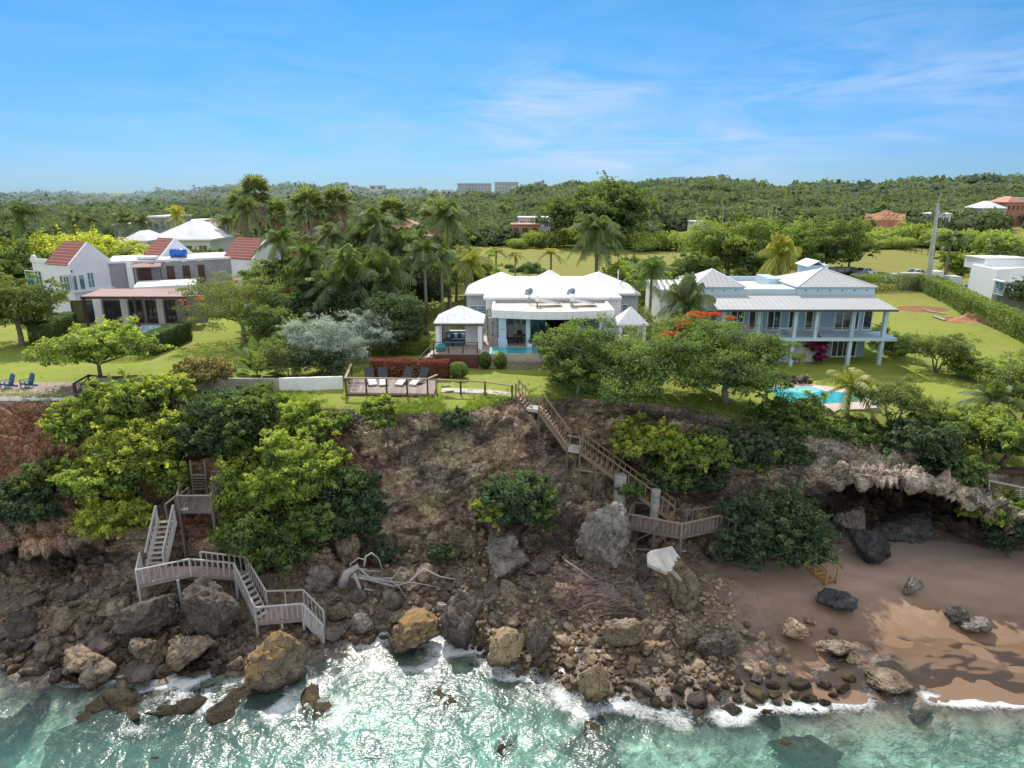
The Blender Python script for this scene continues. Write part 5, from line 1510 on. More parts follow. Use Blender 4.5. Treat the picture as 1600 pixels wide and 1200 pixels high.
# pool
pl = thing('swimming_pool', (x2, 55.6, TZ), 'bright blue pool in front of the white villa terrace', 'pool')
px0, px1_ = A(768, 548, 56).x, A(940, 548, 56).x
MB().span(px0, px1_, 55.62, 58.0, TZ + .01, TZ + .05).out('pool_water', M['pool'], pl)
mb = MB().span(px0 - .3, px1_ + .3, 55.5, 55.62, TZ + .0, TZ + .07).span(px0 - .3, px1_ + .3, 58.0, 58.35, TZ + .004, TZ + .07).span(px0 - .3, px0, 55.62, 58.0, TZ + .004, TZ + .07).span(px1_, px1_ + .3, 55.62, 58.0, TZ + .004, TZ + .07)
mb.out('pool_edge', M['concrete_pale'], pl)
hr = MB()
for dx in (0, .7):
    x_ = px0 + .4 + dx
    hr = MB().tube([(x_, 58.3, TZ), (x_ - .1, 58.35, TZ + .75), (x_ + .15, 57.9, TZ + .8), (x_ + .25, 57.5, TZ + .1)], .035, 7)
    hr.out('handrail', M['white'], pl, smooth=True)

# ------------------------------------------------------------------ main villa
YV = 59.0
mv = thing('villa', (A(865, 540, YV).x, YV, TZ), 'single storey white villa with three hipped roofs behind the blue pool', 'house')
def X(px, Y, py=480): return A(px, py, Y).x
zr = 4.45
# bowed flat porch roof
fx0, fx1 = X(768, 57.6), X(961, 57.6)
cxm = (fx0 + fx1) / 2; hw = (fx1 - fx0) / 2
poly = []
nseg = 22
for k in range(nseg + 1):
    u = -1 + 2 * k / nseg
    poly.append((cxm + u * hw, 57.9 - 1.0 * (1 - u * u)))
poly += [(fx1, 63.2), (fx0, 63.2)]
MB().prism(poly, 3.92, zr).out('porch_roof', M['white'], mv)
inner = [(x_, y_ + .35) if y_ < 60 else (x_, y_ - .1) for x_, y_ in poly]
inner = [(cxm + (x_ - cxm) * .965, y_) for x_, y_ in inner]
MB().prism(inner, zr, zr + .012).out('roof_deck', M['roof_deck'], mv)
rim = MB()
for (p0, p1) in zip(poly[:nseg], poly[1:nseg + 1]):
    rim.beam((p0[0], p0[1] + .12, zr + .08), (p1[0], p1[1] + .12, zr + .08), .22, .16)
rim.beam((fx0 + .11, 58, zr + .08), (fx0 + .11, 63, zr + .08), .22, .155).beam((fx1 - .11, 58, zr + .08), (fx1 - .11, 63, zr + .08), .22, .155)
rim.out('roof_rim', M['white'], mv)
# porch piers and columns
for pxa, pxb in ((779, 791), (936, 951)):
    a_, b_ = X(pxa, 58.2, 510), X(pxb, 58.2, 510)
    MB().span(a_, b_, 57.95, 63.0, TZ, 3.92).out('pier', M['pale_blue'], mv)
for pxc in (825, 903):
    c_ = X(pxc, 58.0, 515)
    post(mv, 'column', c_, 58.05, TZ, 3.92, .36, .36, 'pale_blue')
# rear wall of the porch with louvred openings
bw = Wall((X(791, 62.6), 62.6), (X(940, 62.6), 62.6))
gapa, gapb = bw.s_at(852), bw.s_at(880)
mb = MB()
wl1 = Wall(bw.p(0, 0)[:2], bw.p(gapa, 0)[:2]); wl2 = Wall(bw.p(gapb, 0)[:2], bw.p(bw.L, 0)[:2])
wallblock(mb, wl1, TZ, 3.92); wallblock(mb, wl2, TZ, 3.92)
mb.out('porch_wall', M['white'], mv)
for a_, b_, lv in ((792.5, 803, 'darkgreen'), (804.5, 813, 'glass_teal'), (815, 823, 'darkgreen')):
    z0_ = TZ + 1.15 if lv == 'darkgreen' else TZ + 1.25
    window(mv, bw, bw.s_at(a_), bw.s_at(b_), z0_, 3.75, 1, 5 if lv == 'darkgreen' else 0, 'white', lv)
window(mv, bw, bw.s_at(829), bw.s_at(839), TZ + .1, 3.75, 1, 0, 'teal', 'glass_teal', 'glass_door')
window(mv, bw, bw.s_at(840.5), bw.s_at(851), TZ + .1, 3.75, 1, 0, 'teal', 'glass_teal', 'glass_door')
window(mv, bw, bw.s_at(881), bw.s_at(889), TZ + .1, 3.75, 1, 0, 'teal', 'glass_teal', 'glass_door')
window(mv, bw, bw.s_at(890.5), bw.s_at(898), TZ + .1, 3.75, 1, 0, 'teal', 'glass_teal', 'glass_door')
for a_, b_, lv in ((906, 912, 'darkgreen'), (914, 922, 'glass_teal'), (924, 934, 'darkgreen')):
    window(mv, bw, bw.s_at(a_), bw.s_at(b_), TZ + 1.1, 3.75, 1, 5 if lv == 'darkgreen' else 0, 'white', lv)
# main body and roofs
bx0, bx1 = X(760, 64), X(968, 64)
MB().span(bx0, bx1, 63.0, 72, TZ, 4.72).out('wall', M['white'], mv) if False else None
mb = MB()
for w_ in (Wall((bx0, 63.2), (bx0 + (gapa + bw.a.x - bx0), 63.2)), Wall((bw.p(gapb, 0).x, 63.2), (bx1, 63.2))):
    wallblock(mb, w_, TZ, 4.75)
mb.span(bx0, bx0 + .25, 63.46, 73, TZ, 4.75).span(bx1 - .25, bx1, 63.46, 73, TZ, 4.75).span(bx0 + .26, bx1 - .26, 72.7, 73, TZ, 4.75)
mb.out('wall', M['white'], mv)
MB().span(bw.p(gapa, 0).x, bw.p(gapb, 0).x, 63.2, 63.45, 3.95, 4.75).out('lintel', M['white'], mv)
MB().span(bx0 + .26, bx1 - .26, 63.5, 72.6, TZ + .02, TZ + .03).out('floor', M['paving'], mv)
# seen through the open middle: hall with a dining set and cabinet
MB().span(cxm - 1.6, cxm - .2, 69.5, 70, TZ + .03, TZ + 2.1).out('cabinet', M['wood_brown'], mv)
MB().span(cxm - 1.4, cxm + .9, 66, 66.9, TZ + .72, TZ + .78).span(cxm - 1.2, cxm - 1.1, 66.4, 66.5, TZ + .03, TZ + .72).span(cxm + .6, cxm + .7, 66.4, 66.5, TZ + .03, TZ + .72).out('table', M['wood_brown'], mv)
ex0, ex1 = X(755, 62.7, 463), X(972, 62.7, 463)
MB().hip(ex0, ex1, 62.7, 73.2, 4.95, 1.35, .2, 8.2).out('hip_roof', M['white_roof'], mv)
# left and right wings
for pa, pb, ap, nm in ((726, 838, 782, 'l'), (882, 1000, 937, 'r')):
    xa, xb = X(pa, 67, 455), X(pb, 67, 455)
    MB().hip(xa, xb, 66.6, 66.6 + (xb - xa), 4.75, 1.75, .2, 0).out('hip_roof', M['white_roof'], mv)
wl, wr_ = Wall((X(729, 67.2, 470), 67.2), (X(763, 67.2, 470), 67.2)), Wall((X(965, 67.2, 470), 67.2), (X(997, 67.2, 470), 67.2))
for w_ in (wl, wr_):
    mb = MB(); wallblock(mb, w_, 0, 4.56, 6.0)
    mb.out('wing_wall', M['grey_wall'], mv)
window(mv, wl, wl.s_at(736), wl.s_at(761), 2.25, 3.45, 2, 3, 'white', 'teal')
window(mv, wr_, wr_.s_at(967), wr_.s_at(975), 2.0, 3.6, 1, 3, 'white', 'teal')
cxh = X(859, 76, 435)
MB().hip(cxh - 1.3, cxh + 1.3, 75, 77.4, 5.2, .8).out('hip_roof', M['white_roof'], mv)
MB().span(cxh - 1.1, cxh + 1.1, 75.2, 77.2, TZ, 5.02).out('wall', M['white'], mv)
# house on the roof edge: vent pipes
for px_ in (966, 832):
    p = A(px_, 428 if px_ > 900 else 438, 69)
    MB().tube([(p.x, 69, 4.9), (p.x, 69, p.z + .4)], .06, 8).out('vent_pipe', M['white'], mv)
# raised letters of the house number
w_ = Wall((X(779, 57.95, 510), 57.95), (X(791, 57.95, 510), 57.95))
mb = MB()
for k in range(4):
    mb.beam(w_.p(.16 + k * .13, 2.80, .01), w_.p(.16 + k * .13, 2.93, .01), .07, .02, (0, -1, 0))
mb.out('house_number', M['metal'], mv)

def dish(px, label):
    p = A(px, 461, 62.0)
    r = thing('satellite_dish', (p.x, 62.0, zr + .02), label, 'satellite dish')
    c = Vector((p.x, 62.0, zr + 1.0))
    mb = MB().tube([(p.x, 62.0, zr), c], .04, 8)
    mb.tube([(p.x - .35, 62.3, zr), (p.x, 62.05, zr + .7)], .025, 6).tube([(p.x + .35, 62.3, zr), (p.x, 62.05, zr + .7)], .025, 6)
    mb.out('mast', M['metal'], r)
    d = Vector((-.55, -.55, .6)).normalized(); u = d.orthogonal().normalized(); v = d.cross(u)
    vs, fs = [c - d * .02], []
    for j, (rr, dep) in enumerate(((.17, .01), (.33, .05), (.48, .12))):
        for k in range(20):
            a_ = 6.283 * k / 20
            vs.append(c + (u * math.cos(a_) + v * math.sin(a_)) * rr + d * dep)
    for k in range(20): fs.append((0, 1 + k, 1 + (k + 1) % 20))
    for j in range(2):
        for k in range(20): fs.append((1 + j * 20 + k, 1 + (j + 1) * 20 + k, 1 + (j + 1) * 20 + (k + 1) % 20, 1 + j * 20 + (k + 1) % 20))
    MB().add(vs, fs).out('reflector', M['metal'], r, smooth=True)
    MB().tube([c - v * .45 + d * .1, c + d * .5], .02, 6).box(c + d * .52, (.1, .1, .12)).out('feed_arm', M['darkmetal'], r)
dish(827, 'grey satellite dish on the left of the villa porch roof')
dish(893, 'grey satellite dish on the middle of the villa porch roof')
def heater(px, label):
    p = A(px, 472, 60.6)
    r = thing('solar_heater', (p.x, 60.6, zr + .02), label, 'solar heater')
    x0_, x1_ = p.x - .8, p.x + 1.35
    MB().slab([(x0_, 60.2, zr + .62), (x1_, 60.2, zr + .20), (x1_, 61.5, zr + .20), (x0_, 61.5, zr + .62)], .08).out('collector', M['white'], r)
    MB().slab([(x0_ + .08, 60.28, zr + .622), (x1_ - .08, 60.28, zr + .225), (x1_ - .08, 61.42, zr + .225), (x0_ + .08, 61.42, zr + .622)], .02).out('panel_glass', M['solar'], r)
    MB().tube([(x0_ - .1, 60.0, zr + .75), (x0_ - .1, 61.6, zr + .75)], .26, 14).out('tank', M['white'], r, smooth=True)
    for yy in (60.3, 61.4): MB().beam((x0_ - .1, yy, zr), (x0_ - .1, yy, zr + .5), .06, .06).out('leg', M['darkmetal'], r)
heater(855, 'tilted solar water heater right of the left satellite dish')
heater(909, 'tilted solar water heater at the right end of the porch roof')

# patio table and chairs under the porch
def chair(x, y, z, rz, label, mat='cush_grey', group=None):
    r = thing('patio_chair', (x, y, z), label, 'chair', group)
    r.rotation_euler.z = 0
    m = Matrix.Rotation(rz, 3, 'Z'); o = Vector((x, y, z))
    def P(a, b, c): return o + m @ Vector((a, b, c))
    MB().slab([P(-.24, -.24, .45), P(.24, -.24, .45), P(.24, .24, .45), P(-.24, .24, .45)], .06).out('seat', M[mat], r)
    MB().slab([P(-.24, .24, .45), P(.24, .24, .45), P(.24, .34, .95), P(-.24, .34, .95)], .05).out('backrest', M[mat], r)
    for a in (-.21, .21):
        for b in (-.21, .21): MB().beam(P(a, b, 0), P(a, b, .4), .04, .04).out('leg', M['darkmetal'], r)
tx_ = X(812, 59.8, 527)
tb = thing('patio_table', (tx_, 59.9, TZ), 'round patio table under the left side of the villa porch', 'table')
MB().tube([(tx_, 59.9, TZ + .70), (tx_, 59.9, TZ + .74)], .6, 20).out('table_top', M['glass'], tb)
MB().tube([(tx_, 59.9, TZ), (tx_, 59.9, TZ + .70)], [.25, .06], 12).out('pedestal', M['darkmetal'], tb)
for k, (dx, dy, rz, lb) in enumerate(((-.85, .1, 1.57, 'left of the round patio table'), (.85, -.1, -1.57, 'right of the round patio table'), (.0, .85, 0, 'behind the round patio table'))):
    chair(tx_ + dx, 59.9 + dy, TZ, rz, 'dark wicker chair ' + lb)
for k, px_ in enumerate((842, 848, 856)):
    chair(X(px_, 60.5, 527), 60.3 + .3 * k, TZ, -.6 + .5 * k, 'patio chair by the teal glass doors, ' + ('left', 'middle', 'right')[k] + ' of three')
pp = X(828, 57.6, 533)
pt = thing('potted_plant', (pp, 57.75, TZ), 'small plant in a white pot at the porch column', 'potted plant')
MB().tube([(pp, 57.75, TZ), (pp, 57.75, TZ + .42)], [.17, .23], 14).out('pot', M['white'], pt, smooth=True)
pm = paddles('leaves', 12, 16, .6, .06, .5, 1.5); pm.materials.append(LEAF['green'])
c_ = bpy.data.objects.new('leaves', pm); COL.objects.link(c_); c_.parent = pt; c_.location = (0, 0, .4)

# ------------------------------------------------------------------ gazebo, deck, shower
gx0, gx1 = A(680, 545, 57.6).x, A(752, 545, 57.6).x
gz_ = thing('gazebo', ((gx0 + gx1) / 2, 57.5, TZ), 'white pool pavilion with hipped roof and dark blue sofa inside', 'gazebo')
ga, gb = X(678, 57.2, 507), X(756, 57.2, 507)
MB().hip(ga, gb, 57.0, 61.2, 3.62, 1.15, .10, .4).out('roof', M['white_roof'], gz_)
MB().span(ga + .06, gb - .06, 57.06, 61.14, 3.36, 3.515).out('eave_beam', M['darkmetal'], gz_)
for x_ in (ga + .3, gb - .35):
    MB().span(x_ - .18, x_ + .18, 57.2, 57.56, TZ, 3.36).out('column', M['white'], gz_)
MB().span(gb - .5, gb - .2, 57.57, 61.0, TZ, 3.358).out('side_wall', M['white'], gz_)
MB().span(ga + .18, ga + .4, 59.6, 61.0, TZ, 3.358).out('side_wall', M['white'], gz_)
mb = MB().span(ga + .41, ga + 1.0, 60.7, 60.98, TZ, 3.357).span(ga + 2.6, gb - .51, 60.7, 60.98, TZ, 3.357).span(ga + 1.0, ga + 2.6, 60.7, 60.98, TZ, TZ + 1.0).span(ga + 1.0, ga + 2.6, 60.7, 60.98, TZ + 1.75, 3.357)
mb.out('back_wall', M['white'], gz_)
MB().span(ga + 2.55, gb - .52, 59.2, 59.4, TZ, 3.356).out('partition', M['white'], gz_)
so = thing('outdoor_sofa', (ga + 1.6, 59.6, TZ), 'dark blue outdoor corner sofa inside the pool pavilion', 'sofa')
MB().span(ga + .7, ga + 2.5, 59.7, 60.5, TZ, TZ + .42).span(ga + .7, ga + 1.4, 58.4, 59.69, TZ, TZ + .42).out('seat', M['cush_blue'], so)
MB().span(ga + .7, ga + 2.5, 60.5, 60.68, TZ, TZ + .85).out('backrest', M['cush_grey'], so)
for k in range(5):
    MB().box((ga + .95 + k * .33, 60.35, TZ + .62), (.3, .14, .34), .0).out('cushion', M['cush_blue'] if k % 2 else M['pale_blue'], so)
ot = thing('ottoman', (ga + 1.9, 58.9, TZ), 'dark square ottoman in front of the blue sofa', 'ottoman')
MB().span(ga + 1.55, ga + 2.35, 58.5, 59.2, TZ + .06, TZ + .42).out('cushion', M['cush_blue'], ot)
MB().span(ga + 1.6, ga + 2.3, 58.55, 59.15, TZ, TZ + .06).out('base', M['darkmetal'], ot)
pf = A(688, 543, 56.3)
mb = MB(); 
mb.tube([(pf.x, 56.5, TZ + .13), (pf.x, 56.5, TZ + .18), (pf.x, 56.5, TZ + .38), (pf.x, 56.5, TZ + .58), (pf.x, 56.5, TZ + .63)], [.3, .42, .48, .42, .25], 18)
tag(mb.out('pouf', M['turq'], None, org=(pf.x, 56.5, TZ + .12), smooth=True), 'round turquoise pouf on the gazebo deck', 'pouf')
dx0, dx1 = xl, x1
dk = thing('gazebo_deck', ((dx0 + dx1) / 2, 55.6, 0), 'dark brown timber deck with rail in front of the pool pavilion', 'deck')
MB().span(dx0, dx1, 55.45, 57.4, TZ - .02, TZ + .08).out('floor', M['deck'], dk)
mb = MB()
for k in range(9): mb.span(dx0, dx1, 55.44, 55.5, k * .13 + .01, k * .13 + .12)
mb.out('skirt_boards', M['deck_red'], dk)
MB().span(dx0 + .1, dx1 - .05, 55.55, 61.3, -.4, TZ - .03).out('base', M['concrete'], dk)
MB().span(dx0 + .1, dx1 - .05, 57.41, 61.3, TZ - .03, TZ + .001).out('inner_floor', M['paving'], dk)
for k in range(4):
    x_ = dx0 + .1 + (dx1 - dx0 - .2) * k / 3
    MB().beam((x_, 55.52, TZ + .08), (x_, 55.52, TZ + 1.0), .09, .09).out('post', M['wood_dark'], dk)
MB().beam((dx0, 55.52, TZ + 1.03), (dx1, 55.52, TZ + 1.03), .12, .06).out('handrail', M['wood_dark'], dk)
for zz in (.35, .65): MB().beam((dx0, 55.52, TZ + zz), (dx1, 55.52, TZ + zz), .02, .02).out('rail', M['metal'], dk)
MB().beam((dx0 - 1.3, 55.6, .75), (dx0, 55.6, TZ + .95), .07, .06).out('stair_rail', M['metal'], dk)
mb = MB()
for k in range(5): mb.span(dx0 - 1.4 + k * .28, dx0 - 1.12 + k * .28, 55.6, 57, -.2, .24 * (k + 1) - .02)
mb.out('step', M['concrete_pale'], dk)
sh = A(770, 520, 58.9)
sw = thing('outdoor_shower', (sh.x, 59, TZ), 'concrete shower wall between the pool pavilion and the villa', 'shower')
MB().span(A(763, 520, 59).x, A(777, 520, 59).x, 59.0, 59.18, TZ, TZ + 2.5).out('wall', M['concrete_pale'], sw)
MB().beam((sh.x, 58.97, TZ + .8), (sh.x, 58.97, TZ + 2.1), .03, .03).box((sh.x, 58.85, TZ + 2.1), (.16, .2, .04)).box((sh.x, 58.95, TZ + .95), (.12, .06, .12)).out('shower_pipe', M['darkmetal'], sw)
hedge('hedge', [(A(762, 500, 62).x, 61, TZ), (A(779, 500, 62).x, 61, TZ)], 1, 2.9, 'dark', 'dark hedge strip rising behind the outdoor shower', 520, .12, 120)
# small pavilion on the right
sp_ = A(988, 540, 57.5)
sx0, sx1 = X(963, 57, 507), X(1013, 57, 507)
pv = thing('small_pavilion', ((sx0 + sx1) / 2, 57.5, TZ), 'small white pavilion with steep pyramid roof right of the villa', 'gazebo')
MB().hip(sx0, sx1, 56.6, 56.6 + (sx1 - sx0), 3.55, 1.35, .12, 0).out('roof', M['white_roof'], pv)
for x_ in (sx0 + .35, sx1 - .35):
    for y_ in (56.9, 58.9): post(pv, 'column', x_, y_, TZ - .3, 3.43, .28, .28, 'white')
MB().span(sx0 + .35, sx1 - .35, 58.8, 58.95, TZ, TZ + .95).out('low_wall', M['white'], pv)
MB().span(sx0 + .1, sx1 - .1, 56.7, 59.2, TZ - 1.2, TZ - .05).out('base', M['concrete_pale'], pv)

# ------------------------------------------------------------------ blue house on the right
BZ = -2.5
bh = thing('blue_house', (29, 66, BZ), 'two storey pale blue house with long ribbed veranda roof', 'house')
Yf = 66.0
fl2 = .45
cols = [1128, 1183, 1240, 1273, 1330, 1380]
xA = X(1112, Yf, 500); xB = X(1388, Yf, 560)
bwl = Wall((X(1118, 69.0, 510), 69.0), (X(1355, 69.0, 510), 69.0))
mb = MB(); wallblock(mb, bwl, BZ, 3.9, 9.0); mb.out('wall', M['blue_wall'], bh)
MB().span(xA - .3, xB + .35, 65.6, 69.0, fl2 - .32, fl2).out('balcony_floor', M['pale_blue'], bh)
for pc in cols:
    x_ = X(pc, Yf, 520)
    mb = MB()
    if pc in (1330, 1380, 1240):
        mb.prism([(x_ - .17, Yf - .2), (x_ + .17, Yf - .2), (x_ + .17, Yf + .2), (x_ - .17, Yf + .2)], [BZ - .6] * 4, [3.3] * 4)
    else:
        mb.span(x_ - .17, x_ + .17, Yf - .2, Yf + .2, fl2, 3.3)
    mb.out('column', M['pale_blue'], bh)
for pc in (1382,):
    x_ = X(pc, Yf + 2.8, 520)
    MB().span(x_ - .3, x_ + .0, Yf + 2.6, Yf + 2.9, BZ - .6, fl2 - .33).out('column', M['pale_blue'], bh)
# veranda roof: one long ribbed slope with hipped ends
zl, zh = 3.42, 4.28
q0, q1 = X(1122, 65, 484), X(1404, 65, 484)
t0, t1 = X(1103, 68.4, 463), X(1364, 68.4, 463)
MB().slab([(q0, 65, zl), (q1, 65, zl), (t1, 68.6, zh), (t0, 68.6, zh)], .10).out('veranda_roof', M['metal_roof'], bh)
MB().slab([(q1, 65, zl), (q1 + .02, 69.5, zl + .05), (t1, 69.4, zh), (t1, 68.6, zh)], .10).out('roof_end', M['metal_roof'], bh)
MB().beam((q0, 64.98, zl - .13), (q1, 64.98, zl - .13), .07, .16).out('gutter', M['darkmetal'], bh)
for px_ in (1187, 1336): MB().tube([(X(px_, 65, 500), 65.05, zl - .15), (X(px_, 65.7, 500), 65.7, zl - .8), (X(px_, 65.7, 500), 65.7, fl2)], .05, 6).out('downpipe', M['pale_blue'], bh)
# roof level: parapets, two hipped towers, stair tower
rx0, rx1 = X(1100, 69, 455), X(1365, 69, 455)
MB().span(rx0, rx1, 69.01, 80, 3.9, 4.35).out('roof_slab', M['roof_deck'], bh)
for (a_, b_, c_, d_) in ((rx0, rx1, 69.02, 69.3), (rx0, rx1, 79.7, 80), (X(1175, 72, 450), X(1262, 72, 450), 72.2, 72.5)):
    MB().span(a_, b_, c_, d_, 4.352, 4.85).out('parapet', M['pale_blue'], bh)
MB().span(X(1162, 69.3, 455), X(1242, 69.3, 455), 69.31, 72.19, 4.352, 4.86).out('roof_block', M['white'], bh)
MB().span(X(1195, 75, 445), X(1215, 75, 445), 74, 78, 4.353, 5.3).out('roof_block', M['pale_blue'], bh)
for (pa, pb, ap) in ((1078, 1162, 1118), (1241, 1366, 1302)):
    a_, b_ = X(pa, 69.4, 452), X(pb, 69.4, 452)
    dpt = min(b_ - a_, 7.5)
    o_ = MB().span(a_ + .15, b_ - .15, 69.2 - .25, 69 + dpt, 3.0 if pa > 1200 else 2.6, 5.02).out('tower_wall', M['pale_blue'], bh)
    MB().hip(a_, b_, 68.75, 69.2 + dpt, 5.1, 1.5, .09, 0).out('tower_roof', M['metal_roof'], bh)
    rm = MB()
    cxr, cyr = (a_ + b_) / 2, (68.75 + 69.2 + dpt) / 2
    if (b_ - a_) >= .45 + dpt: pass
    for (ux, uy) in ((a_, 68.75), (b_, 68.75)):
        rm.beam((ux, uy, 5.12), (cxr, cyr, 6.63), .16, .06)
    rm.out('ridge_cap', M['white'], bh)
    n_ = 4 if pa < 1200 else 6
    for k in range(n_):
        x_ = a_ + (b_ - a_) * (k + .8) / (n_ + .6)
        MB().tube([(x_, 68.91, 4.72), (x_, 68.94, 4.72)], .075, 10).out('vent_hole', M['darkmetal'], bh)
sa, sb = X(1251, 77, 430), X(1280, 77, 430)
MB().prism([(sa, 75), (sb, 75), (sb, 78), (sa, 78)], 4.353, [6.6, 6.7, 6.7, 6.6]).out('stair_tower', M['pale_blue'], bh)
MB().slab([(sa - .3, 74.7, 6.55), (sa + .9, 74.7, 7.15), (sa + .9, 78.2, 7.15), (sa - .3, 78.2, 6.55)], .08).slab([(sa + .9, 74.7, 7.15), (sa + 3.6, 74.7, 4.9), (sa + 3.6, 78.2, 4.9), (sa + .9, 78.2, 7.15)], .08).out('tower_roof', M['white'], bh)
# upper french windows
for a_, b_, mu in ((1132, 1152, 2), (1160, 1180, 2), (1188, 1208, 2), (1221, 1234, 1), (1246, 1268, 2), (1291, 1327, 3), (1334, 1347, 1)):
    window(bh, bwl, bwl.s_at(a_), bwl.s_at(b_), fl2 + (.1 if a_ != 1132 else .9), fl2 + 2.45, mu, 0, 'white', 'glass', 'french_window', .10)
# balcony rail with glass
xs_ = [X(p_, 65.75, 520) for p_ in cols]
for a_, b_ in zip(xs_[:-1], xs_[1:]):
    o_ = MB().beam((a_ + .18, 65.72, fl2 + 1.0), (b_ - .18, 65.72, fl2 + 1.0), .05, .05).out('balcony_rail', M['metal'], bh)
    for zz in (.25, .45, .65, .85): MB().beam((a_ + .18, 65.72, fl2 + zz), (b_ - .18, 65.72, fl2 + zz), .015, .015).out('cable', M['metal'], o_)
o_ = MB().beam((xs_[-1], 66.2, fl2 + 1.0), (xs_[-1], 69, fl2 + 1.0), .05, .05).out('balcony_rail', M['metal'], bh)
# ground floor
gwl = Wall((X(1118, 67.6, 550), 67.6), (X(1274, 67.6, 550), 67.6))
mb = MB(); wallblock(mb, gwl, BZ - .5, fl2 - .33, 1.35); mb.out('ground_wall', M['pale_blue'], bh)
window(bh, gwl, gwl.s_at(1196), gwl.s_at(1233), -.9, -.1, 3, 3, 'pale_blue', 'teal')
door(bh, gwl, gwl.s_at(1241), gwl.s_at(1252), BZ, -.35, 'white')
door(bh, gwl, gwl.s_at(1252.4), gwl.s_at(1263), BZ, -.35, 'white')
window(bh, bwl, bwl.s_at(1292), bwl.s_at(1318), BZ + .2, fl2 - .5, 3, 0, 'white', 'glass', 'french_window', .10)
window(bh, bwl, bwl.s_at(1320), bwl.s_at(1329), BZ + .2, fl2 - .5, 1, 0, 'white', 'glass', 'french_window', .10)
# low annex roofs at the left
ax0, ax1 = X(1030, 72, 445), X(1082, 72, 445)
MB().span(ax0, ax1, 71, 79, BZ, 4.3).out('annex', M['white'], bh)
MB().span(ax0 - .15, ax1 + .1, 70.85, 79.1, 4.302, 4.55).out('annex_roof', M['white_roof'], bh)
MB().span(X(1057, 69.8, 455), X(1081, 69.8, 455), 69.5, 70.8, BZ, 4.1).out('annex', M['pale_blue'], bh)
# balcony table
bt = X(1227, 67, 515)
r_ = thing('balcony_table', (bt, 67, fl2), 'pale table on the upper veranda of the blue house', 'table')
MB().span(bt - .7, bt + .7, 66.7, 67.4, fl2 + .70, fl2 + .75).out('table_top', M['white'], r_)
for a_ in (-.62, .62):
    for b_ in (66.78, 67.32): MB().beam((bt + a_, b_, fl2), (bt + a_, b_, fl2 + .7), .06, .06).out('leg', M['white'], r_)
# bougainvillea
bg_ = broadleaf('bougainvillea', 610, [(0, 0, 1.7, .8, .5, 1.0), (.2, 0, .7, .55, .45, .7), (-.2, 0, 2.2, .6, .45, .5), (.5, 0, 2.0, .5, .4, .5)], 50, 80, .13, .4)[1]
o_ = put_bush('bougainvillea', (X(1277, 66.2, 545), 66.3, BZ - .1), bg_, LEAF['magenta'], 'dark magenta bougainvillea climbing the blue house front', 'shrub', scale=1.15)
# pool deck, kidney pool, path
kp = thing('kidney_pool', (X(1262, 55, 622), 55, -2.1), 'kidney shaped pool with pale turquoise shelf below the blue house', 'pool')
def zpl(px, py, z): g = G(px, py, z); return (g.x, g.y)
dz_ = -1.92
outer = [zpl(*p, dz_) for p in [(1150, 640), (1190, 660), (1240, 662), (1270, 648), (1297, 647), (1310, 640), (1350, 639), (1375, 636), (1368, 622), (1340, 612), (1290, 603), (1240, 598), (1200, 603), (1160, 618)]]
MB().prism(outer, -3.2, dz_).out('pool_deck', M['paving_pink'], kp)
import itertools
def smooth_poly(pts, it=3):
    for _ in range(it):
        q = []
        for a, b in zip(pts, pts[1:] + pts[:1]):
            q += [(a[0] * .75 + b[0] * .25, a[1] * .75 + b[1] * .25), (a[0] * .25 + b[0] * .75, a[1] * .25 + b[1] * .75)]
        pts = q
    return pts
pool = smooth_poly([zpl(*p, dz_) for p in [(1178, 621), (1230, 629), (1275, 632), (1310, 629), (1350, 627), (1352, 618), (1320, 613), (1290, 612), (1270, 605), (1235, 604), (1205, 606), (1182, 612)]])
MB().prism(pool, -3.0, dz_ + .02).out('pool_water', M['pool'], kp)
shelf = smooth_poly([zpl(*p, dz_) for p in [(1222, 608), (1250, 615), (1275, 614), (1284, 611), (1268, 606.3), (1235, 605.2)]])
MB().prism(shelf, -3.0, dz_ + .028).out('pool_shelf', M['pool_pale'], kp)
rw = thing('rock_wall', (*zpl(1250, 600, -2.1), -2.1), 'rough rock garden wall behind the kidney shaped pool', 'wall')
r2 = random.Random(5)
# ================================================================== rocks
def rock_mesh(name, seed, sub=4, cuts=9, rough=.16, squash=(1, 1, .8), lf=.22):
    import bmesh
    bm = bmesh.new(); bmesh.ops.create_icosphere(bm, subdivisions=sub, radius=1.0)
    P = np.array([v.co for v in bm.verts]); F = np.array([[v.index for v in f.verts] for f in bm.faces]); bm.free()
    rng = np.random.default_rng(seed)
    V = P * (1 + lf * fbm(P * 1.1 + seed, 3, seed))[:, None]
    for _ in range(cuts):                     # planar faces of broken stone
        n = unit(rng.normal(0, 1, 3)); d = rng.uniform(.44, .84)
        h = V @ n - d
        V = V - np.outer(np.clip(h, 0, None) * .93, n)
    N = unit(V)
    V = V + N * (fbm(V * 2.3 + seed, 5, seed + 3) * rough + fbm(V * 7 + seed, 4, seed + 5, .6) * rough * .75)[:, None]
    d1, d2 = worley(V * 2.6 + seed, seed)
    V = V + N * ((np.clip(d2 - d1, 0, .3) / .3 - .7) * rough * .35)[:, None]
    rd = 1 - np.abs(fbm(V * 1.9 + seed, 4, seed + 9)) * 2.5
    V = V - N * (np.clip(rd - .7, 0, 1) * rough * 1.6)[:, None]
    V = V + N * (fbm(V * 16 + seed, 3, seed + 11) * rough * .22)[:, None]
    V = V * np.array(squash)
    return np_mesh(name, V, F)

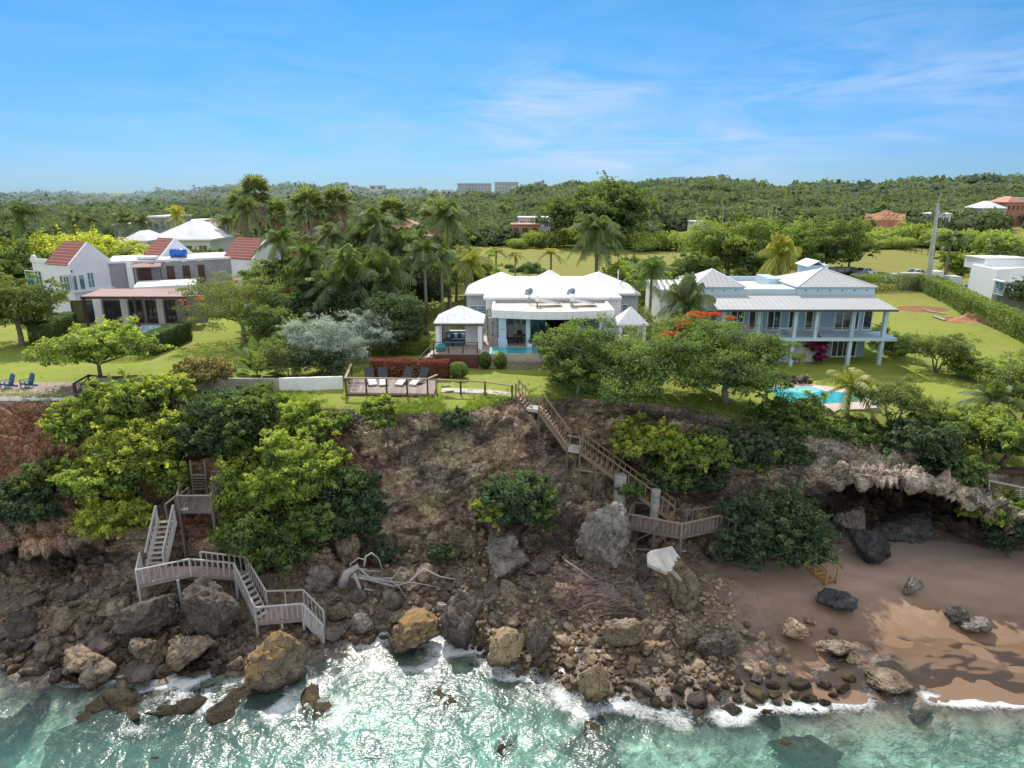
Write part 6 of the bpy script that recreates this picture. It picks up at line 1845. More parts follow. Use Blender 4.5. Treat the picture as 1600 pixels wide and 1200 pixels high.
def rockmat(name, lo, hi, wetz=-9.7, top=None, spots=(.55, .5, .43)):
    t = NT(name)
    p = t.pos()
    oi = t.math('FRACT', t.math('ADD', t.n('ShaderNodeObjectInfo').outputs['Random'], t.n('ShaderNodeNewGeometry').outputs['Random Per Island']))
    n1 = t.noise(2.1, 7, .68, p); n2 = t.math('ADD', t.math('MULTIPLY', t.noise(9, 6, .7, p), .65), t.math('MULTIPLY', t.noise(24, 5, .7, p), .35)); n3 = t.noise(.8, 4, .6, p)
    c = t.mix(t.ramp(n1, [(.30, 0.0), (.70, 1.0)]), lo, hi)
    c = t.mix(t.ramp(n3, [(.5, 0.0), (.68, .55)]), c, spots)
    c = t.mix(t.ramp(n2, [(.32, .8), (.5, 0.0)]), c, tuple(v * .35 for v in lo))
    vo = t.n('ShaderNodeTexVoronoi', Scale=1.3, _feature='DISTANCE_TO_EDGE'); va = t.n('ShaderNodeVectorMath', _operation='ADD'); t.set(va.inputs[0], p)
    nv = t.n('ShaderNodeTexNoise', Scale=1.8, Detail=5); t.set(nv.inputs['Vector'], p); t.set(va.inputs[1], nv.outputs['Color']); t.set(vo.inputs['Vector'], va.outputs[0])
    crk = t.ramp(vo.outputs[0], [(0, .25), (.03, 1.0)])
    c = t.mix(.85, c, crk, 'MULTIPLY')
    c = t.mix(1.0, c, t.mix(oi, (.62, .60, .58), (1.15, 1.12, 1.08)), 'MULTIPLY')
    sx = t.n('ShaderNodeSeparateXYZ'); t.set(sx.inputs[0], p)
    if top:
        ng = t.n('ShaderNodeNewGeometry'); sn = t.n('ShaderNodeSeparateXYZ'); t.set(sn.inputs[0], ng.outputs['Normal'])
        up = t.ramp(t.math('ADD', sn.outputs[2], t.math('MULTIPLY_ADD', n1, 1.0, -.5)), [(.35, 0.0), (.75, 1.0)])
        c = t.mix(up, c, t.mix(n2, tuple(v * .6 for v in top), top))
    w = t.n('ShaderNodeMapRange'); t.set(w.inputs[0], t.math('ADD', sx.outputs[2], t.math('MULTIPLY', n3, .6))); w.inputs[1].default_value = wetz + .1; w.inputs[2].default_value = wetz + .75
    c = t.mix(w.outputs[0], t.mix(1.0, c, (.30, .27, .24), 'MULTIPLY'), c)
    rg = t.mix(w.outputs[0], (.35, .35, .35), (.92, .92, .92))
    return t.done(t.pbr(c, rg, t.bump(t.math('ADD', t.math('MULTIPLY', crk, .5), t.math('ADD', n2, t.math('MULTIPLY', n1, 1.2))), 1.0, .14), 0, .3))
RKM = {'brown': rockmat('brown_rock', (.16, .12, .085), (.42, .325, .225), spots=(.52, .45, .36)), 'dark': rockmat('dark_rock', (.095, .08, .07), (.25, .205, .17), spots=(.33, .28, .24)),
       'grey': rockmat('grey_rock', (.15, .135, .12), (.38, .345, .30), spots=(.52, .48, .43)), 'gold': rockmat('golden_rock', (.15, .115, .08), (.34, .26, .17), top=(.44, .285, .13), spots=(.40, .33, .25)),
       'pale': rockmat('pale_rock', (.36, .27, .165), (.64, .49, .31), spots=(.70, .58, .42)), 'black': rockmat('black_rock', (.045, .045, .048), (.13, .13, .135), spots=(.2, .2, .205)),
       'reef': rockmat('reef_rock', (.03, .026, .018), (.11, .085, .05), -20, spots=(.17, .125, .06))}
RK = [rock_mesh('rock%d' % i, 700 + i * 7, 4 if i < 8 else 3, 7 + i % 5, .15, (1, 1, .82)) for i in range(14)]
def put_rock(loc, s, rot, me, mat, label, name='boulder', group=None, cat='rock'):
    if not me.materials: me.materials.append(RKM[mat])
    o = bpy.data.objects.new(name, me); COL.objects.link(o)
    if me.materials[0] != RKM[mat]:
        o.material_slots[0].link = 'OBJECT'; o.material_slots[0].material = RKM[mat]
    o.location = loc; o.rotation_euler = rot; o.scale = s
    return tag(o, label, cat, group)
def hero(px, py, wpx, hpx, label, mat, seed, dy=.0, dep=.8, rot=None):
    g = hit(px, py + hpx * .35)
    Y = g.y - .1 + dy
    c = A(px, py, Y)
    m = Y / (CS - (py - 600) / FPX * SN) / FPX
    sx_, sz_ = wpx * m * .52, hpx * m * .54
    me = rock_mesh('boulder', seed, 5, 10, .17, (1, 1, 1))
    r = random.Random(seed)
    return put_rock(c, (sx_, max(sx_, sz_) * dep, sz_), (0, r.uniform(-.15, .15) if rot is None else rot, r.uniform(-.35, .35)), me, mat, label)
for a in [(322, 945, 98, 112, 'huge dark boulder under the grey stair platform', 'dark', 801), (425, 1032, 104, 106, 'big boulder with golden top standing in the water below the stair end', 'gold', 802),
          (641, 990, 104, 60, 'golden sunlit boulder at the water edge', 'gold', 803), (291, 1014, 76, 62, 'angular brown boulder at the water below the huge dark one', 'brown', 804),
          (238, 965, 100, 72, 'dark double humped boulder left of the huge dark one', 'dark', 805), (229, 1017, 58, 58, 'brown squat boulder at the left water line', 'brown', 806),
          (131, 1030, 68, 46, 'low brown boulder lying in the left shallows', 'brown', 807), (942, 838, 92, 118, 'tall pale grey boulder left of the stair landing', 'grey', 808),
          (1062, 918, 56, 100, 'upright brown boulder under the tilted concrete slab', 'brown', 809, .5, .5), (788, 866, 96, 90, 'wide grey boulder below the cliff bush', 'grey', 810),
          (790, 1012, 62, 56, 'knobbly brown boulder at the middle of the shore', 'pale', 811), (926, 1062, 56, 62, 'tan boulder at the edge of the surf', 'pale', 812),
          (975, 990, 62, 54, 'brown round boulder among the pale cobbles', 'brown', 813), (1075, 986, 62, 46, 'flat topped boulder beside the wet sand', 'brown', 814),
          (1244, 985, 54, 34, 'pale boulder lying on the wet sand', 'pale', 815), (1494, 956, 42, 30, 'pale round rock on the sand below the cave', 'grey', 816),
          (1529, 976, 46, 22, 'flat pale rock right of the round one on the sand', 'grey', 817), (1425, 916, 32, 28, 'small pale rock in the middle of the beach', 'grey', 818),
          (1310, 938, 60, 32, 'dark flat rock at the foot of the yellow steps', 'black', 819), (1356, 848, 68, 72, 'black round boulder at the cave mouth', 'black', 820),
          (1420, 828, 120, 72, 'black jagged rock inside the cave', 'black', 821, 2.2), (505, 902, 54, 46, 'grey boulder under the lower green bush', 'grey', 822),
          (724, 962, 70, 88, 'dark wedge shaped boulder leaning on the shore', 'dark', 823), (566, 976, 36, 36, 'round grey boulder right of the stair foot', 'grey', 824),
          (1004, 892, 26, 54, 'dark slim standing stone between the grey boulder and the slab', 'dark', 825), (1120, 1000, 72, 44, 'dark boulder at the left end of the sand', 'dark', 826),
          (1332, 815, 48, 70, 'rounded grey buttress left of the cave', 'grey', 827, 1.2), (1122, 858, 34, 46, 'pale grey stone behind the landing posts', 'grey', 828),
          (840, 1000, 46, 60, 'tilted dark stone at the right of the knobbly boulder', 'dark', 829), (255, 905, 84, 44, 'reddish boulder beneath the stair platform', 'brown', 830),
          (880, 930, 60, 46, 'squarish brown stone behind the brush heap', 'brown', 831), (1015, 912, 24, 22, 'small white stone left of the upright brown boulder', 'grey', 832),
          (1385, 1068, 78, 17, 'long mossy rock at the swash line', 'brown', 833), (1310, 1010, 60, 26, 'low brown rock on the wet sand', 'brown', 834),
          (540, 860, 44, 70, 'brown block under the dark creeper', 'brown', 835), (185, 955, 34, 44, 'pointed brown stone at the left shore', 'brown', 836)]:
    hero(*a)
# loose stones: many individuals in three fields of the shore
def field(poly, n, smin, smax, mats, label, group, seed, name='shore_stone', meshes=RK, sink=.25):
    r = random.Random(seed)
    xs, ys = [p[0] for p in poly], [p[1] for p in poly]
    def inside(x, y):
        c = False
        for (x0, y0), (x1_, y1_) in zip(poly, poly[1:] + poly[:1]):
            if (y0 > y) != (y1_ > y) and x < (x1_ - x0) * (y - y0) / (y1_ - y0) + x0: c = not c
        return c
    placed, k, tries = [], 0, 0
    while k < n and tries < n * 60:
        tries += 1
        x, y = r.uniform(min(xs), max(xs)), r.uniform(min(ys), max(ys))
        if not inside(x, y): continue
        q = r.random() ** 2.2
        s = smin + (smax - smin) * q
        if any((x - a) ** 2 + ((y - b) * 1.7) ** 2 < ((s + c) * .62) ** 2 for a, b, c in placed): continue
        placed.append((x, y, s))
        g = hit(x, y)
        m = s * (g - Vector((0, 0, CAM_Z))).length / FPX * .5
        put_rock(g + Vector((0, 0, m * (.55 - sink))), (m * r.uniform(.85, 1.3), m * r.uniform(.85, 1.2), m * r.uniform(.7, 1.05)), (r.uniform(-.5, .5), r.uniform(-.5, .5), r.uniform(0, 6.28)),
                 r.choice(meshes), r.choice(mats), label, name, group)
        k += 1
field([(20, 1000), (30, 930), (120, 905), (250, 905), (380, 990), (380, 1050), (300, 1055), (160, 1065), (10, 1055)], 95, 14, 52, ['brown', 'brown', 'dark'], 'loose brown stone on the left shore below the grey stair', 'loose stones on the left shore', 41)
field([(470, 1000), (520, 940), (600, 900), (720, 900), (880, 880), (1000, 930), (1010, 985), (860, 980), (700, 985), (560, 1010)], 135, 12, 50, ['brown', 'dark', 'dark', 'grey'], 'loose brown stone at the shaded foot of the cliff', 'loose stones below the cliff', 42)
field([(740, 1000), (830, 960), (900, 985), (1010, 975), (1120, 1000), (1140, 1040), (1040, 1075), (940, 1080), (840, 1050), (760, 1040)], 170, 9, 38, ['pale', 'pale', 'brown'], 'pale rounded cobble on the sunlit middle of the shore', 'pale cobbles', 43)
field([(1120, 985), (1180, 975), (1290, 965), (1340, 1000), (1330, 1050), (1200, 1060), (1130, 1050)], 20, 12, 36, ['brown', 'dark', 'pale'], 'small stone lying on the wet sand', 'stones on the wet sand', 44)
field([(940, 1080), (1040, 1070), (1180, 1060), (1330, 1060), (1300, 1110), (1120, 1130), (960, 1120)], 46, 14, 52, ['reef', 'reef', 'dark'], 'dark wet reef rock awash in the breaking surf', 'reef rocks in the surf', 45, 'reef_rock', sink=.45)
RF = [rock_mesh('reef%d' % i, 760 + i, 4, 2, .42, (1, 1, .8), 1.1) for i in range(4)]
for px_, py_, w_, lb, sd_ in [(20, 1120, 70, 'brown reef patch under water at the left edge', 1), (130, 1190, 110, 'large weedy reef rock at the bottom left corner', 2), (290, 1165, 60, 'dark reef rock in the green shallows', 3),
                              (355, 1135, 50, 'mossy reef rock right of the dark one', 4), (260, 1105, 80, 'foam ringed reef rock off the left shore', 5), (930, 1160, 70, 'orange brown reef rock amid the sun glitter', 6),
                              (1270, 1175, 60, 'dark reef rock under the turquoise water', 7), (785, 1168, 36, 'small reef rock in the glitter', 8), (690, 1080, 60, 'brown reef ledge in the foam below the golden boulder', 9), (1440, 1115, 18, 'tiny dark rock in front of the beach surf', 10),
                              (480, 1110, 60, 'tan reef ledge right of the golden topped boulder', 11), (200, 1100, 120, 'dark wet ledge off the left shore', 12), (380, 1090, 90, 'dark ledge at the foot of the golden topped boulder', 13), (590, 1170, 40, 'faint reef patch in the middle of the water', 14)]:
    g = G(px_, py_, SEA - .1); m = w_ * (g - Vector((0, 0, CAM_Z))).length / FPX * .5
    put_rock(g + Vector((0, 0, -m * (.42 if sd_ in (1, 2, 3, 4, 7, 14) else .22))), (m * 1.2, m * .85, m * .45), (0, 0, sd_ * 1.3), RF[sd_ % 4], 'reef', lb, 'reef_rock')
# small rubble between the stones
import bmesh
bm = bmesh.new(); bmesh.ops.create_icosphere(bm, subdivisions=2, radius=1.0)
PB_ = np.array([v.co for v in bm.verts]); FB_ = np.array([[v.index for v in f.verts] for f in bm.faces]); bm.free()
def rubble(name, n, region, smin, smax, mat, label, seed):
    rg = np.random.default_rng(seed); Vs, Fs = [], []
    var = []
    for k in range(8):
        V = PB_ * (1 + .25 * fbm(PB_ * 1.3 + k * 5, 2, k))[:, None]
        for _ in range(8):
            nn = unit(rg.normal(0, 1, 3)); V = V - np.outer(np.clip(V @ nn - rg.uniform(.45, .8), 0, None), nn)
        var.append(V)
    off = 0
    for (x0, x1, y0, y1, m) in region:
        for _ in range(int(n * m)):
            g = hit(rg.uniform(x0, x1), rg.uniform(y0, y1))
            if g.z > -6.4 or g.z < -10.3: continue
            s = smin + (smax - smin) * rg.random() ** 2.6
            a, b_ = rg.uniform(0, 6.28), rg.uniform(-.6, .6)
            Rm = np.array(Matrix.Rotation(a, 3, 'Z') @ Matrix.Rotation(b_, 3, 'X'))
            Vs.append((var[rg.integers(8)] * s * np.array([1, rg.uniform(.7, 1.1), rg.uniform(.6, .9)])) @ Rm.T + np.array([g.x, g.y, g.z + s * .25])); Fs.append(FB_ + off); off += len(PB_)
    o = link_mesh(name, np_mesh(name, np.concatenate(Vs), np.concatenate(Fs)), RKM[mat])
    tag(o, label, 'stones', None, 'stuff')
rubble('rubble', 1500, [(0, 420, 895, 1050, 1), (430, 740, 850, 1000, 1.1)], .05, .26, 'brown', 'loose brown rubble filling the gaps between the boulders of the left and middle shore', 5)
rubble('rubble', 1700, [(720, 1000, 860, 1080, 1), (1000, 1150, 900, 1080, .5)], .05, .24, 'pale', 'pale broken rubble between the cobbles of the sunlit shore', 6)
# rocks of the garden wall behind the kidney pool
r2 = random.Random(5)
for k in range(34):
    u = k / 33
    x_, y_ = zpl(1221 + 46 * (k % 12) / 11 + r2.uniform(-1, 1), 601, -2.0)
    o_ = bpy.data.objects.new('stone', RK[r2.randrange(8)]); COL.objects.link(o_); o_.parent = rw
    o_.material_slots[0].link = 'OBJECT'; o_.material_slots[0].material = RKM[r2.choice(['grey', 'brown', 'dark'])]
    s_ = r2.uniform(.16, .30)
    o_.location = Vector((x_, y_ + r2.uniform(-.1, .35), -2.05 + (k // 12) * .34)) - rw.location; o_.scale = (s_, s_, s_ * .85); o_.rotation_euler = (r2.uniform(0, 6), r2.uniform(0, 6), 0)

# driftwood, brush, slab, piers
def px3(pts, Y, ox, oy, sc=.25):
    return [A(ox + a * sc, oy + b * sc, Y + (p[2] if len(p) > 2 else 0)) for p in pts for a, b in [p[:2]]]
dw = thing('fallen_tree', A(545, 890, 35.8), 'bleached fallen tree with bare curved branches on the stones', 'driftwood')
for pts, r0, r1_ in [([(545, 850), (575, 770), (640, 740)], .34, .16), ([(600, 790), (700, 820), (860, 860), (960, 825), (1050, 755), (1150, 790), (1250, 820)], .10, .03), ([(620, 770), (660, 880), (720, 950), (765, 990)], .11, .06),
                    ([(680, 730), (690, 670), (720, 660), (760, 700), (790, 765)], .07, .03), ([(640, 790), (760, 830), (860, 800), (905, 755), (965, 765)], .07, .03), ([(840, 810), (900, 860), (940, 940), (990, 1020)], .055, .02),
                    ([(680, 870), (740, 895), (800, 920), (850, 895)], .06, .03), ([(640, 750), (720, 800), (850, 825), (1000, 835), (1140, 875)], .06, .02), ([(600, 760), (590, 720), (640, 690), (690, 700)], .06, .03), ([(800, 920), (810, 860), (830, 815)], .04, .02), ([(620, 740), (700, 770), (790, 770)], .05, .02)]:
    P = px3(pts, 35.6, 400, 700)
    for i_, p in enumerate(P): p.y += rnd.uniform(-.25, .25)
    MB().tube(P, [r0 + (r1_ - r0) * i / (len(P) - 1) for i in range(len(P))], 8).out('branch', M['drift'], dw, smooth=True)
bp = thing('brush_heap', A(900, 915, 36.2), 'heap of dry purple brown branches on the cobbles', 'dead branches')
r3 = random.Random(8)
mb = MB()
for k in range(330):
    x_, y_ = 800 + 75 + r3.gauss(40, 42), 918 + r3.gauss(0, 22)
    g = hit(x_, y_ + 12)
    a_ = r3.gauss(.5, .5); L = r3.uniform(.5, 1.7); 
    d = Vector((math.cos(a_) * (1 if r3.random() < .6 else -1), r3.uniform(-.5, .3), r3.uniform(-.25, .55)))
    p0 = g + Vector((0, -.3, r3.uniform(.15, .95)))
    p1 = p0 + d * L * .5 + Vector((0, 0, r3.uniform(-.1, .2))); pm_ = p0.lerp(p1, .5) + Vector((r3.uniform(-.1, .1), r3.uniform(-.1, .1), r3.uniform(-.05, .18))); p2 = p1 + d * L * .5 + Vector((r3.uniform(-.2, .2), 0, r3.uniform(-.3, .15)))
    w_ = r3.uniform(.009, .02)
    mb.tube([p0, pm_, p1, p2], [w_, w_ * .85, w_ * .6, w_ * .3], 4, False)
    for _ in range(2):
        e_ = p1 + Vector((r3.uniform(-.4, .4), r3.uniform(-.3, .2), r3.uniform(-.1, .4))); mb.tube([p1.lerp(pm_, r3.random()), e_], [w_ * .5, w_ * .2], 3, False)
tag(mb.out('twigs', M['twig'], bp), kind='stuff')
MB().tube(px3([(330, 700), (420, 760), (520, 830), (620, 925), (760, 940), (850, 1020)], 36.0, 800, 700), [.05, .05, .06, .06, .055, .03], 7).out('branch', M['drift'], bp, smooth=True)
MB().tube(px3([(300, 890), (350, 940), (400, 1000)], 35.6, 800, 700), [.03, .03, .015], 6).out('branch', M['drift'], bp, smooth=True)
sl = px3([(845, 660), (870, 640), (1000, 613), (1052, 688), (970, 776), (850, 722)], 34.3, 800, 700)
for i_, dy in enumerate((.2, .5, 1.0, .5, -.5, -.3)):
    f = (sl[i_].y + dy) / sl[i_].y; o0 = Vector((0, 0, CAM_Z)); sl[i_] = o0 + (sl[i_] - o0) * f
tag(MB().slab(sl, .22).out('concrete_slab', M['concrete_pale'], None, org=sl[0]), 'broken pale concrete slab tilted on top of the upright boulder', 'concrete slab')
s2 = px3([(980, 765), (1000, 752), (1060, 815), (1050, 828)], 33.9, 800, 700)
tag(MB().slab(s2, .12).out('broken_beam', M['concrete'], None, org=s2[0]), 'short broken concrete beam hanging below the tilted slab', 'debris')
s3 = px3([(1110, 760), (1140, 780), (1180, 865), (1140, 850)], 35.0, 800, 700)
tag(MB().slab(s3, .12).out('broken_slab', M['concrete'], None, org=s3[0]), 'narrow broken slab leaning right of the upright boulder', 'debris')
for (px_, pya, pyb, w_, lb, Yc) in ((970, 742, 795, 20, 'thick concrete pier under the long stair flight, left one', 41.2), (1025, 765, 803, 15, 'concrete pier standing in the stair landing, right one', 40.2)):
    a_, b_ = A(px_, pya, Yc), A(px_, pyb, Yc); m = w_ * pxm(Yc, pya) / 2
    mb = MB()
    n_ = 6
    for k in range(n_):
        z0_ = b_.z - .6 + (a_.z - b_.z + .6) * k / n_; z1_ = b_.z - .6 + (a_.z - b_.z + .6) * (k + 1) / n_
        mb.tube([(a_.x, Yc, z0_), (a_.x, Yc, z1_ - .03), (a_.x, Yc, z1_ - .029)], [m, m, m * .97], 18)
    tag(mb.out('concrete_pier', M['concrete'], None, org=(a_.x, Yc, b_.z - .6)), lb, 'pier')

# ================================================================== timber stairs
POSTS = set()
def bal_rail(root, p0, p1, h, mat, posts=True, bal=.28, nb=None, side_out=None):
    """one straight length of railing standing on the line p0-p1"""
    p0, p1 = Vector(p0), Vector(p1); up = Vector((0, 0, h))
    MB().beam(p0 + up, p1 + up, .09, .07).out('handrail', M[mat], root)
    L = (p1 - p0).length
    n = max(1, int(L / bal)) if nb is None else nb
    for k in range(n + 1):
        if k in (0, n):
            q = p0.lerp(p1, k / n); key = (round(q.x * 7), round(q.y * 7))
            near = any((key[0] + i, key[1] + j) in POSTS for i in (-1, 0, 1) for j in (-1, 0, 1))
            POSTS.add(key)
            if posts and not near: MB().beam(p0.lerp(p1, k / n) - Vector((0, 0, .15)), p0.lerp(p1, k / n) + up, .10, .10).out('post', M[mat], root)
        else:
            MB().beam(p0.lerp(p1, k / n), p0.lerp(p1, k / n) + up, .05, .05).out('baluster', M[mat], root)
def flight(root, a, b, width_dir, w, n, mat, mat2=None, rails=(True, True), h=.95, bal=.3, open_=True):
    """steps from a (top) to b (bottom); width_dir points to the far side"""
    a, b, wd = Vector(a), Vector(b), Vector(width_dir).normalized() * w
    for o in (Vector((0, 0, 0)), wd):
        MB().beam(a + o + Vector((0, 0, -.16)), b + o + Vector((0, 0, -.16)), .06, .26).out('stringer', M[mat], root)
    for k in range(n):
        q = (k + .5) / n
        c = a.lerp(b, q); d = (b - a); d.z = 0; d.normalize()
        MB().add([c - d * .14 + Vector((0, 0, .0)), c + d * .14, c + d * .14 + wd, c - d * .14 + wd, c - d * .14 + Vector((0, 0, .04)), c + d * .14 + Vector((0, 0, .04)), c + d * .14 + wd + Vector((0, 0, .04)), c - d * .14 + wd + Vector((0, 0, .04))],
                 [(3, 2, 1, 0), (4, 5, 6, 7), (0, 1, 5, 4), (1, 2, 6, 5), (2, 3, 7, 6), (3, 0, 4, 7)]).out('tread', M[mat2 or mat], root)
    if rails[0]: bal_rail(root, a, b, h, mat, True, bal)
    if rails[1]: bal_rail(root, a + wd, b + wd, h, mat, True, bal)
def platform(root, quad, mat, th=.10, boards=True):
    q = [Vector(p) for p in quad]                # q0-q1 front edge, q3-q2 back edge
    n = max(3, int((q[1] - q[0]).length / .17))
    mb = MB()
    for k in range(n):
        a, b = (k + .04) / n, (k + .96) / n
        mb.slab([q[0].lerp(q[1], a), q[0].lerp(q[1], b), q[3].lerp(q[2], b), q[3].lerp(q[2], a)], .04)
    mb.out('deck_boards', M[mat], root)
    for u, v in ((q[0], q[1]), (q[3], q[2])):
        MB().beam(u + Vector((0, 0, -.13)), v + Vector((0, 0, -.13)), .06, .16).out('joist', M[mat], root)
def leg(root, p, mat, w=.10, zb=None):
    w *= 1.17
    z = drop(p[0], p[1], p[2] - .1) if zb is None else zb
    MB().beam((p[0], p[1], z - .3), (p[0], p[1], p[2]), w, w).out('support_post', M[mat], root)

# ---- left, silvered stair
ls = thing('grey_stair', A(215, 910, 33.6), 'silvered timber stair with platforms zigzagging down to the left shore', 'stair')
L1 = [A(216, 914, 33.6), A(300, 896, 33.9), A(300, 880, 35.2), A(222, 892, 35.0)]
zz = L1[0].z
def lvl(px, py, z): return G(px, py, z)
zP = A(216, 914, 33.6).z
a0, a1, a2, a3 = lvl(216, 914, zP), lvl(299, 896, zP), lvl(316, 884, zP), lvl(222, 886, zP)
platform(ls, [a0, a1, a2, a3], 'deck')
bal_rail(ls, a0, a1, .95, 'wood_grey', True, .28)
bal_rail(ls, a0, a3, .95, 'wood_grey', True, .4)
zW = zP - .55
b0, b1 = lvl(368, 902, zW), lvl(386, 892, zW)
platform(ls, [a1 + Vector((.02, 0, 0)), b0, b1, a2], 'deck')
bal_rail(ls, a1, b0, .95, 'wood_grey', True, .3)
bal_rail(ls, a2, b1, .95, 'wood_grey', True, .3)
zL = A(400, 972, 32.6).z
c0, c1, c2, c3 = lvl(401, 972, zL), lvl(474, 966, zL), lvl(476, 944, zL), lvl(418, 946, zL)
flight(ls, b0, c0, (b1 - b0) * 1.0 + Vector((0, 0, 0)), (b1 - b0).length, 8, 'wood_grey', None, (True, False), .95, .3)
bal_rail(ls, b1, c3, .95, 'wood_grey', True, .32)
platform(ls, [c0, c1, c2, c3], 'deck')
bal_rail(ls, c0, c1, .95, 'wood_grey', True, .26)
bal_rail(ls, c3, c2, .95, 'wood_grey', True, .9)
e0 = A(506, 1000, 32.0); e0.z = max(drop(e0.x, e0.y), -9.5)
flight(ls, c1, e0, c2 - c1, (c2 - c1).length, 8, 'wood_grey', None, (True, True), .95, .34)
for p in (a0, lvl(278, 906, zP), c0, c1, c2, b0, lvl(440, 968, zL)): leg(ls, p, 'wood_grey', .10)
# flight up to the left landing
u0, u1 = lvl(222, 886, zP) + Vector((.25, .1, 0)), A(246, 812, 36.6)
flight(ls, u1, u0, (1, .12, 0), 1.0, 9, 'wood_grey', None, (True, True), .9, .36)
ml = thing('landing_stair', A(275, 790, 37.6), 'dark weathered stair landing half hidden in the left cliff greenery', 'stair')
zM = A(278, 795, 37.4).z
m0, m1, m2, m3 = lvl(280, 797, zM), lvl(332, 797, zM), lvl(338, 772, zM), lvl(284, 772, zM)
platform(ml, [m0, m1, m2, m3], 'wood_old')
bal_rail(ml, m0, m1, .95, 'wood_old', True, 1.2); bal_rail(ml, m0, m3, .95, 'wood_old', True, 1.2); bal_rail(ml, m2 + Vector((0, .05, 0)), m1, .95, 'wood_old', True, 1.2)
flight(ml, m0 + Vector((-.1, .4, 0)), u1 + Vector((.5, .2, .0)), (.2, 1, 0), .9, 4, 'wood_old', None, (True, True), .9, .6)
for p in (m0, m1, m2, m3): leg(ml, p, 'wood_old', .12)
n0 = A(300, 740, 40.0); n1 = A(328, 765, 38.9)
flight(ml, n0, m3 + Vector((.6, .4, .1)), (1, 0, 0), .9, 6, 'wood_old', None, (True, True), .9, .8)
q0_, q1_ = A(332, 752, 40.2), A(372, 752, 40.2)
bal_rail(ml, q0_, q1_, .7, 'wood_old', True, .9)
for (u, v) in ((q0_, q1_ + Vector((0, 0, .7))), (q0_ + Vector((0, 0, .7)), q1_)): MB().beam(u, v, .06, .05).out('brace', M['wood_old'], ml)
MB().beam(A(346, 772, 38.6), A(369, 745, 39.6), .09, .08).out('brace', M['wood_grey'], ml)
ts = thing('upper_stair', A(262, 640, 45.2), 'short timber stair dropping from the grass below the grey wall', 'stair')
flight(ts, A(262, 636, 45.6), A(284, 660, 44.2), (.35, 1, 0), 1.0, 5, 'wood_rail', None, (True, True), .8, .6)

# ---- right, brown stair
rs = thing('brown_stair', A(803, 615, 47.2), 'long brown timber stair descending the bare cliff to a railed landing', 'stair')
w1 = .95
s0 = A(806, 618, 46.4); s1 = A(822, 638, 45.2); s2 = A(842, 641, 44.8)
flight(rs, s0, s1, (.25, 1, 0), w1, 4, 'wood_brown', 'wood_rail', (True, True), .9, .5)
bk = Vector((.28, 1, 0)).normalized() * w1
platform(rs, [s1, s2 + Vector((0, 0, (s1.z - s2.z))), s2 + bk + Vector((0, 0, (s1.z - s2.z))), s1 + bk], 'concrete_pale')
s2.z = s1.z
bal_rail(rs, s1, s2, .95, 'wood_brown', True, .4)
s3 = A(886, 701, 42.9)
flight(rs, s2, s3, (.3, 1, 0), w1, 13, 'wood_brown', 'wood_rail', (False, True), .95, .55)
bal_rail(rs, s2, s3, .25, 'wood_brown', False, 9)
s4 = G(906, 704, s3.z)
platform(rs, [s3, s4, s4 + bk, s3 + bk], 'wood_grey')
bal_rail(rs, s3, s4, .95, 'wood_rail', True, .6)
s5 = A(1052, 812, 39.5)
flight(rs, s4, s5, (.3, 1, 0), w1, 20, 'wood_brown', 'wood_brown', (True, True), .95, .42)
zLd = s5.z - .15
d0, d1, d2, d3 = G(981, 822, zLd), G(1064, 838, zLd), G(1072, 816, zLd), G(990, 802, zLd)
platform(rs, [d0, d1, d2, d3], 'wood_old')
bal_rail(rs, d0, d1, .85, 'wood_rail', True, .26); bal_rail(rs, d0, d3, .85, 'wood_old', True, .5); bal_rail(rs, d3, d2 + (d3 - d2) * .35, .85, 'wood_old', True, 1.4)
f0, f1, f2 = G(1066, 826, zLd), G(1126, 824, zLd), G(1130, 808, zLd)
platform(rs, [d1 + Vector((.03, .03, 0)), f1, f2, d2 + Vector((.03, 0, 0))], 'wood_old')
bal_rail(rs, d1, f1 - Vector((.0, 0, 0)), .85, 'wood_rail', True, .28); bal_rail(rs, d2, f2, .85, 'wood_old', True, .45)
flight(rs, f1, A(1148, 836, 38.0), (.2, 1, 0), .9, 4, 'wood_old', None, (True, True), .85, .4)
for p in (d0, d1, d2, d3, f1, f2, d0.lerp(d1, .5)): leg(rs, p, 'wood_old', .12)
for (u, v) in ((d0.lerp(d1, .05) - Vector((0, 0, 1.2)), d0.lerp(d1, .45) - Vector((0, 0, .15))), (d0.lerp(d1, .95) - Vector((0, 0, 1.2)), d0.lerp(d1, .6) - Vector((0, 0, .15)))):
    MB().beam(u, v, .09, .08).out('brace', M['wood_old'], rs)
MB().beam(A(995, 858, d0.y), A(1072, 861, d1.y), .1, .08).out('brace', M['drift'], rs)
for p in (s3, s4, s4.lerp(s5, .18) - Vector((0, 0, .2)), s2): leg(rs, p, 'wood_old', .10)
for (u, v, mt) in ((A(866, 747, 43.6), A(932, 754, 43.3), 'wood_brown'), (A(900, 733, 43.2), A(962, 743, 42.8), 'wood_grey'), (A(885, 776, 43.2), A(932, 784, 42.9), 'wood_rail'), (A(930, 777, 42.6), A(960, 788, 42.3), 'white')):
    MB().beam(u, v, .09, .09).out('brace', M[mt], rs)
# ---- yellow steps on the beach
ys = thing('beach_steps', A(1265, 900, 36.5), 'small yellow timber steps with handrail going down to the sand', 'stair')
y0, y1 = A(1257, 884, 38.4), A(1290, 912, 36.6)
flight(ys, y0, y1, (1, .35, 0), .85, 5, 'wood_yellow', None, (True, True), .9, .9)

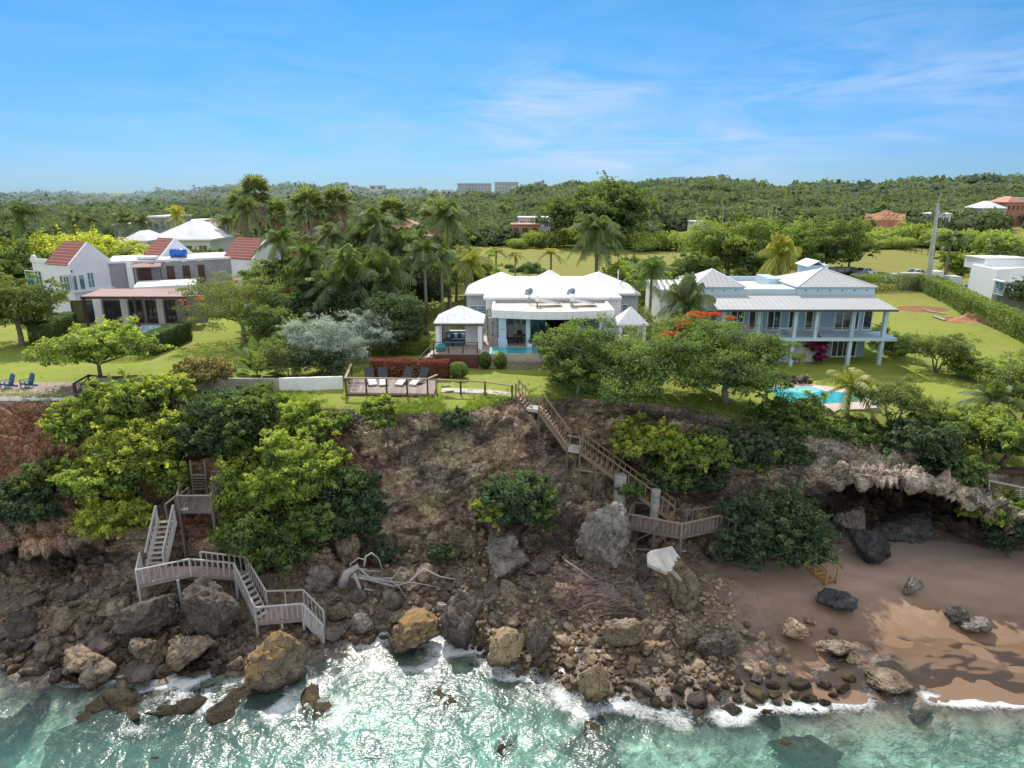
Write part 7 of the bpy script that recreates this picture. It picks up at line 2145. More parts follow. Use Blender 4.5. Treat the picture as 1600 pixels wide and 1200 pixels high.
# ================================================================== decks, fences and walls on the cliff top
sdk = thing('sun_deck', G(540, 612, .1), 'raised timber sun deck with rail carrying four loungers', 'deck')
zD = .18
k0, k1, k2, k3 = G(541, 613, zD), G(678, 615, zD), G(684, 592, zD), G(550, 590, zD)
platform(sdk, [k0, k1, k2, k3], 'deck')
MB().beam(k0 + Vector((0, 0, -.28)), k1 + Vector((0, 0, -.28)), .1, .3).out('fascia', M['wood_dark'], sdk)
hR = 1.08
for k in range(5):
    p = k0.lerp(k1, k / 4.3)
    MB().beam(p - Vector((0, 0, .3)), p + Vector((0, 0, hR)), .11, .11).out('post', M['wood_dark'], sdk)
    MB().beam(p - Vector((0, -.3, 2.0)), p - Vector((0, -.3, .2)), .14, .14).out('footing', M['concrete'], sdk)
kk = k0.lerp(k1, 4 / 4.3)
MB().beam(k0 + Vector((-.1, 0, hR + .03)), kk + Vector((.1, 0, hR + .03)), .2, .07).out('handrail', M['wood_rail'], sdk)
MB().beam(k0 + Vector((0, .1, hR + .03)), k3 + Vector((0, 0, hR + .03)), .2, .07).out('handrail', M['wood_rail'], sdk)
for zz_ in (.3, .6, .85): MB().beam(k0 + Vector((0, 0, zz_)), kk + Vector((0, 0, zz_)), .02, .02).out('cable', M['metal'], sdk)
MB().beam(k3, k3 + Vector((0, 0, hR)), .11, .11).out('post', M['wood_dark'], sdk); MB().beam(k0.lerp(k3, .5), k0.lerp(k3, .5) + Vector((0, 0, hR)), .11, .11).out('post', M['wood_dark'], sdk)
kr = kk + Vector((.6, 1.2, 0))
MB().beam(kk + Vector((0, 0, hR + .03)), kr + Vector((0, 0, hR + .03)), .18, .07).out('handrail', M['wood_rail'], sdk)
for q in range(3):
    MB().beam(kr + Vector((.1 + .3 * q, -.5 - .4 * q, zD + .8 - .28 * q - .3)), kr + Vector((.7 + .3 * q, -.2 - .4 * q, zD + .8 - .28 * q - .3)), .25, .05).out('step', M['wood_dark'], sdk)
# loungers
def lounger(px, py, rz, label):
    p = G(px, py, zD + .01)
    r = thing('sun_lounger', p, label, 'sun lounger', 'sun loungers on the timber deck')
    r.rotation_euler.z = rz
    def add(mb, n, m): 
        me = bpy.data.meshes.new(n); me.from_pydata([v for v in mb.v], [], mb.f); me.materials.append(M[m])
        o = bpy.data.objects.new(n, me); COL.objects.link(o); o.parent = r; return o
    pr = [(-1.05, .16), (-.8, .22), (-.45, .34), (-.1, .36), (.2, .30), (.4, .27)]
    mb = MB()
    for (a, b) in zip(pr[:-1], pr[1:]): mb.slab([(-.3, a[0], a[1]), (.3, a[0], a[1]), (.3, b[0], b[1]), (-.3, b[0], b[1])], .09)
    add(mb, 'seat', 'cush_white')
    mb = MB().slab([(-.36, .38, .26), (.36, .38, .26), (.36, .95, 1.02), (-.36, .95, 1.02)], .10)
    add(mb, 'backrest', 'cush_grey')
    for sx_ in (-.3, .3):
        add(MB().beam((sx_, -.6, 0), (sx_, -.45, .26), .05, .05), 'leg', 'cush_grey'); add(MB().beam((sx_, .7, 0), (sx_, .45, .24), .05, .05), 'leg', 'cush_grey')
    add(MB().beam((-.34, -1.0, .1), (-.34, .5, .2), .05, .06).beam((.34, -1.0, .1), (.34, .5, .2), .05, .06), 'frame', 'cush_grey')
lounger(580, 598, .35, 'dark backed lounger with white pad, first from the left on the deck')
lounger(599, 598, .2, 'dark backed lounger with white pad, second from the left on the deck')
lounger(632, 598, -.3, 'dark backed lounger with white pad, third from the left on the deck')
lounger(655, 598, -.42, 'dark backed lounger with white pad, last on the right of the deck')
# white and grey walls
g0, g1_, g2_ = G(275, 610), G(437, 611), G(536, 608)
w_ = Wall((g1_.x, g1_.y), (g2_.x, g2_.y)); mb = MB(); wallblock(mb, w_, -.8, .98, .25)
tag(mb.out('garden_wall', M['white'], None, org=(g1_.x, g1_.y, 0)), 'white garden wall between the grey wall and the sun deck', 'wall')
w_ = Wall((g0.x - 6, g0.y + .1), (g1_.x - .02, g1_.y)); mb = MB(); wallblock(mb, w_, -.8, .95, .25)
n_ = 7
tag(mb.out('garden_wall', M['concrete'], None, org=(g0.x, g0.y, 0)), 'stained grey concrete wall left of the white wall', 'wall')
# path and rail from the deck to the stair
mb = MB()
pts = [(690, 609), (760, 611), (800, 617)]
pa = [G(a, b, .03) for a, b in pts]
for u, v in zip(pa[:-1], pa[1:]): mb.slab([u + Vector((0, -.55, 0)), v + Vector((0, -.55, 0)), v + Vector((0, .55, 0)), u + Vector((0, .55, 0))], .12)
tag(mb.out('path', M['concrete_pale'], None, org=pa[0]), 'pale concrete path from the sun deck to the stair head', None, None, 'structure')
rf = thing('rail_fence', G(683, 614), 'brown post and rail fence along the concrete path', 'fence')
fp = [(682, 614), (720, 615), (758, 616), (800, 621)]
fpp = []
for a, b in fp:
    g = G(a, b, .0); g.z = max(drop(g.x, g.y), -.4); fpp.append(g)
    MB().beam(g - Vector((0, 0, .4)), g + Vector((0, 0, 1.05)), .13, .13).out('post', M['wood_rail' if a == 682 else 'wood_dark'], rf)
tops = [Vector((g.x, g.y, 1.05 - .05 * i)) for i, g in enumerate(fpp)]
for u, v in zip(tops[:-1], tops[1:]): MB().beam(u, v, .16, .07).out('handrail', M['wood_rail'], rf)
# left deck with blue chairs
ld = thing('viewing_deck', G(60, 620), 'flat timber viewing deck at the left cliff edge', 'deck')
z_ = .1
l0, l1, l2, l3 = G(-60, 622, z_), G(118, 621, z_), G(128, 597, z_), G(-60, 598, z_)
platform(ld, [l0, l1, l2, l3], 'deck_pink')
MB().prism([(l0.x, l0.y + .05), (l1.x - .05, l1.y + .05), (l2.x - .05, l2.y - .05), (l3.x, l3.y - .05)], -.5, z_ - .045).out('base', M['deck'], ld)
MB().beam(l0 + Vector((0, 0, -.12)), l1 + Vector((0, 0, -.12)), .08, .2).out('fascia', M['white'], ld)
for px_ in (38, 72, 100): 
    p = G(px_, 622, z_); MB().beam(p + Vector((0, .2, -2.4)), p + Vector((0, .2, -.1)), .45, .45).out('footing', M['concrete'], ld)
lf = thing('timber_fence', G(118, 615), 'dark timber fence with crossed braces right of the viewing deck', 'fence')
fpts = [(119, 619), (142, 605), (160, 607), (182, 608), (252, 604)]
fq = [G(a, b, .1) for a, b in fpts]
for i, g in enumerate(fq): MB().beam(g - Vector((0, 0, .4)), g + Vector((0, 0, 1.0)), .16, .16).out('post', M['wood_dark'], lf)
for u, v in zip(fq[:-1], fq[1:]):
    MB().beam(u + Vector((0, 0, .95)), v + Vector((0, 0, .95)), .1, .1).out('handrail', M['wood_dark'], lf)
    MB().beam(u + Vector((0, 0, .2)), v + Vector((0, 0, .2)), .09, .09).out('bottom_rail', M['wood_dark'], lf)
    MB().beam(u + Vector((0, .03, .2)), v + Vector((0, .03, .9)), .06, .07).out('brace', M['wood_rail'], lf); MB().beam(u + Vector((0, .1, .9)), v + Vector((0, .1, .2)), .06, .07).out('brace', M['wood_rail'], lf)
def adirondack(px, py, rz, label):
    p = G(px, py, z_ + .01); r = thing('adirondack_chair', p, label, 'chair'); r.rotation_euler.z = rz
    def add(mb, n):
        me = bpy.data.meshes.new(n); me.from_pydata(mb.v, [], mb.f); me.materials.append(M['adirondack'])
        o = bpy.data.objects.new(n, me); COL.objects.link(o); o.parent = r
    mb = MB()
    for k in range(5): mb.slab([(-.26, -.3 + k * .12, .38 - k * .03), (.26, -.3 + k * .12, .38 - k * .03), (.26, -.2 + k * .12, .36 - k * .03), (-.26, -.2 + k * .12, .36 - k * .03)], .025)
    add(mb, 'seat')
    mb = MB()
    for k in range(6):
        x_ = -.27 + k * .108; top_ = 1.02 - .1 * (abs(k - 2.5) / 2.5) ** 2
        mb.slab([(x_ - .048, .26, .25), (x_ + .048, .26, .25), (x_ + .05, .52, top_), (x_ - .05, .52, top_)], .025)
    add(mb, 'backrest')
    for s_ in (-1, 1):
        add(MB().slab([(s_ * .33 - .07, -.36, .58), (s_ * .33 + .07, -.36, .58), (s_ * .33 + .07, .38, .56), (s_ * .33 - .07, .38, .56)], .03), 'armrest')
        add(MB().beam((s_ * .30, -.3, 0), (s_ * .30, -.3, .56), .09, .04), 'leg'); add(MB().beam((s_ * .28, -.3, .3), (s_ * .28, .6, .04), .04, .12), 'leg')
adirondack(12, 606, -.45, 'blue adirondack chair at the left edge of the viewing deck')
adirondack(43, 605, -.45, 'blue adirondack chair nearer the middle of the viewing deck')
# timber lookout at the right edge
lo = thing('lookout_deck', A(1560, 755, 42.4), 'timber lookout deck with rail on the right cliff edge', 'deck')
zk = A(1560, 755, 42.4).z
n0_, n1_, n2_, n3_ = G(1540, 760, zk), G(1660, 770, zk), G(1670, 740, zk), G(1550, 738, zk)
platform(lo, [n0_, n1_, n2_, n3_], 'wood_brown')
MB().beam(A(1497, 741, 42.0), A(1600, 762, 41.4), .09, .09).out('handrail', M['wood_grey'], lo); MB().beam(A(1545, 752, 41.8), A(1545, 775, 41.8), .1, .1).out('post', M['wood_grey'], lo)
MB().beam(A(1500, 742, 42.0), A(1500, 765, 42.0), .1, .1).out('post', M['wood_grey'], lo)
for (px_, py0, py1) in ((1594, 762, 800),): MB().beam(A(px_, py0, 41.2), A(px_, py1, 41.2), .1, .1).out('post', M['wood_grey'], lo)
for k in range(4): MB().beam(A(1586, 766 + 3 * k, 41.2), A(1640, 768 + 3 * k, 41.2), .08, .05).out('board', M['wood_grey'], lo)
MB().beam(A(1540, 735, 43.6), A(1640, 736, 43.6), .5, .3).out('bench_beam', M['wood_dark'], lo)
for p in (n0_, n1_, n2_, n3_): leg(lo, p, 'wood_old', .14)
# ================================================================== left villa (turned towards the right)
def pol(root, mb, name, mat, **k): return mb.out(name, M[mat] if isinstance(mat, str) else mat, root, **k)
lv = thing('red_roof_villa', G(135, 505), 'white and grey villa with steep red tiled gable roofs and a mauve pergola', 'house')
e1 = Vector((.90, -.44)).normalized(); e2 = Vector((.44, .90)).normalized()
B1 = A(108, 413, 76.0)                        # near lower corner of the first red slope
def V2(o, a, b): return Vector((o.x + e1.x * a + e2.x * b, o.y + e1.y * a + e2.y * b))
def gable(o, length, width, z_e, rise, wall_z0, face_extra=.0, lower=True):
    """gable block: ridge along e1, gable wall at the right end"""
    c = [V2(o, -length, 0), V2(o, 0, 0), V2(o, 0, width), V2(o, -length, width)]
    r0, r1 = V2(o, -length, width / 2), V2(o, 0, width / 2)
    MB().prism([(p.x, p.y) for p in c], wall_z0, z_e).out('wall', M['villa_white'], lv)
    mb = MB()
    t_ = V2(o, -.02, width / 2); 
    mb.add([(c[1].x, c[1].y, z_e), (c[2].x, c[2].y, z_e), (r1.x, r1.y, z_e + rise), (V2(o, -.3, 0).x, V2(o, -.3, 0).y, z_e), (V2(o, -.3, width).x, V2(o, -.3, width).y, z_e), (V2(o, -.3, width / 2).x, V2(o, -.3, width / 2).y, z_e + rise)],
           [(0, 1, 2), (5, 4, 3), (0, 2, 5, 3), (1, 4, 5, 2), (0, 3, 4, 1)])
    mb.out('gable_wall', M['villa_white'], lv)
    q = lambda a, b, z: (V2(o, a, b).x, V2(o, a, b).y, z)
    MB().slab([q(-length, -.15, z_e - .1), q(-.32, -.15, z_e - .1), q(-.32, width / 2, z_e + rise - .02), q(-length, width / 2, z_e + rise - .02)], .12).out('tile_roof', M['red_tile'], lv)
    MB().slab([q(-length, width + .15, z_e - .1), q(-.32, width + .15, z_e - .1), q(-.32, width / 2, z_e + rise - .01), q(-length, width / 2, z_e + rise - .01)], .12).out('tile_roof', M['red_tile'], lv)
    return Wall(c[1], c[2]), Wall(c[0], c[1])
zE = B1.z
wg, wf = gable(B1, 4.4, 5.0, zE, 2.3, 0)
s_of = wg.s_at
for a_, b_ in ((113.5, 123), (165, 174.5)): window(lv, wg, max(.1, s_of(a_)), s_of(b_), 3.75, 5.55, 2, 1, 'white', 'teal')
for a_, b_ in ((128, 137.5), (140.5, 149), (151.5, 160.5)): window(lv, wg, s_of(a_), s_of(b_), 3.6, 5.45, 1, 0, 'white', 'glass_teal', 'french_window', .12)
MB().beam(wg.p(-.2, 3.5, .12), wg.p(wg.L + .2, 3.5, .12), .26, .14).out('sill_band', M['villa_white'], lv)
MB().beam(wg.p(s_of(143), 5.75, .05), wg.p(s_of(143), 5.95, .05), .12, .12).out('wall_lamp', M['darkmetal'], lv)
# left wing
Wl0 = V2(B1, -7.7, .35); Wl1 = V2(B1, -.02, .35)
wlw = Wall(Wl0, Wl1)
q_ = [Wl0, Wl1, V2(B1, -.02, 5), V2(B1, -7.7, 5)]
MB().prism([(p.x, p.y) for p in q_], 0, zE - .12).out('wing', M['villa_white'], lv)
mb = MB()
mb.beam(wlw.p(0, zE + .12, .03), wlw.p(3.2, zE + .12, .03), .2, .46, (0, 0, 1))
mb.out('parapet', M['villa_white'], lv)
px_ = wlw.p(.6, zE + .4, .02)
mb = MB()
for k in range(13):
    a_ = math.pi * k / 12
    pass
mb.tube([wlw.p(.6, zE + .34, .14), wlw.p(.6, zE + .34, -.1)], .42, 20).out('scroll', M['villa_white'], lv)
window(lv, wlw, wlw.s_at(74), wlw.s_at(99), 3.55, 5.5, 2, 1, 'white', 'glass_teal')
window(lv, wlw, max(.3, wlw.s_at(52)), max(1.5, wlw.s_at(66)), 3.55, 5.5, 2, 1, 'white', 'teal')
door(lv, wlw, wlw.s_at(61), wlw.s_at(79), .05, 2.7, 'white')
window(lv, wlw, wlw.s_at(88), wlw.s_at(104), .1, 3.0, 1, 0, 'brown_dark', 'brown_dark', 'dark_opening')
# second and third gables behind
B2 = A(251, 402, 86.0)
gable(B2, 3.4, 5.0, B2.z, 2.2, 0)
B3 = A(396, 404, 84.0)
gable(B3, 5.2, 5.0, B3.z, 2.3, 0)
# grey wing: long block with dark doors, and the lower part with the pergola
gw0, gw1 = A(174, 440, 80), A(372, 440, 86)
wgr = Wall((gw0.x, gw0.y), (gw1.x, gw1.y))
ztop = A(200, 408, 80.5).z
mb = MB(); wallblock(mb, wgr, 0, ztop - .25, 8.0); mb.out('grey_wing', M['villa_grey'], lv)
q_ = [wgr.p(-.1, 0, .12), wgr.p(wgr.L + .1, 0, .12), wgr.p(wgr.L + .1, 0, -8.1), wgr.p(-.1, 0, -8.1)]
MB().prism([(p.x, p.y) for p in q_], ztop - .25, ztop).out('roof_slab', M['white_roof'], lv)
window(lv, wgr, wgr.s_at(182), wgr.s_at(192), 4.7, 5.9, 1, 5, 'villa_grey', 'teal')
for a_, b_ in ((242, 262), (285, 297), (309, 320), (332, 342)):
    door(lv, wgr, wgr.s_at(a_), wgr.s_at(b_), 3.55, 5.95 if a_ < 280 else 5.75, 'brown_dark', False)
for c_ in (288, 313, 336):
    s_ = wgr.s_at(c_)
    MB().beam(wgr.p(s_ - .25, 6.35, .02), wgr.p(s_ + .25, 6.35, .02), .06, .3, (0, 0, 1)).out('wall_lamp', M['white'], lv)
s_ = wgr.s_at(233); 
MB().beam(wgr.p(s_, 3.4, .35), wgr.p(s_, 6.6, .35), .7, .7, (0, 1, 0)).out('pier', M['villa_white'], lv)
c0_ = wgr.s_at(236); c1_ = wgr.s_at(278)
MB().slab([wgr.p(c0_, 5.9, 1.5), wgr.p(c1_, 5.9, 1.5), wgr.p(c1_ + .1, 6.35, 0), wgr.p(c0_, 6.35, 0)], .1).out('awning', M['pergola'], lv)
for s_ in (c0_ + .1, c1_ - .1): MB().beam(wgr.p(s_, 3.5, 1.4), wgr.p(s_, 5.85, 1.4), .08, .08).out('awning_post', M['brown_dark'], lv)
pb0, pb1 = A(208, 447, 74.5), A(306, 447, 77)
wpb = Wall((pb0.x, pb0.y), (pb1.x, pb1.y))
mb = MB(); wallblock(mb, wpb, 0, A(250, 447, 75.5).z, 6.0); mb.out('lower_wing', M['villa_white'], lv)
# terrace, pergola
tp = [A(100, 520, 66), G(291, 527), G(316, 493), A(128, 490, 75)]
MB().prism([(tp[0].x, 65.0), (tp[1].x, 65.0), (tp[2].x, tp[2].y), (tp[3].x, tp[2].y)], -.5, .32).out('pool_terrace', M['paving'], lv)
pr0, pr1 = A(126, 463, 67.8), A(290, 464, 67.8)
pz = pr0.z
bk0, bk1 = A(158, 451, 73.5), A(303, 450, 73.5)
MB().slab([pr0, (pr1.x, pr1.y, pz), (bk1.x, bk1.y, bk0.z), bk0], .14).out('pergola_roof', M['pergola'], lv)
MB().beam((pr0.x, pr0.y - .02, pz - .14), (pr1.x, pr1.y - .02, pz - .14), .12, .22).out('pergola_beam', M['brown_dark'], lv)
for k in range(5):
    x_ = pr0.x + .2 + (pr1.x - pr0.x - .4) * k / 4
    if k in (0, 2, 4): MB().beam((x_, pr0.y + .1, .3), (x_, pr0.y + .1, pz - .2), .2, .2).out('pergola_post', M['brown_dark'], lv)
wbk = Wall((A(128, 480, 74).x, 74), (A(318, 480, 74).x, 74.4))
mb = MB(); wallblock(mb, wbk, .3, 3.35); mb.out('terrace_wall', M['villa_grey'], lv)
for a_, b_, mt in ((134, 168, 'brown_dark'), (184, 209, 'brown_dark'), (222, 240, 'brown_dark'), (247, 264, 'brown_dark'), (276, 290, 'brown_dark')):
    window(lv, wbk, wbk.s_at(a_), wbk.s_at(b_), .35, 2.9, 2, 0, mt, 'glass', 'sliding_door', .14)
for a_, b_ in ((170, 182), (211, 221), (265, 274)):
    s0_, s1_ = wbk.s_at(a_), wbk.s_at(b_)
    q_ = [wbk.p(s0_, 0, .4), wbk.p(s1_, 0, .4), wbk.p(s1_, 0, .03), wbk.p(s0_, 0, .03)]
    MB().prism([(p.x, p.y) for p in q_], .3, 3.3).out('pier', M['villa_white'], lv)
# pool of the villa
vp = thing('villa_pool', (A(200, 525, 64).x, 64, .1), 'small rectangular blue pool in front of the mauve pergola', 'pool')
a_, b_ = A(118, 525, 62).x, A(232, 525, 62).x
MB().span(a_, b_, 60.9, 64.6, .0, .42).out('pool_water', M['pool'], vp)
mb = MB().span(a_ - .4, b_ + .4, 60.4, 60.89, -.3, .46).span(a_ - .4, a_ - .01, 60.9, 64.6, -.3, .455).span(b_ + .01, b_ + .4, 60.9, 64.6, -.3, .455).span(a_ - .4, b_ + .4, 64.61, 64.99, -.3, .45)
mb.out('pool_edge', M['concrete_pale'], vp)
# terrace furniture
def set_sofa(x, y, z, w, label, mat='cush_white', rz=0):
    r = thing('terrace_sofa', (x, y, z), label, 'sofa')
    MB().span(x - w / 2, x + w / 2, y - .4, y + .4, z + .15, z + .42).out('seat', M[mat], r)
    MB().span(x - w / 2, x + w / 2, y + .41, y + .6, z + .15, z + .85).out('backrest', M[mat], r)
    MB().span(x - w / 2 + .05, x + w / 2 - .05, y - .35, y + .55, z, z + .149).out('frame', M['wood_dark'], r)
    for k in range(3): MB().box((x - w / 2 + w * (k + .5) / 3, y + .32, z + .58), (w / 3.6, .14, .3)).out('cushion', M['cush_blue' if mat == 'cush_white' and k == 1 else mat], r)
set_sofa(A(192, 500, 67).x, 67.6, .32, 2.6, 'long pale sofa under the middle of the mauve pergola')
set_sofa(A(226, 500, 67.4).x, 68.0, .32, 1.9, 'blue cushioned sofa right of the long pale sofa under the pergola', 'pale_blue')
def chaise(px, py, Y, rz, label):
    p = A(px, py, Y); p.z = .46 if Y < 65 else .34
    r = thing('chaise_longue', p, label, 'sun lounger'); r.rotation_euler.z = rz
    def add(mb, n, m):
        me = bpy.data.meshes.new(n); me.from_pydata(mb.v, [], mb.f); me.materials.append(M[m])
        o = bpy.data.objects.new(n, me); COL.objects.link(o); o.parent = r
    add(MB().span(-.35, .35, -1.0, .35, .28, .38), 'seat', 'cush_white')
    add(MB().slab([(-.35, .36, .34), (.35, .36, .34), (.35, .95, .85), (-.35, .95, .85)], .1), 'backrest', 'cush_white')
    for a in (-.3, .3):
        for b in (-.9, .3): add(MB().beam((a, b, 0), (a, b, .28), .06, .06), 'leg', 'wood_dark')
chaise(243, 515, 65.4, -1.3, 'tan chaise longue at the right of the villa pool')
chaise(248, 520, 65.2, -1.35, 'lower pale chaise longue nearest the right pool hedge')
chaise(146, 508, 66.2, .5, 'white chaise longue at the left end of the pergola')
wt_ = A(276, 399, 84)
tk = thing('water_tank', (wt_.x, 84.5, ztop), 'bright blue water tank on the villa roof', 'water tank')
MB().tube([(wt_.x - .95, 84.5, ztop + .6), (wt_.x - .9, 84.5, ztop + .6), (wt_.x + .9, 84.5, ztop + .6), (wt_.x + .95, 84.5, ztop + .6)], [.4, .5, .5, .4], 16).out('tank', M['tank_blue'], tk, smooth=True)
for k in range(4): MB().tube([(wt_.x - .7 + .45 * k, 84.5, ztop + .6), (wt_.x - .62 + .45 * k, 84.5, ztop + .6)], .53, 16).out('hoop', M['tank_blue'], tk)
MB().span(wt_.x - .9, wt_.x + .9, 84.2, 84.8, ztop, ztop + .14).out('cradle', M['concrete'], tk)
wt2 = A(229, 404, 82.5)
r_ = thing('roof_vent', (wt2.x, 82.5, ztop), 'white flat roof unit on the villa roof left of the blue tank', 'roof unit')
MB().span(wt2.x - 1.0, wt2.x + 1.2, 82.0, 83.2, ztop + .12, ztop + .40).out('body', M['white'], r_)
MB().span(wt2.x - .9, wt2.x + 1.1, 82.1, 83.1, ztop, ztop + .12).out('base', M['concrete'], r_)

# ================================================================== white house at the right
wh = thing('white_house', A(1550, 470, 90), 'white flat roofed house with two louvred windows at the right edge', 'house')
h0, h1, h2 = A(1508, 470, 92), A(1548, 470, 86), A(1592, 470, 88.5)
wA_, wB_ = Wall((h0.x, h0.y), (h1.x, h1.y)), Wall((h1.x, h1.y), (h2.x, h2.y))
zt = A(1548, 421, 86).z
bk_ = Vector((h2.x + (h0.x - h1.x), h2.y + (h0.y - h1.y)))
MB().prism([(h0.x, h0.y), (h1.x, h1.y), (h2.x, h2.y), (bk_.x, bk_.y)], -1.5, zt).out('wall', M['white'], wh)
window(wh, wA_, wA_.s_at(1524), wA_.s_at(1539), zt - 3.0, zt - 1.4, 2, 6, 'white', 'teal')
window(wh, wB_, wB_.s_at(1563), wB_.s_at(1583), zt - 3.0, zt - 1.5, 2, 6, 'white', 'teal')
MB().beam(wA_.p(wA_.s_at(1524) - .1, zt - 1.25, .2), wA_.p(wA_.s_at(1540), zt - 1.25, .2), .5, .1, (0, 0, 1)).out('window_hood', M['white'], wh)
u0 = A(1552, 412, 90)
MB().span(u0.x - 1.2, u0.x + 4.6, 90.0, 94, zt - .5, u0.z + .6).out('upper_storey', M['white'], wh)
MB().span(u0.x - 1.35, u0.x + 4.8, 89.85, 94.1, u0.z + .602, u0.z + .75).out('roof_slab', M['white_roof'], wh)
MB().span(A(1583, 460, 84).x, A(1640, 460, 84).x, 83, 88, -1.5, 2.2).out('garage', M['villa_grey'], wh)
MB().span(A(1581, 460, 84).x, A(1640, 460, 84).x, 82.6, 88.2, 2.21, 2.45).out('garage_roof', M['white'], wh)
# small shed and walls behind the hedge
for (pa, pb, py0, py1, Y, lb, mt) in ((1411, 1444, 427, 436, 103, 'low beige wall behind the hedge under the white car', 'concrete_pale'), (1481, 1503, 432, 452, 97, 'small pale shed in front of the white house', 'far_white'), (1459, 1475, 424, 436, 104, 'white container box beside the big concrete pole', 'white')):
    a_, b_ = A(pa, py1, Y), A(pb, py0, Y)
    tag(MB().span(a_.x, b_.x, Y, Y + 1.6, drop(a_.x, Y) - .2, b_.z).out('shed' if 'shed' in lb else 'low_wall' if 'wall' in lb else 'container', M[mt], None, org=(a_.x, Y, drop(a_.x, Y))), lb, 'shed' if 'shed' in lb else 'wall' if 'wall' in lb else 'container')

# ================================================================== vehicles
CARP = {}
def carpaint(name, col):
    t = NT(name); return t.done(t.pbr(t.mix(t.noise(2, 2, .5, t.obj()), tuple(v * .9 for v in col), col), .25, None, .0, .6))
for n_, c_ in (('black', (.015, .015, .018)), ('blue', (.02, .06, .30)), ('white', (.78, .78, .78)), ('grey', (.08, .09, .11))): CARP[n_] = carpaint('car_paint_' + n_, c_)
def car(px, py, Y, rz, paint, kind, label):
    p = A(px, py, Y); g = Vector((p.x, Y, drop(p.x, Y)))
    r = thing('parked_car', g, label, 'car')
    r.rotation_euler.z = rz
    S = 1.0
    if kind == 'van': low = [(-2.35, .35), (2.35, .35), (2.38, .75), (2.2, 1.05), (1.55, 1.15), (-2.3, 1.15), (-2.38, .8)]; up = [(1.5, 1.15), (.95, 1.82), (-2.15, 1.88), (-2.3, 1.15)]; wheel = .38
    else: low = [(-2.2, .28), (2.2, .28), (2.25, .62), (2.05, .82), (1.15, .92), (-1.7, .95), (-2.2, .88)]; up = [(1.05, .92), (.3, 1.42), (-.85, 1.46), (-1.75, .95)]; wheel = .33
    W = .92
    def add(mb, n, m, par=r):
        me = bpy.data.meshes.new(n); me.from_pydata(mb.v, [], mb.f); me.materials.append(m)
        o = bpy.data.objects.new(n, me); COL.objects.link(o); o.parent = par; return o
    def loft(prof, w0, w1):
        n = len(prof); z0, z1 = min(q[1] for q in prof), max(q[1] for q in prof)
        wz = lambda z: w0 + (w1 - w0) * (z - z0) / (z1 - z0)
        vs = [(x, -wz(z), z) for x, z in prof] + [(x, wz(z), z) for x, z in prof]
        return MB().add(vs, [tuple(range(n)), tuple(reversed(range(n, 2 * n)))] + [(i, n + i, n + (i + 1) % n, (i + 1) % n) for i in range(n)])
    add(loft(low, W, W * .97), 'body', CARP[paint])
    add(loft(up, W * .95, W * .72), 'cabin', M['glass'])
    z1 = up[1][1]
    add(MB().slab([(up[1][0], -W * .73, z1 + .01), (up[1][0], W * .73, z1 + .01), (up[2][0], W * .73, up[2][1] + .01), (up[2][0], -W * .73, up[2][1] + .01)], .05), 'roof', CARP[paint])
    for s_ in (-1, 1):
        for x_ in (up[0][0], up[3][0]):
            k = 1 if x_ > 0 else 2
            add(MB().beam((x_, s_ * W * .955, up[0][1]), (up[k][0], s_ * W * .735, up[k][1]), .07, .07), 'pillar', CARP[paint])
        add(MB().beam((-.2, s_ * W * .96, up[0][1]), (-.25, s_ * W * .735, z1), .08, .07), 'pillar', CARP[paint])
        for x_ in (-1.35, 1.4):
            o = add(MB().tube([(x_, s_ * (W - .2), wheel), (x_, s_ * (W + .01), wheel)], wheel, 18), 'wheel', M['rubber'])
            add(MB().tube([(x_, s_ * (W + .0), wheel), (x_, s_ * (W + .03), wheel)], wheel * .6, 12), 'rim', M['metal'], o)
        add(MB().box((2.18, s_ * .65, .68 if kind != 'van' else .85), (.12, .36, .16)), 'headlight', M['white'])
        add(MB().box((-2.22 if kind != 'van' else -2.36, s_ * .7, .8), (.08, .28, .16)), 'tail_light', M['red_tile'])
        add(MB().box((.95, s_ * (W + .1), 1.0 if kind != 'van' else 1.25), (.14, .2, .14)), 'mirror', CARP[paint])
car(1306, 430, 117, .0, 'black', 'van', 'black van parked behind the stair tower of the blue house, left one')
car(1325, 430, 118, .1, 'black', 'van', 'black high roofed car between the black van and the blue car')
car(1347, 430, 115, .9, 'blue', 'car', 'blue car parked right of the black cars')
car(1351, 426, 121, .5, 'white', 'car', 'white car showing its roof behind the blue car')
car(1434, 430, 118, .15, 'white', 'car', 'white sedan parked left of the big concrete pole')
car(1398, 436, 112, .1, 'white', 'car', 'white car roof just showing over the hedge')
car(1512, 443, 99, 1.2, 'white', 'car', 'white car half hidden left of the white house')
car(1366, 349, 218, .3, 'grey', 'car', 'dark car by the orange earth cut on the far slope')
car(1356, 349, 222, .2, 'white', 'car', 'pale car by the orange earth cut on the far slope')

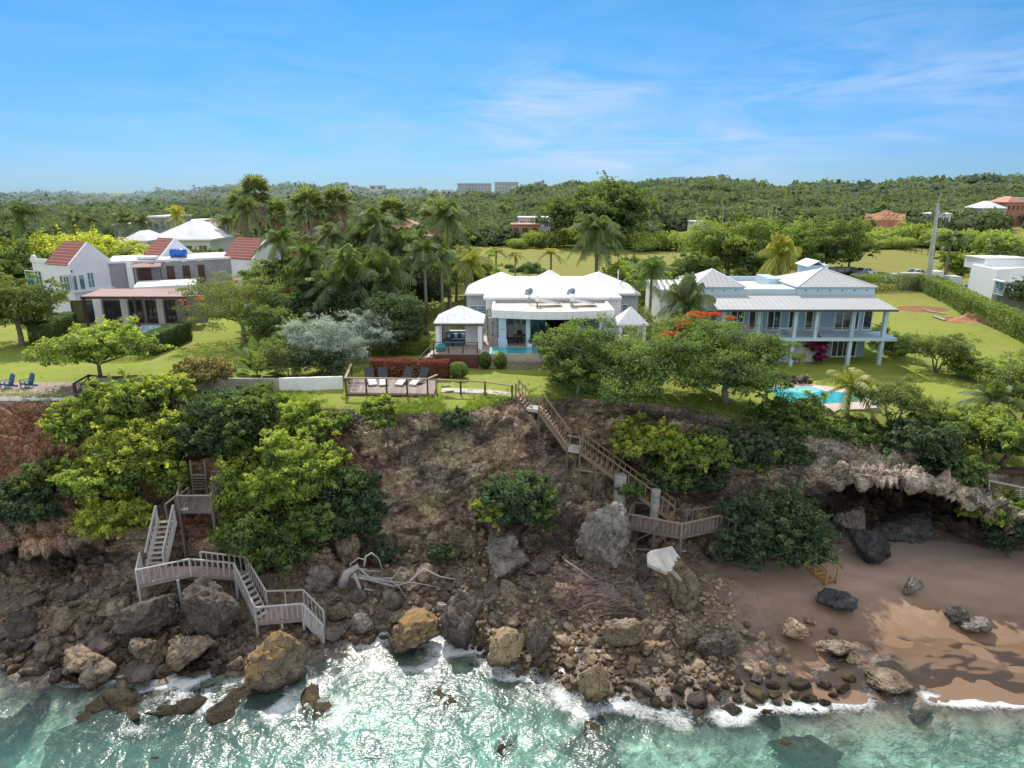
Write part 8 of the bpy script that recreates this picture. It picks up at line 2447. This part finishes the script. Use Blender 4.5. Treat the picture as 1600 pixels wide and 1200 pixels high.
# ================================================================== far houses
def far_house(px0, px1, pyt, pyb, Y, mat, label, name='house', roof=None, roofm='white_roof', win=(3, 1), dep=10, wm='glass'):
    a_, b_ = A(px0, pyb, Y), A(px1, pyb, Y); zt_ = A((px0 + px1) / 2, pyt, Y).z
    zb = min(drop(a_.x, Y), drop(b_.x, Y), A(px0, pyb, Y).z) - .8
    r = thing(name, ((a_.x + b_.x) / 2, Y, max(zb, -3)), label, 'house' if name == 'house' else 'building')
    MB().span(a_.x, b_.x, Y, Y + dep, zb, zt_).out('wall', M[mat], r)
    ov = .04 * (b_.x - a_.x)
    if roof: MB().hip(a_.x - ov, b_.x + ov, Y - ov, Y + dep + ov, zt_ + .25, roof, .24).out('roof', M[roofm], r)
    else: MB().span(a_.x - .2, b_.x + .2, Y - .2, Y + dep + .2, zt_ + .002, zt_ + .3).out('roof', M[roofm], r)
    w = Wall((a_.x, Y), (b_.x, Y))
    nc, nr = win
    zbase = max(zb + .8, zt_ - 3.2 * nr) if nr < 3 else zt_ - (zt_ - zb - 1) 
    fh = (zt_ - zbase) / nr
    for i in range(nc):
        for j in range(nr):
            s0_ = w.L * (i + .22) / nc; s1_ = w.L * (i + .78) / nc
            window(r, w, s0_, s1_, zbase + fh * (j + .22), zbase + fh * (j + .75), 2, 0, mat, wm, 'window', min(.12, fh * .06))
    return r
far_house(238, 330, 376, 396, 128, 'far_white', 'white low house with wide white hipped roof behind the villa', roof=3.2, dep=15, win=(4, 1))
far_house(192, 232, 378, 392, 124, 'far_white', 'small white roofed house end behind the yellow green tree', roof=1.6, dep=8, win=(2, 1))
far_house(232, 262, 340, 368, 150, 'villa_grey', 'grey two storey block among the left coconut palms', win=(3, 2), dep=12)
far_house(287, 310, 346, 356, 175, 'far_white', 'small white block right of the grey block among palms', win=(3, 1), dep=10)
far_house(308, 336, 359, 368, 160, 'far_grey', 'small house with orange hipped roof left of the fan palms', roof=1.6, roofm='salmon_tile', win=(3, 1), dep=10)
far_house(178, 205, 352, 362, 165, 'villa_grey', 'low brownish house behind the coconut palms', win=(3, 1), dep=10)
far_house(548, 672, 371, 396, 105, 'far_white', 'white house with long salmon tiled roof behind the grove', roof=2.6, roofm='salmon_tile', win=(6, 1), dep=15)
mb = MB(); mb.slab([hit(*q) + Vector((0, 0, .12)) for q in ((618, 419), (668, 421), (676, 403), (640, 401))], .2)
tag(mb.out('driveway', M['concrete_pale'], None, 'pale concrete driveway in front of the salmon roofed house', None, None, 'structure', org=hit(640, 412)))
tag(MB().beam(hit(616, 432) + Vector((0, 0, .7)), hit(652, 433) + Vector((0, 0, .7)), .25, 2.2).out('boundary_wall', M['white'], None, org=hit(616, 432)), 'white boundary wall below the pale driveway', 'wall')
far_house(674, 703, 394, 417, 124, 'far_white', 'small white lean-to house at the right of the pale driveway', roof=1.0, win=(1, 1), dep=6)
far_house(799, 842, 352, 375, 192, 'salmon', 'salmon red villa with arched openings at the field edge', win=(3, 2), dep=9, roofm='salmon_tile', wm='brown_dark')
far_house(810, 860, 341, 362, 204, 'far_white', 'white two storey house behind the salmon red villa', win=(4, 2), dep=9)
far_house(750, 790, 365, 376, 200, 'far_white', 'low white house left of the salmon red villa', win=(3, 1), dep=8, roofm='salmon_tile')
far_house(1083, 1100, 347, 360, 215, 'far_white', 'white cube house, taller left part, at the foot of the ridge', win=(2, 1), dep=7)
far_house(1090, 1112, 353, 363, 213, 'far_white', 'lower white cube house in front at the foot of the ridge', win=(2, 1), dep=5)
far_house(1536, 1570, 326, 336, 235, 'far_grey', 'pale grey house with white hipped roof on the right slope', roof=2.2, win=(4, 1), dep=10)
far_house(1572, 1600, 317, 330, 245, 'salmon', 'salmon house with red roof at the right end of the slope', roof=2.0, roofm='salmon_tile', win=(4, 1), dep=10)
far_house(1580, 1612, 310, 316, 262, 'far_white', 'white flat roofed house above the salmon house', win=(3, 1), dep=8)
far_house(1458, 1486, 335, 338, 228, 'far_white', 'white roof peeking from the scrub on the right slope', roof=.8, win=(2, 1), dep=6)
far_house(1492, 1504, 331, 338, 240, 'far_grey', 'tiny pale house right of the white roof in the scrub', win=(2, 1), dep=8)
far_house(1218, 1248, 319, 326, 300, 'far_grey', 'long grey house half hidden on the wooded slope', win=(5, 1), dep=8)
far_house(715, 767, 287, 306, 560, 'far_grey', 'pale grey apartment block on the skyline', 'apartment_block', win=(10, 6), dep=16, roofm='far_grey', wm='villa_grey')
far_house(773, 810, 285, 300, 600, 'far_grey', 'second apartment block on the skyline right of the longer one', 'apartment_block', win=(7, 5), dep=16, roofm='far_grey', wm='villa_grey')
far_house(1052, 1070, 277, 283, 440, 'far_grey', 'tiny grey house on the crest of the right ridge', win=(3, 1), dep=10)
for i, (a, b, t_, Y, lb) in enumerate([(95, 104, 318, 620, 'tiny white house on the hazy left ridge, far left'), (165, 176, 316, 700, 'tiny white house on the hazy left ridge above the yellow tree'), (215, 226, 313, 700, 'tiny white house on the left ridge left of the mast'),
                                     (258, 266, 316, 660, 'tiny white house on the left ridge below the mast'), (577, 600, 290, 560, 'low white house on the ridge above the salmon roof'), (540, 556, 290, 600, 'tiny house on the ridge above the slim fan palm'),
                                     (690, 706, 297, 520, 'tiny white house left of the apartment block'), (330, 345, 317, 520, 'tiny white house on the slope left of the tall palms')]):
    far_house(a, b, t_, t_ + 5, Y, 'far_white', lb, win=(2, 1), dep=8)
# mast on the left ridge
m_ = A(304, 300, 620)
ms = thing('radio_mast', (m_.x, 620, drop(m_.x, 620)), 'thin lattice radio mast on the left ridge', 'mast')
zt_ = A(304, 289, 620).z
MB().tube([(m_.x, 620, drop(m_.x, 620)), (m_.x, 620, zt_)], [.7, .4], 6).out('mast', M['metal'], ms)
for k in (.7, .85, .97): MB().box((m_.x, 620, drop(m_.x, 620) + (zt_ - drop(m_.x, 620)) * k), (2.4, .5, .8)).out('antenna', M['metal'], ms)
# orange cut and wall on the right slope
cc = A(1386, 346, 226)
ct = [hit(px_, py_) for px_, py_ in ((1352, 352), (1372, 350), (1398, 351), (1415, 349), (1412, 337), (1385, 333), (1360, 336))]
mb = MB(); n_ = len(ct)
top_ = [p + Vector((0, 3.0, 3.8 if i >= 4 else .5)) for i, p in enumerate(ct)]
r2 = random.Random(3)
gv, gf = [], []
nx_, ny_ = 30, 10
for j in range(ny_ + 1):
    for i in range(nx_ + 1):
        u, v = i / nx_, j / ny_
        p = A(1350 + 66 * u, 351 - 14 * v + 3 * math.sin(u * 9) * v, 226 + 6 * v + r2.uniform(-.25, .25))
        p.z += 1.2 + r2.uniform(-.12, .12) - (2.5 if u in (0, 1) or j == 0 else 0)
        gv.append(p)
for j in range(ny_):
    for i in range(nx_): gf.append((j * (nx_ + 1) + i, j * (nx_ + 1) + i + 1, (j + 1) * (nx_ + 1) + i + 1, (j + 1) * (nx_ + 1) + i))
tag(MB().add(gv, gf).out('earth_bank', M['orange_dirt'], None, org=gv[0]), 'bare orange earth cut into the far right slope', None, None, 'structure')
# soil heap on the right lawn
g = hit(1511, 500); rng = np.random.default_rng(4)
n_ = 40
gx_, gy_ = np.meshgrid(np.linspace(-3.2, 3.2, n_), np.linspace(-1.6, 1.6, n_))
hh = .75 * np.exp(-(gx_ / 1.7) ** 2 - (gy_ / .8) ** 2) + .35 * np.exp(-((gx_ - 1.4) / 1.0) ** 2 - (gy_ / .7) ** 2)
hh = hh * (1 + .5 * fbm(np.stack([gx_.ravel() * 2, gy_.ravel() * 2, gx_.ravel() * 0], 1), 4, 3).reshape(hh.shape)) - .12
idx = np.arange(n_ * n_).reshape(n_, n_)
me = np_mesh('soil_heap', np.stack([gx_.ravel(), gy_.ravel(), hh.ravel()], 1), np.stack([idx[:-1, :-1], idx[:-1, 1:], idx[1:, 1:], idx[1:, :-1]], -1).reshape(-1, 4))
tag(link_mesh('soil_heap', me, M['orange_dirt'], None, g, True), 'heap of red brown soil in front of the long hedge', 'soil heap')
for k, (a, b, c, d) in enumerate(((1448, 487, 1478, 492), (1440, 484, 1455, 487), (1458, 495, 1476, 501))):
    p, q = hit(a, b), hit(c, d)
    tag(MB().beam(p + Vector((0, 0, .1)), q + Vector((0, 0, .1)), .35 if k == 2 else .2, .12).out('plank', M['concrete_pale'], None, org=p), ('long pale plank lying on the bare soil', 'short plank at the upper end of the bare soil', 'broad pale board on the grass below the soil')[k], 'plank')

# ================================================================== poles and wires
def upole(px, pyt, Y, r0, label, arm=True, lamp=False, name='utility_pole', crossw=1.0):
    p = A(px, pyt, Y); zb = drop(p.x, Y)
    o = thing(name, (p.x, Y, zb), label, 'pole')
    MB().tube([(p.x, Y, zb - .3), (p.x, Y, p.z)], [r0, r0 * .6], 8).out('pole', M['pole'], o)
    if arm: MB().box((p.x, Y, p.z - .5), (crossw * 2, .14, .14)).out('cross_arm', M['pole'], o)
    if lamp:
        MB().tube([(p.x, Y, p.z - .1), (p.x - .8, Y, p.z + .35), (p.x - 1.6, Y, p.z + .3)], .07, 6).out('lamp_arm', M['metal'], o)
        MB().box((p.x - 1.8, Y, p.z + .28), (.7, .25, .14)).out('lamp_head', M['metal'], o)
    return p
PT = []
for a in [(1015, 328, 210, .17, 'street lamp pole behind the middle field, left of the white cubes', False, True), (1090, 323, 212, .18, 'utility pole standing over the white cube house'), (1131, 320, 212, .18, 'plain pole right of the white cube house', False),
          (1195, 326, 200, .17, 'street lamp pole over the feathery tree', False, True), (1207, 318, 196, .18, 'taller of the two poles right of the feathery tree'), (1214, 324, 205, .16, 'shorter of the two poles right of the feathery tree', False),
          (914, 345, 165, .2, 'utility pole in front of the huge round tree'), (748, 322, 190, .16, 'utility pole at the left end of the field wires'), (768, 328, 200, .15, 'thin pole right of the first field pole', False),
          (718, 320, 180, .16, 'utility pole behind the last fan palm'), (330, 335, 150, .14, 'pole left of the tall palms', False), (1416, 331, 235, .14, 'thin pole at the right of the orange earth cut', False), (1232, 345, 190, .12, 'short pole on the scrub edge', False)]:
    PT.append(upole(*a))
big = A(1466, 318, 102)
o = thing('concrete_pole', (A(1452, 437, 100).x, 100, 0), 'thick tall leaning concrete pole behind the right hedge', 'pole')
MB().tube([(A(1451, 440, 100).x, 100, -.3), big], [.42, .2], 12).out('pole', M['pole'], o)
MB().tube([big, big + Vector((.15, 0, 1.4))], .05, 6).out('lightning_rod', M['metal'], o)
MB().box(big + Vector((-.1, -.2, -1.2)), (.5, .5, .5)).out('bracket', M['metal'], o)
def wire(p, q, sag, label):
    pts = []
    for k in range(13):
        u = k / 12; v = p.lerp(q, u); v.z -= sag * 4 * u * (1 - u); pts.append(v)
    tag(MB().tube(pts, .035, 4).out('power_line', M['darkmetal'], None, org=p), label, 'wire')
for k, dz_ in enumerate((.4, 1.3, 2.2)):
    nm = ('upper', 'middle', 'lower')[k]
    wire(PT[7] - Vector((0, 0, dz_)), PT[6] - Vector((0, 0, dz_)), 1.0, nm + ' power line over the field left of the huge tree')
    wire(PT[1] - Vector((0, 0, dz_)), PT[4] - Vector((0, 0, dz_)), 1.4, nm + ' power line above the white cube house')
    wire(PT[9] - Vector((0, 0, dz_)), PT[7] - Vector((0, 0, dz_)), .6, nm + ' power line behind the last fan palm')
# field fence
ff_ = thing('field_fence', G(1368, 386), 'chain link fence with dark posts along the right field', 'fence')
fp = [(1372, 386), (1400, 391), (1430, 396), (1470, 402), (1510, 407), (1545, 410)]
gg = []
for a, b in fp:
    g_ = hit(a, b); gg.append(g_)
for u, v in zip(gg[:-1], gg[1:]):
    for k in range(4): MB().beam(u.lerp(v, k / 4), u.lerp(v, k / 4) + Vector((0, 0, 2.2)), .09, .09).out('post', M['darkmetal'], ff_)
    for zz in (.2, .8, 1.4, 2.0): MB().beam(u + Vector((0, 0, zz)), v + Vector((0, 0, zz)), .03, .03).out('wire', M['darkmetal'], ff_)
g_ = hit(1362, 385)
tag(MB().box(g_ + Vector((0, 0, 1.4)), (1.0, 1.0, 2.9)).box(g_ + Vector((0, 0, 2.95)), (1.3, 1.3, .2)).out('gate_pillar', M['concrete_pale'], None, org=g_), 'stone gate pillar at the corner of the right field', 'pillar')
# retaining wall by the road
a_, b_ = hit(1312, 355), hit(1350, 353)
tag(MB().beam(a_ + Vector((0, 0, .6)), b_ + Vector((0, 0, .6)), .3, 1.6).out('road_wall', M['concrete_pale'], None, org=a_), 'pale low wall along the far road left of the orange earth', 'wall')

# ================================================================== scrub and woods
def blob_tree(seed, leaves, size, R0=1.0, H=1.0, n=5, core=True):
    rng = np.random.default_rng(seed)
    ch, ti = [], []
    bl = [(0, 0, H * .5, R0 * .7, R0 * .7, H * .5)]
    for i in range(n):
        a = 6.283 * i / n + rng.uniform(-.5, .5)
        bl.append((math.cos(a) * R0 * .55, math.sin(a) * R0 * .55, H * rng.uniform(.30, .65), R0 * rng.uniform(.35, .55), R0 * rng.uniform(.35, .55), H * rng.uniform(.28, .42)))
    for b in bl:
        k = leaves // len(bl)
        s = sphere_pts(k, rng, -.5)
        P = np.array(b[:3]) + s * np.array(b[3:]) * rng.uniform(.8, 1.08, k)[:, None]
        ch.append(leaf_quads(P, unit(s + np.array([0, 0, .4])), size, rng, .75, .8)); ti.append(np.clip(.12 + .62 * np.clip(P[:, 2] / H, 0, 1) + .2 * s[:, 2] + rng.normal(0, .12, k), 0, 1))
    V = np.concatenate(ch); T = np.concatenate(ti)
    return V, T
BT = [blob_tree(900 + i, 420, .21, 1, 1, 5) for i in range(6)]
BTf = [blob_tree(920 + i, 130, .36, 1, 1, 4) for i in range(6)]
def wood(name, pts, protos, mat, label):
    Vs, Ts = [], []
    r = np.random.default_rng(len(pts))
    for (x, y, z, s, h) in pts:
        V, T = protos[r.integers(len(protos))]
        a = r.uniform(0, 6.28); ca, sa_ = math.cos(a), math.sin(a)
        q = V.reshape(-1, 3)
        w = np.stack([(q[:, 0] * ca - q[:, 1] * sa_) * s + x, (q[:, 0] * sa_ + q[:, 1] * ca) * s + y, q[:, 2] * h + z], 1)
        Vs.append(w); Ts.append(np.repeat(np.clip(T + r.normal(0, .24), 0, 1), 4))
    V = np.concatenate(Vs); T = np.concatenate(Ts)
    me = np_mesh(name, V, np.arange(len(V)).reshape(-1, 4), {'tint': T})
    o = link_mesh(name, me, LEAF[mat])
    return tag(o, label, 'trees', None, 'stuff')
# individual scrub bushes at the edge of the fields
SM = [np_mesh('field_shrub', V.reshape(-1, 3), np.arange(V.size // 3).reshape(-1, 4), {'tint': np.repeat(T, 4)}) for V, T in [blob_tree(940 + i, 1500, .13, 1, 1, 7) for i in range(6)]]
for m_ in SM: m_.materials.append(LEAF['scrub'])
r4 = random.Random(77)
kt = 0
for (ax, ay, bx, by, n_, s0, s1, mt, lb, gp_) in [
    (795, 388, 900, 384, 13, 2.2, 4.0, 'scrub', 'rounded shrub on the field edge below the salmon villa', 'shrubs below the salmon villa'),
    (985, 392, 1092, 390, 15, 2.6, 4.6, 'scrub', 'bright shrub along the field edge right of the huge round tree', 'shrubs right of the huge tree'),
    (1345, 384, 1420, 390, 9, 2.0, 3.6, 'scrub', 'shrub behind the right field fence', 'shrubs behind the field fence'),
    (1380, 380, 1600, 404, 34, 2.6, 5.2, 'scrub', 'dense scrub tree beyond the right field fence', 'scrub trees beyond the fence'),
    (1230, 372, 1350, 372, 16, 3.0, 5.0, 'olive', 'scrub tree in front of the far road', 'scrub trees by the far road'),
    (720, 372, 800, 372, 8, 2.6, 4.4, 'dark', 'dark tree left of the salmon villa', 'dark trees left of the salmon villa'),
    (860, 372, 905, 372, 6, 4.0, 6.5, 'dark', 'dark tree at the foot of the huge round tree', 'dark trees by the huge tree'),
    (980, 366, 1080, 362, 12, 4.0, 7.0, 'green', 'mid green tree behind the field edge shrubs', 'trees behind the field shrubs'),
    (0, 400, 60, 420, 5, 2.0, 3.4, 'olive', 'bushy tree behind the left palm', 'bushy trees behind the left palm'),
    (60, 362, 420, 366, 26, 2.6, 4.6, 'green', 'garden tree among the left coconut palms', 'garden trees among the left palms'),
    (450, 372, 720, 366, 22, 3.0, 5.4, 'green', 'garden tree behind the salmon tiled roof', 'garden trees behind the salmon roof'),
    (1170, 362, 1330, 352, 14, 4.0, 6.5, 'green', 'tree on the slope above the blue house', 'trees above the blue house'),
    (300, 400, 345, 402, 5, 1.4, 2.4, 'olive', 'shrub in front of the wide white roof', 'shrubs in front of the white roof'),
    (640, 440, 700, 436, 6, 1.4, 2.6, 'green', 'shrub in front of the pale driveway', 'shrubs in front of the driveway'),
    (790, 424, 850, 426, 6, 1.0, 1.8, 'dark', 'low dark shrub behind the villa roofs', 'low shrubs behind the villa'),
    (500, 412, 560, 408, 5, 1.6, 2.8, 'olive', 'shrub left of the salmon roof house', 'shrubs left of the salmon house')]:
    for k in range(n_):
        u = (k + r4.uniform(.1, .9)) / n_
        g = hit(ax + (bx - ax) * u, ay + (by - ay) * u + r4.uniform(-3, 3))
        if g.y > 420: continue
        s = r4.uniform(s0, s1)
        g.y += r4.uniform(0, 4); g.z = drop(g.x, g.y) - .3
        o = put_bush('field_shrub', g, SM[kt % 6], LEAF[mt], lb, 'shrub', gp_, (s, s, s * r4.uniform(.85, 1.35)), r4.uniform(0, 6.28)); kt += 1
# wooded slopes and ridge
rr = np.random.default_rng(6)
near_p, mid_p, far_p, far2_p = [], [], [], []
for k in range(11500):
    px_ = rr.uniform(-350, 1950); 
    cd_ = np.interp(px_, _cp, _cd)
    d0_ = 228 if px_ > 1000 else 205 if px_ > 860 else 190
    t_ = rr.uniform(0, 1) ** 1.1
    y = d0_ + (cd_ * 1.12 - d0_) * t_
    x = (px_ - 800) / FPX * y * .99
    keep = 1.0 if y < 420 else .8 if y < 700 else .7
    if rr.random() > keep: continue
    clear = False
    for (a, b, Y0, Y1) in ((1340, 1420, 0, 240), (700, 822, 500, 640), (1530, 1612, 226, 246), (1040, 1080, 390, 445), (1212, 1252, 230, 305), (1075, 1118, 0, 216), (795, 865, 0, 206)):
        if a < px_ < b and Y0 < y < Y1 and rr.random() < .93: clear = True
    if clear: continue
    s = rr.uniform(3.4, 8.0) * (1 + max(0, y - 350) / 1100)
    if rr.random() < .06: s *= 1.35
    h = s * rr.uniform(.85, 1.25)
    (near_p if y < 340 else mid_p if y < 480 else far_p if y < 720 else far2_p).append((x, y, None, s, h))
def zfill(l):
    a = np.array([(p[0], p[1]) for p in l]); z = gz(a[:, 0], a[:, 1])
    return [(p[0], p[1], zz_ - .2 * p[4], p[3], p[4]) for p, zz_ in zip(l, z)]
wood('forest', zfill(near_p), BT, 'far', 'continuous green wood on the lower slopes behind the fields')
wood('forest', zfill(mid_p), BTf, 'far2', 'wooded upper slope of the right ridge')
wood('forest', zfill(far_p), BTf, 'haze', 'haze tinted wood on the middle of the ridge')
wood('forest', zfill(far2_p), BTf, 'haze2', 'bluish haze tinted wood on the far left ridge')
print('forest', len(near_p), len(mid_p), len(far_p), len(far2_p), 'objects', len(bpy.data.objects))
